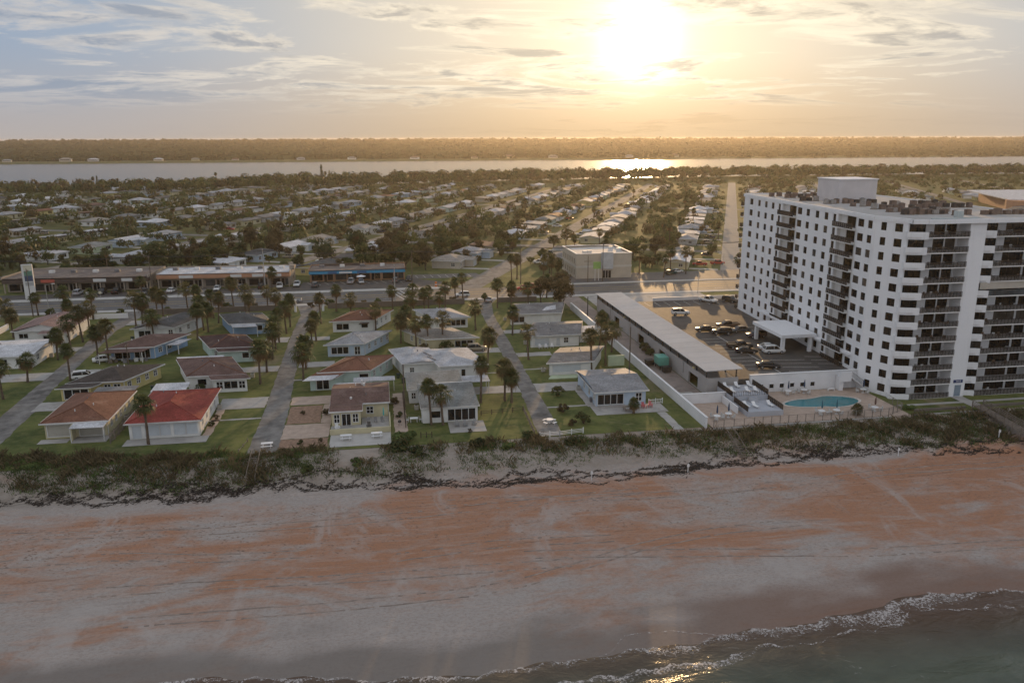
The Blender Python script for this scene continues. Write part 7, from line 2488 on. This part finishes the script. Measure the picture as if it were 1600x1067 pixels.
# ================================================================ STREET FURNITURE AND SMALL THINGS
M_POLE = mat('pole_timber', (.12, .095, .075), .9, .2, 1.5)
M_POLEC = mat('pole_concrete', (.40, .39, .37), .85, .1, 1.0)
def utility_pole(x, y, h, label, m=None, arm=True, z=0.0):
    u = thing('utility_pole', label, 'pole', (x, y, z), 0, 'utility poles')
    MB().tube((0, 0, 0), (0, 0, h), .17, .10, 8).build('pole', m or M_POLE, u)
    if arm:
        a_ = MB().box(-.06, .06, -1.2, 1.2, h - .8, h - .66).build('crossarm', M_POLE, u)
        for k in (-1.05, -.4, .4, 1.05):
            MB().tube((0, k, h - .66), (0, k, h - .42), .05, .03, 5).build('insulator', M_CLUTTER, a_)
    return u
for x, y, h, lb, m, a_ in ((-97.0, 238.0, 13.5, 'dark utility pole by the highway near the pylon sign', None, True), (-37.4, 264.2, 14.0, 'pale concrete pole before the orange fascia', M_POLEC, True), (3.6, 238.2, 12.0, 'utility pole behind the central palms', M_POLEC, True), (46.4, 264.6, 13.0, 'utility pole at the street corner left of the office', None, True),
                           (74.9, 264.0, 13.5, 'tall utility pole before the office block', None, True), (69.8, 264.4, 9.0, 'shorter pole before the office block', None, False), (-72.0, 264.6, 13.0, 'utility pole between the shop rows', None, True), (51.0, 157.2, 9.6, 'slim dark pole against the white wall', None, False), (54.2, 204.8, 6.8, 'dark pole with a lamp in the service alley', M_DMETAL, False),
                           (9.8, 264.4, 12.5, 'utility pole beside the blue shop', None, True), (-51.6, 167.0, 8.4, 'weathered pole behind the yellow house', None, True), (3.0, 140.0, 8.6, 'slim pole in the gap between the two beach houses', None, False)):
    utility_pole(x, y, h, lb, m, a_)
def street_lamp(x, y, label, h=8.0, dx=1.8):
    l = thing('street_lamp', label, 'street lamp', (x, y, 0))
    MB().tube((0, 0, 0), (0, 0, h), .10, .06, 7).build('pole', M_POLEC, l)
    MB().tube((0, 0, h - .1), (dx, 0, h + .25), .05, .04, 5).build('arm', M_POLEC, l)
    MB().obox((dx + .3, 0, h + .25), (.4, .16, .08)).build('lamp_head', M_FASCIA, l)
street_lamp(-93.5, 240.0, 'street lamp at the highway near the pylon sign', 8.5)
street_lamp(118.5, 263.5, 'street lamp on the far pavement right of the office', 8.5, -1.8)
street_lamp(99.0, 238.0, 'street lamp between highway and car deck', 7.5)

# gate posts and fence at the head of the patched street
for x, lb in ((-24.9, 'white gate post left of the patched street head'), (-17.2, 'white gate post right of the patched street head')):
    o = MB().box(x - .3, x + .3, 231.2, 231.8, 0, 3.4).box(x - .4, x + .4, 231.1, 231.9, 3.4, 3.6).build('gate_post', M_WHITE)
    tag(o, lb, 'gate post', 'gate posts of the patched street')
wl = MB().box(-64, -26, 234.2, 234.5, 0, 1.6)
wall_thing('verge_wall', 'low wall along the highway behind the left houses', wl, mat('wall_dull_brown', (.16, .135, .115), .9))
wall_thing('verge_wall', 'low wall along the highway behind the middle houses', MB().box(-16, 24, 234.2, 234.5, 0, 1.6), MATS['wall_dull_brown'])
wall_thing('verge_wall', 'low pale wall along the highway right of the narrow street', MB().box(34, 46, 234.4, 234.7, 0, 1.5), MATS['wall_dull_brown'])
wall_thing('garden_wall', 'white garden wall beside the house with the pinkish roof', MB().box(-97, -96.7, 200, 222, 0, 1.5), M_WALLW)
wall_thing('white_screen', 'white fence panel by the highway above the pinkish roof', MB().box(-82, -70, 231.0, 231.2, 0, 1.4), M_WALLW)

# picnic tables
def picnic_table(x, y, z, rz, label, round_=False):
    p = thing('picnic_table', label, 'picnic table', (x, y, z), rz, 'white picnic tables')
    if round_:
        pts = [(.62 * math.cos(a), .62 * math.sin(a)) for a in np.linspace(0, 6.283, 13)[:-1]]
        MB().prism(pts, .72, .79).build('top', M_WHITE, p)
        MB().tube((0, 0, 0), (0, 0, .72), .12, .08, 6).build('pedestal', M_WHITE, p)
        for k in range(4):
            a = k * math.pi / 2 + .4
            c, s_ = math.cos(a), math.sin(a)
            MB().obox((1.15 * c, 1.15 * s_, .43), (.18, .42, .04), a).build('seat', M_WHITE, p)
            MB().tube((0, 0, .3), (1.1 * c, 1.1 * s_, .38), .04, n=5).build('strut', M_WHITE, p)
            MB().tube((1.15 * c, 1.15 * s_, 0), (1.15 * c, 1.15 * s_, .39), .05, n=5).build('leg', M_WHITE, p)
        return p
    for k in range(5):
        MB().box(-.9, .9, -.38 + k * .155, -.38 + k * .155 + .14, .72, .77).build('plank', M_WHITE, p)
    for s in (-1, 1):
        y0, y1 = sorted((s * .58, s * .86))
        MB().box(-.9, .9, y0, y1, .42, .46).build('seat', M_WHITE, p)
        MB().box(s * .6 - .05, s * .6 + .05, -.84, .84, .34, .415).build('beam', M_WHITE, p)
        for t_ in (-1, 1):
            MB().tube((s * .6, t_ * .62, 0), (s * .6, t_ * .22, .72), .045, n=4).build('leg', M_WHITE, p)
    return p
picnic_table(-19.4, 125.2, .03, .05, 'white picnic table at the seaward end of the patched street')
picnic_table(27.6, 128.4, .03, .3, 'round white picnic table at the end of the narrow street', True)
picnic_table(-7.0, 126.6, .05, .0, 'white picnic table on the terrace below the cream house, left')
picnic_table(-2.0, 126.9, .05, .05, 'white picnic table on the terrace below the cream house, right')
picnic_table(43.0, 132.6, .05, .1, 'picnic bench on the patio of the striped roof house')
for ch in col.objects:
    if ch.parent and ch.parent.get('label', '').startswith('picnic bench on the patio'):
        own_mat(ch, M_WOOD)
# adirondack style chairs
M_PINKC = mat('chair_pink', (.48, .11, .12), .6, .1, 3)
def adirondack(x, y, rz, m, label, cat='chair'):
    a = thing('garden_chair', label, cat, (x, y, .05), rz)
    for k in range(5):
        MB().add([(-.27 + k * .11, .22, .30), (-.18 + k * .11, .22, .30), (-.18 + k * .11, .55, 1.02), (-.27 + k * .11, .55, 1.02), (-.27 + k * .11, .25, .29), (-.18 + k * .11, .25, .29), (-.18 + k * .11, .58, 1.01), (-.27 + k * .11, .58, 1.01)], [(0, 1, 2, 3), (7, 6, 5, 4), (0, 3, 7, 4), (1, 5, 6, 2), (3, 2, 6, 7)]).build('back_slat', m, a)
    MB().add([(-.29, -.35, .40), (.29, -.35, .40), (.29, .24, .28), (-.29, .24, .28), (-.29, -.35, .36), (.29, -.35, .36), (.29, .24, .24), (-.29, .24, .24)], [(0, 1, 2, 3), (7, 6, 5, 4), (0, 4, 5, 1), (1, 5, 6, 2), (2, 6, 7, 3), (3, 7, 4, 0)]).build('seat', m, a)
    for s in (-1, 1):
        x0, x1 = sorted((s * .30, s * .44))
        MB().box(x0, x1, -.40, .36, .56, .60).build('armrest', m, a)
        x0, x1 = sorted((s * .31, s * .37))
        MB().box(x0, x1, -.36, -.28, 0, .56).build('leg', m, a)
        MB().box(x0, x1, .22, .30, 0, .56).build('leg', m, a)
for x, y, rz, m, lb in ((46.3, 133.4, .25, M_PINKC, 'left pink garden chair on the patio of the striped roof house'), (47.6, 133.7, -.2, M_PINKC, 'right pink garden chair on the patio of the striped roof house'), (11.6, 129.6, 0, M_FURN[2], 'grey garden chair on the stone patio, left'), (13.0, 129.4, .1, M_FURN[2], 'grey garden chair on the stone patio, middle'), (14.6, 129.8, -.3, M_FURN[2], 'grey garden chair on the stone patio, right'),
                        (36.0, 178.6, .2, M_WHITE, 'white garden chair before the long grey roof, left'), (37.4, 178.6, 0, M_WHITE, 'white garden chair before the long grey roof, middle'), (38.8, 178.7, -.2, M_WHITE, 'white garden chair before the long grey roof, right'), (-8.6, 131.2, .3, M_WHITE, 'white lounge chair on the raised terrace of the cream house'), (-3.3, 131.2, 0, M_DMETAL, 'black seat on the raised terrace of the cream house')):
    adirondack(x, y, rz, m, lb)
for i, (x, lb) in enumerate(((-3.4, 'left'), (-2.2, 'middle'), (-1.0, 'right'))):
    o = put('terrace_chair', CH_ME[2], None, (x, 133.6, .222), .2 * i)
    tag(o, 'grey chair at the back of the cream house terrace, %s' % lb, 'chair', 'chairs on the cream house terrace')
cp_ = thing('closed_parasol', 'closed turquoise parasol on the cream house terrace', 'parasol', (-.8, 134.4, .22))
MB().tube((0, 0, 0), (0, 0, 1.0), .03, n=5).build('pole', M_WHITE, cp_)
MB().path([(0, 0, .9), (0, 0, 1.2), (0, 0, 2.1), (0, 0, 2.4)], [.08, .15, .10, .03], 7).build('canopy', mat('parasol_turquoise', (.10, .42, .40), .7), cp_)
wc = thing('garden_table', 'white patio set with a green parasol left of the glazed beach house', 'table', (4.4, 133.2, .02))
MB().box(-.7, .7, -.45, .45, .68, .74).build('top', M_WHITE, wc)
for x in (-.6, .5):
    for y in (-.4, .3):
        MB().box(x, x + .08, y, y + .08, 0, .68).build('leg', M_WHITE, wc)
for i, s in enumerate((-1, 1)):
    o = put('garden_chair', CH_ME[0], None, (4.4 + s * 1.15, 133.2, .02), s * 1.57)
    tag(o, 'white chair at the white patio set, %s side' % ('left' if s < 0 else 'right'), 'chair')
gr = thing('kettle_grill', 'black kettle grill in the gap between the two beach houses', 'grill', (1.9, 131.6, .04))
MB().loft([[(r_ * math.cos(a), r_ * math.sin(a), z) for a in np.linspace(0, 6.283, 11)[:-1]] for r_, z in ((.12, .55), (.3, .65), (.33, .8), (.28, .95), (.1, 1.05))]).build('kettle', M_DMETAL, gr, True)
for a in (0, 2.1, 4.2):
    MB().tube((.15 * math.cos(a), .15 * math.sin(a), .6), (.32 * math.cos(a), .32 * math.sin(a), 0), .02, n=4).build('leg', M_DMETAL, gr)

# fences
def picket_fence(name, label, pts, h, m, step=2.0, rails=(.35, .8), pick=None, zf=lambda x, y: 0.0, pw=.07):
    f = thing(name, label, 'fence', (pts[0][0], pts[0][1], zf(*pts[0])))
    off = Vector((-pts[0][0], -pts[0][1], -zf(*pts[0])))
    pm = MB().box(-pw, pw, -pw, pw, -.3, h + .12).mesh('post', m)
    for (a, b) in zip(pts[:-1], pts[1:]):
        A, B = Vector((a[0], a[1], zf(*a))), Vector((b[0], b[1], zf(*b)))
        n = max(1, round((B - A).length / step))
        for k in range(n + 1):
            put('post', pm, f, A.lerp(B, k / n) + off)
        for k in range(n):
            p, q = A.lerp(B, k / n) + off, A.lerp(B, (k + 1) / n) + off
            for z in rails:
                MB().tube(p + Vector((0, 0, z)), q + Vector((0, 0, z)), .045, n=4).build('rail', m, f)
            if pick:
                mm = max(2, int((q - p).length / pick))
                for j in range(1, mm):
                    r_ = p.lerp(q, j / mm)
                    MB().box(r_.x - .035, r_.x + .035, r_.y - .015, r_.y + .015, r_.z + .1, r_.z + h).build('slat', m, f)
    return f
picket_fence('white_fence', 'white rail fence closing the end of the narrow street', [(24.6, 121.9), (28.0, 122.2), (32.2, 122.9)], .9, M_WHITE, 1.9, (.3, .55, .8))
picket_fence('white_fence', 'white picket fence beside the pink chairs', [(47.9, 135.4), (50.6, 135.6)], .95, M_WHITE, 1.3, (.3, .8), .3)
picket_fence('wooden_fence', 'low dark wooden fence along the left edge of the narrow street end', [(24.3, 136.0), (24.0, 123.4)], .8, M_WOOD, 1.8, (.3, .7), .45)
picket_fence('wooden_fence', 'low rail fence across the lawn beside the glazed beach house', [(16.4, 134.6), (24.2, 135.6)], .8, M_DARKW, 1.95, (.4, .75))
picket_fence('wooden_fence', 'broken dark fence on the seaward lawn of the glazed house', [(5.2, 125.3), (7.0, 125.2)], .9, M_DARKW, .9, (.6,))
picket_fence('wooden_fence', 'grey board fence between the terracotta and red roofed houses', [(-44.8, 131.2), (-44.6, 137.5), (-44.8, 149.5)], 1.7, M_WOOD, 2.1, (.4, 1.4), .35)
picket_fence('wooden_fence', 'dark fence in the gap between the two beach houses', [(2.9, 130.5), (2.9, 146.0)], 1.5, M_DARKW, 2.2, (.4, 1.3), .5)
picket_fence('post_row', 'low kerb like fence at the lawn corner beside the patched street', [(-23.6, 124.0), (-22.9, 128.4)], .4, M_WOOD, 2.0, (.25,))
# dune crossings
def dune_steps(x, y0, y1, w, label):
    s = thing('dune_steps', label, 'steps', (x, y0, 0))
    n = int((y0 - y1) / .45)
    for k in range(n):
        y = y0 - k * .45
        z = beach_z(x, min(y, 121.3)) + .16
        MB().box(-w / 2, w / 2, y - y0 - .36, y - y0, z - .08, z).build('tread', M_WOOD, s)
    for sx in (-1, 1):
        mb = MB()
        P = [Vector((sx * w / 2, y - y0, beach_z(x, min(y, 121.3)) + 1.0)) for y in np.linspace(y0, y1, 6)]
        for a, b in zip(P[:-1], P[1:]):
            mb.tube(a, b, .05, n=4)
        mb.build('handrail', M_WOOD, s)
        for p in P:
            MB().tube(p - Vector((0, 0, 1.1)), p, .05, n=4).build('post', M_WOOD, s)
dune_steps(-20.6, 122.4, 115.0, 1.3, 'weathered wooden steps down the dune at the end of the patched street')
dune_steps(56.5, 119.6, 112.6, 1.2, 'ruined wooden steps down the dune below the pool fence')
bw = thing('boardwalk', 'wooden boardwalk crossing the dune below the tower', 'boardwalk', (105.7, 121.5, 0))
zb_ = lambda y: .75 + (y - 121.5) * .085
for k in range(52):
    y = 122.5 - k * .30
    MB().box(-1.0, 1.0, y - 121.5 - .27, y - 121.5, zb_(y) - .06, zb_(y)).build('plank', M_WOOD, bw)
for sx in (-1, 1):
    ys_ = np.linspace(122.4, 107.0, 9)
    for k, y in enumerate(ys_):
        MB().box(sx * 1.08 - .07, sx * 1.08 + .07, y - 121.5 - .07, y - 121.5 + .07, beach_z(105.7, min(y, 121.3)) - .3, zb_(y) + 1.1).build('post', M_WOOD, bw)
        if k < 8:
            y2 = ys_[k + 1]
            for dz in (.25, .5, .75, 1.05):
                MB().tube((sx * 1.08, y - 121.5, zb_(y) + dz), (sx * 1.08, y2 - 121.5, zb_(y2) + dz), .06, n=4).build('rail', M_WOOD, bw)
# low garden walls and lawn strips before the tower
wall_thing('garden_wall', 'low brown garden wall before the tower, left part', MB().box(93.8, 104.0, 123.2, 123.5, -.6, .45), MATS['wall_dull_brown'])
wall_thing('garden_wall', 'low brown garden wall before the tower, right part', MB().box(107.4, 125.0, 123.4, 123.7, -.6, .45), MATS['wall_dull_brown'])
wall_thing('garden_kerb', 'concrete kerb between the tower garden and the dune', MB().box(92.6, 103.8, 121.4, 121.65, -1.2, .15), M_CONC)
sheet('footpath', [(93.0, 126.2), (125, 126.2), (125, 127.2), (93.0, 127.2)], .033, M_CONC, 'narrow concrete path along the tower front')
sheet('footpath', [(105.9, 123.8), (108.3, 123.8), (108.3, 129.85), (105.9, 129.85)], .037, M_CONC, 'path from the tower door to the boardwalk')
# beach notice posts
for x, y, lb in ((30.4, 110.4, 'small white notice post at the dune foot below the narrow street'), (82.6, 111.2, 'small white notice post at the dune foot below the pool'), (101.6, 112.0, 'small yellowish notice post at the dune foot below the tower'), (46.0, 110.6, 'white forked stake at the dune foot')):
    s = thing('notice_post', lb, 'sign', (x, y, beach_z(x, y)))
    MB().box(-.05, .05, -.05, .05, -.3, 1.5).build('post', M_WHITE, s)
    MB().box(-.2, .2, -.08, -.052, .95, 1.4).build('board', M_WHITE, s)
# orange traffic barrel and highway signs
for x, y, lb in ((17.6, 264.3, 'orange traffic barrel at the corner of the shop car park'),):
    b = thing('traffic_barrel', lb, 'barrel', (x, y, .02))
    MB().loft([[(r_ * math.cos(a), r_ * math.sin(a), z) for a in np.linspace(0, 6.283, 11)[:-1]] for r_, z in ((.48, 0), (.48, .1), (.40, .1), (.36, 1.6), (.2, 1.7))]).build('body', mat('barrel_orange', (.55, .15, .03), .6), b)
    MB().prism([(.395 * math.cos(a), .395 * math.sin(a)) for a in np.linspace(0, 6.283, 11)[:-1]], .7, .95).build('band', M_WHITE, b)
for x, y, lb in ((-86.5, 261.5, 'small yellow road sign before the dark brown shops'), (-90.0, 260.9, 'white sandwich board on the pavement before the dark brown shops')):
    s = thing('road_sign', lb, 'sign', (x, y, .13))
    MB().tube((0, 0, 0), (0, 0, 2.2), .04, n=5).build('post', M_POLEC, s)
    MB().box(-.4, .4, -.05, -.02, 1.5, 2.3).build('board', MATS['sign_cream'] if 'yellow' in lb else M_WHITE, s)

# power lines between the highway poles
def power_line(p, q, sag, label):
    o = thing('power_line', label, 'cable', (p[0], p[1], p[2]))
    off = Vector((-p[0], -p[1], -p[2]))
    for k in (-1.05, -.4, .4, 1.05):
        pts = []
        for i in range(9):
            f = i / 8
            pts.append(Vector((p[0] + (q[0] - p[0]) * f, p[1] + (q[1] - p[1]) * f + k, p[2] + (q[2] - p[2]) * f - sag * 4 * f * (1 - f))) + off)
        MB().path(pts, [.028] * 9, 4).build('wire', M_DMETAL, o)
HP = [(-130, 264.4, 12.8), (-72.0, 264.6, 12.6), (-37.4, 264.2, 13.6), (9.8, 264.4, 12.1), (46.4, 264.6, 12.6), (74.9, 264.0, 13.1), (130, 264.2, 12.8)]
for i in range(6):
    power_line(HP[i], HP[i + 1], .9, 'bundle of sagging power lines over the far highway verge, %s span from the left' % NTH[i + 1])
# wheeled bins and odds and ends along the lots
bin_b = MB().add([(-.24, -.28, 0), (.24, -.28, 0), (.24, .28, 0), (-.24, .28, 0), (-.30, -.34, .95), (.30, -.34, .95), (.30, .34, .95), (-.30, .34, .95)], [(0, 3, 2, 1), (4, 5, 6, 7), (0, 1, 5, 4), (1, 2, 6, 5), (2, 3, 7, 6), (3, 0, 4, 7)]).mesh('wheeled_bin', mat('bin_green_dark', (.02, .05, .035), .6))
bin_l = MB().box(-.33, .33, -.38, .37, .952, 1.02).mesh('lid', M_DMETAL)
for x, y, lb in ((-27.5, 205.4, 'by the blue house'), (-27.6, 178.0, 'by the maroon roofed house'), (2.4, 160.2, 'by the mint walled house'), (2.5, 168.4, 'at the rear of the mint walled house'), (3.3, 156.6, 'by the pale double roofed house'), (-45.6, 160.0, 'by the yellow house'), (48.2, 196.0, 'by the long grey roof'), (21.2, 163.0, 'by the narrow street'), (-61.3, 203.6, 'at the head of the left street'), (32.6, 176.6, 'on the driveway between grey roofs')):
    o = put('wheeled_bin', bin_b, None, (x, y, .03), random.uniform(-.4, .4))
    tag(o, 'dark wheeled bin ' + lb, 'bin', 'wheeled bins at the houses')
    put('lid', bin_l, o)
for k, p, x, y, d, lb in (('sedan', 'silver', -26.5, 148.6, 5, 'silver car on the driveway beside the bright red roof'), ('suv', 'beige', 21.0, 179.2, 0, 'beige car on the driveway beside the beige roofed house'), ('pickup', 'white', 33.8, 148.9, 3, 'white pickup on the driveway behind the striped roof house')):
    if k == 'suv':
        place_car(k, p, x, y, .05, d, lb)

# ---------------------------------------------------------------- haze
hz = MB().box(-6700, 8800, -420, 5200, -10.5, 50)
haze = hz.build('haze', None)
tag(haze, 'thin warm evening haze filling the air over the town', kind='stuff')
hm = bpy.data.materials.new('evening_haze')
hm.use_nodes = True
ht = hm.node_tree
ht.nodes.clear()
pv = ht.nodes.new('ShaderNodeVolumePrincipled')
pv.inputs['Color'].default_value = (.94, .85, .72, 1)
pv.inputs['Density'].default_value = .00007
pv.inputs['Anisotropy'].default_value = .62
ho = ht.nodes.new('ShaderNodeOutputMaterial')
ht.links.new(pv.outputs[0], ho.inputs['Volume'])
haze.data.materials.append(hm)
haze.visible_shadow = True

for o in col.objects:
    if '_off' in o:
        del o['_off']

# things that would still share a label: count them outwards from the highway / camera
by_label = {}
for o in col.objects:
    if o.parent is None and o.get('group') in ('trees among the bungalows', 'palms among the bungalows', 'bungalows between highway and river', 'cars parked in inland driveways'):
        by_label.setdefault(o['label'], []).append(o)
for lb, os_ in by_label.items():
    if len(os_) > 1:
        os_.sort(key=lambda o: o.location.length)
        for k, o in enumerate(os_):
            o['label'] = lb + ', nearest' if k == 0 else lb + ', %s nearest' % (NTH[k + 1] if k < 19 else 'last')
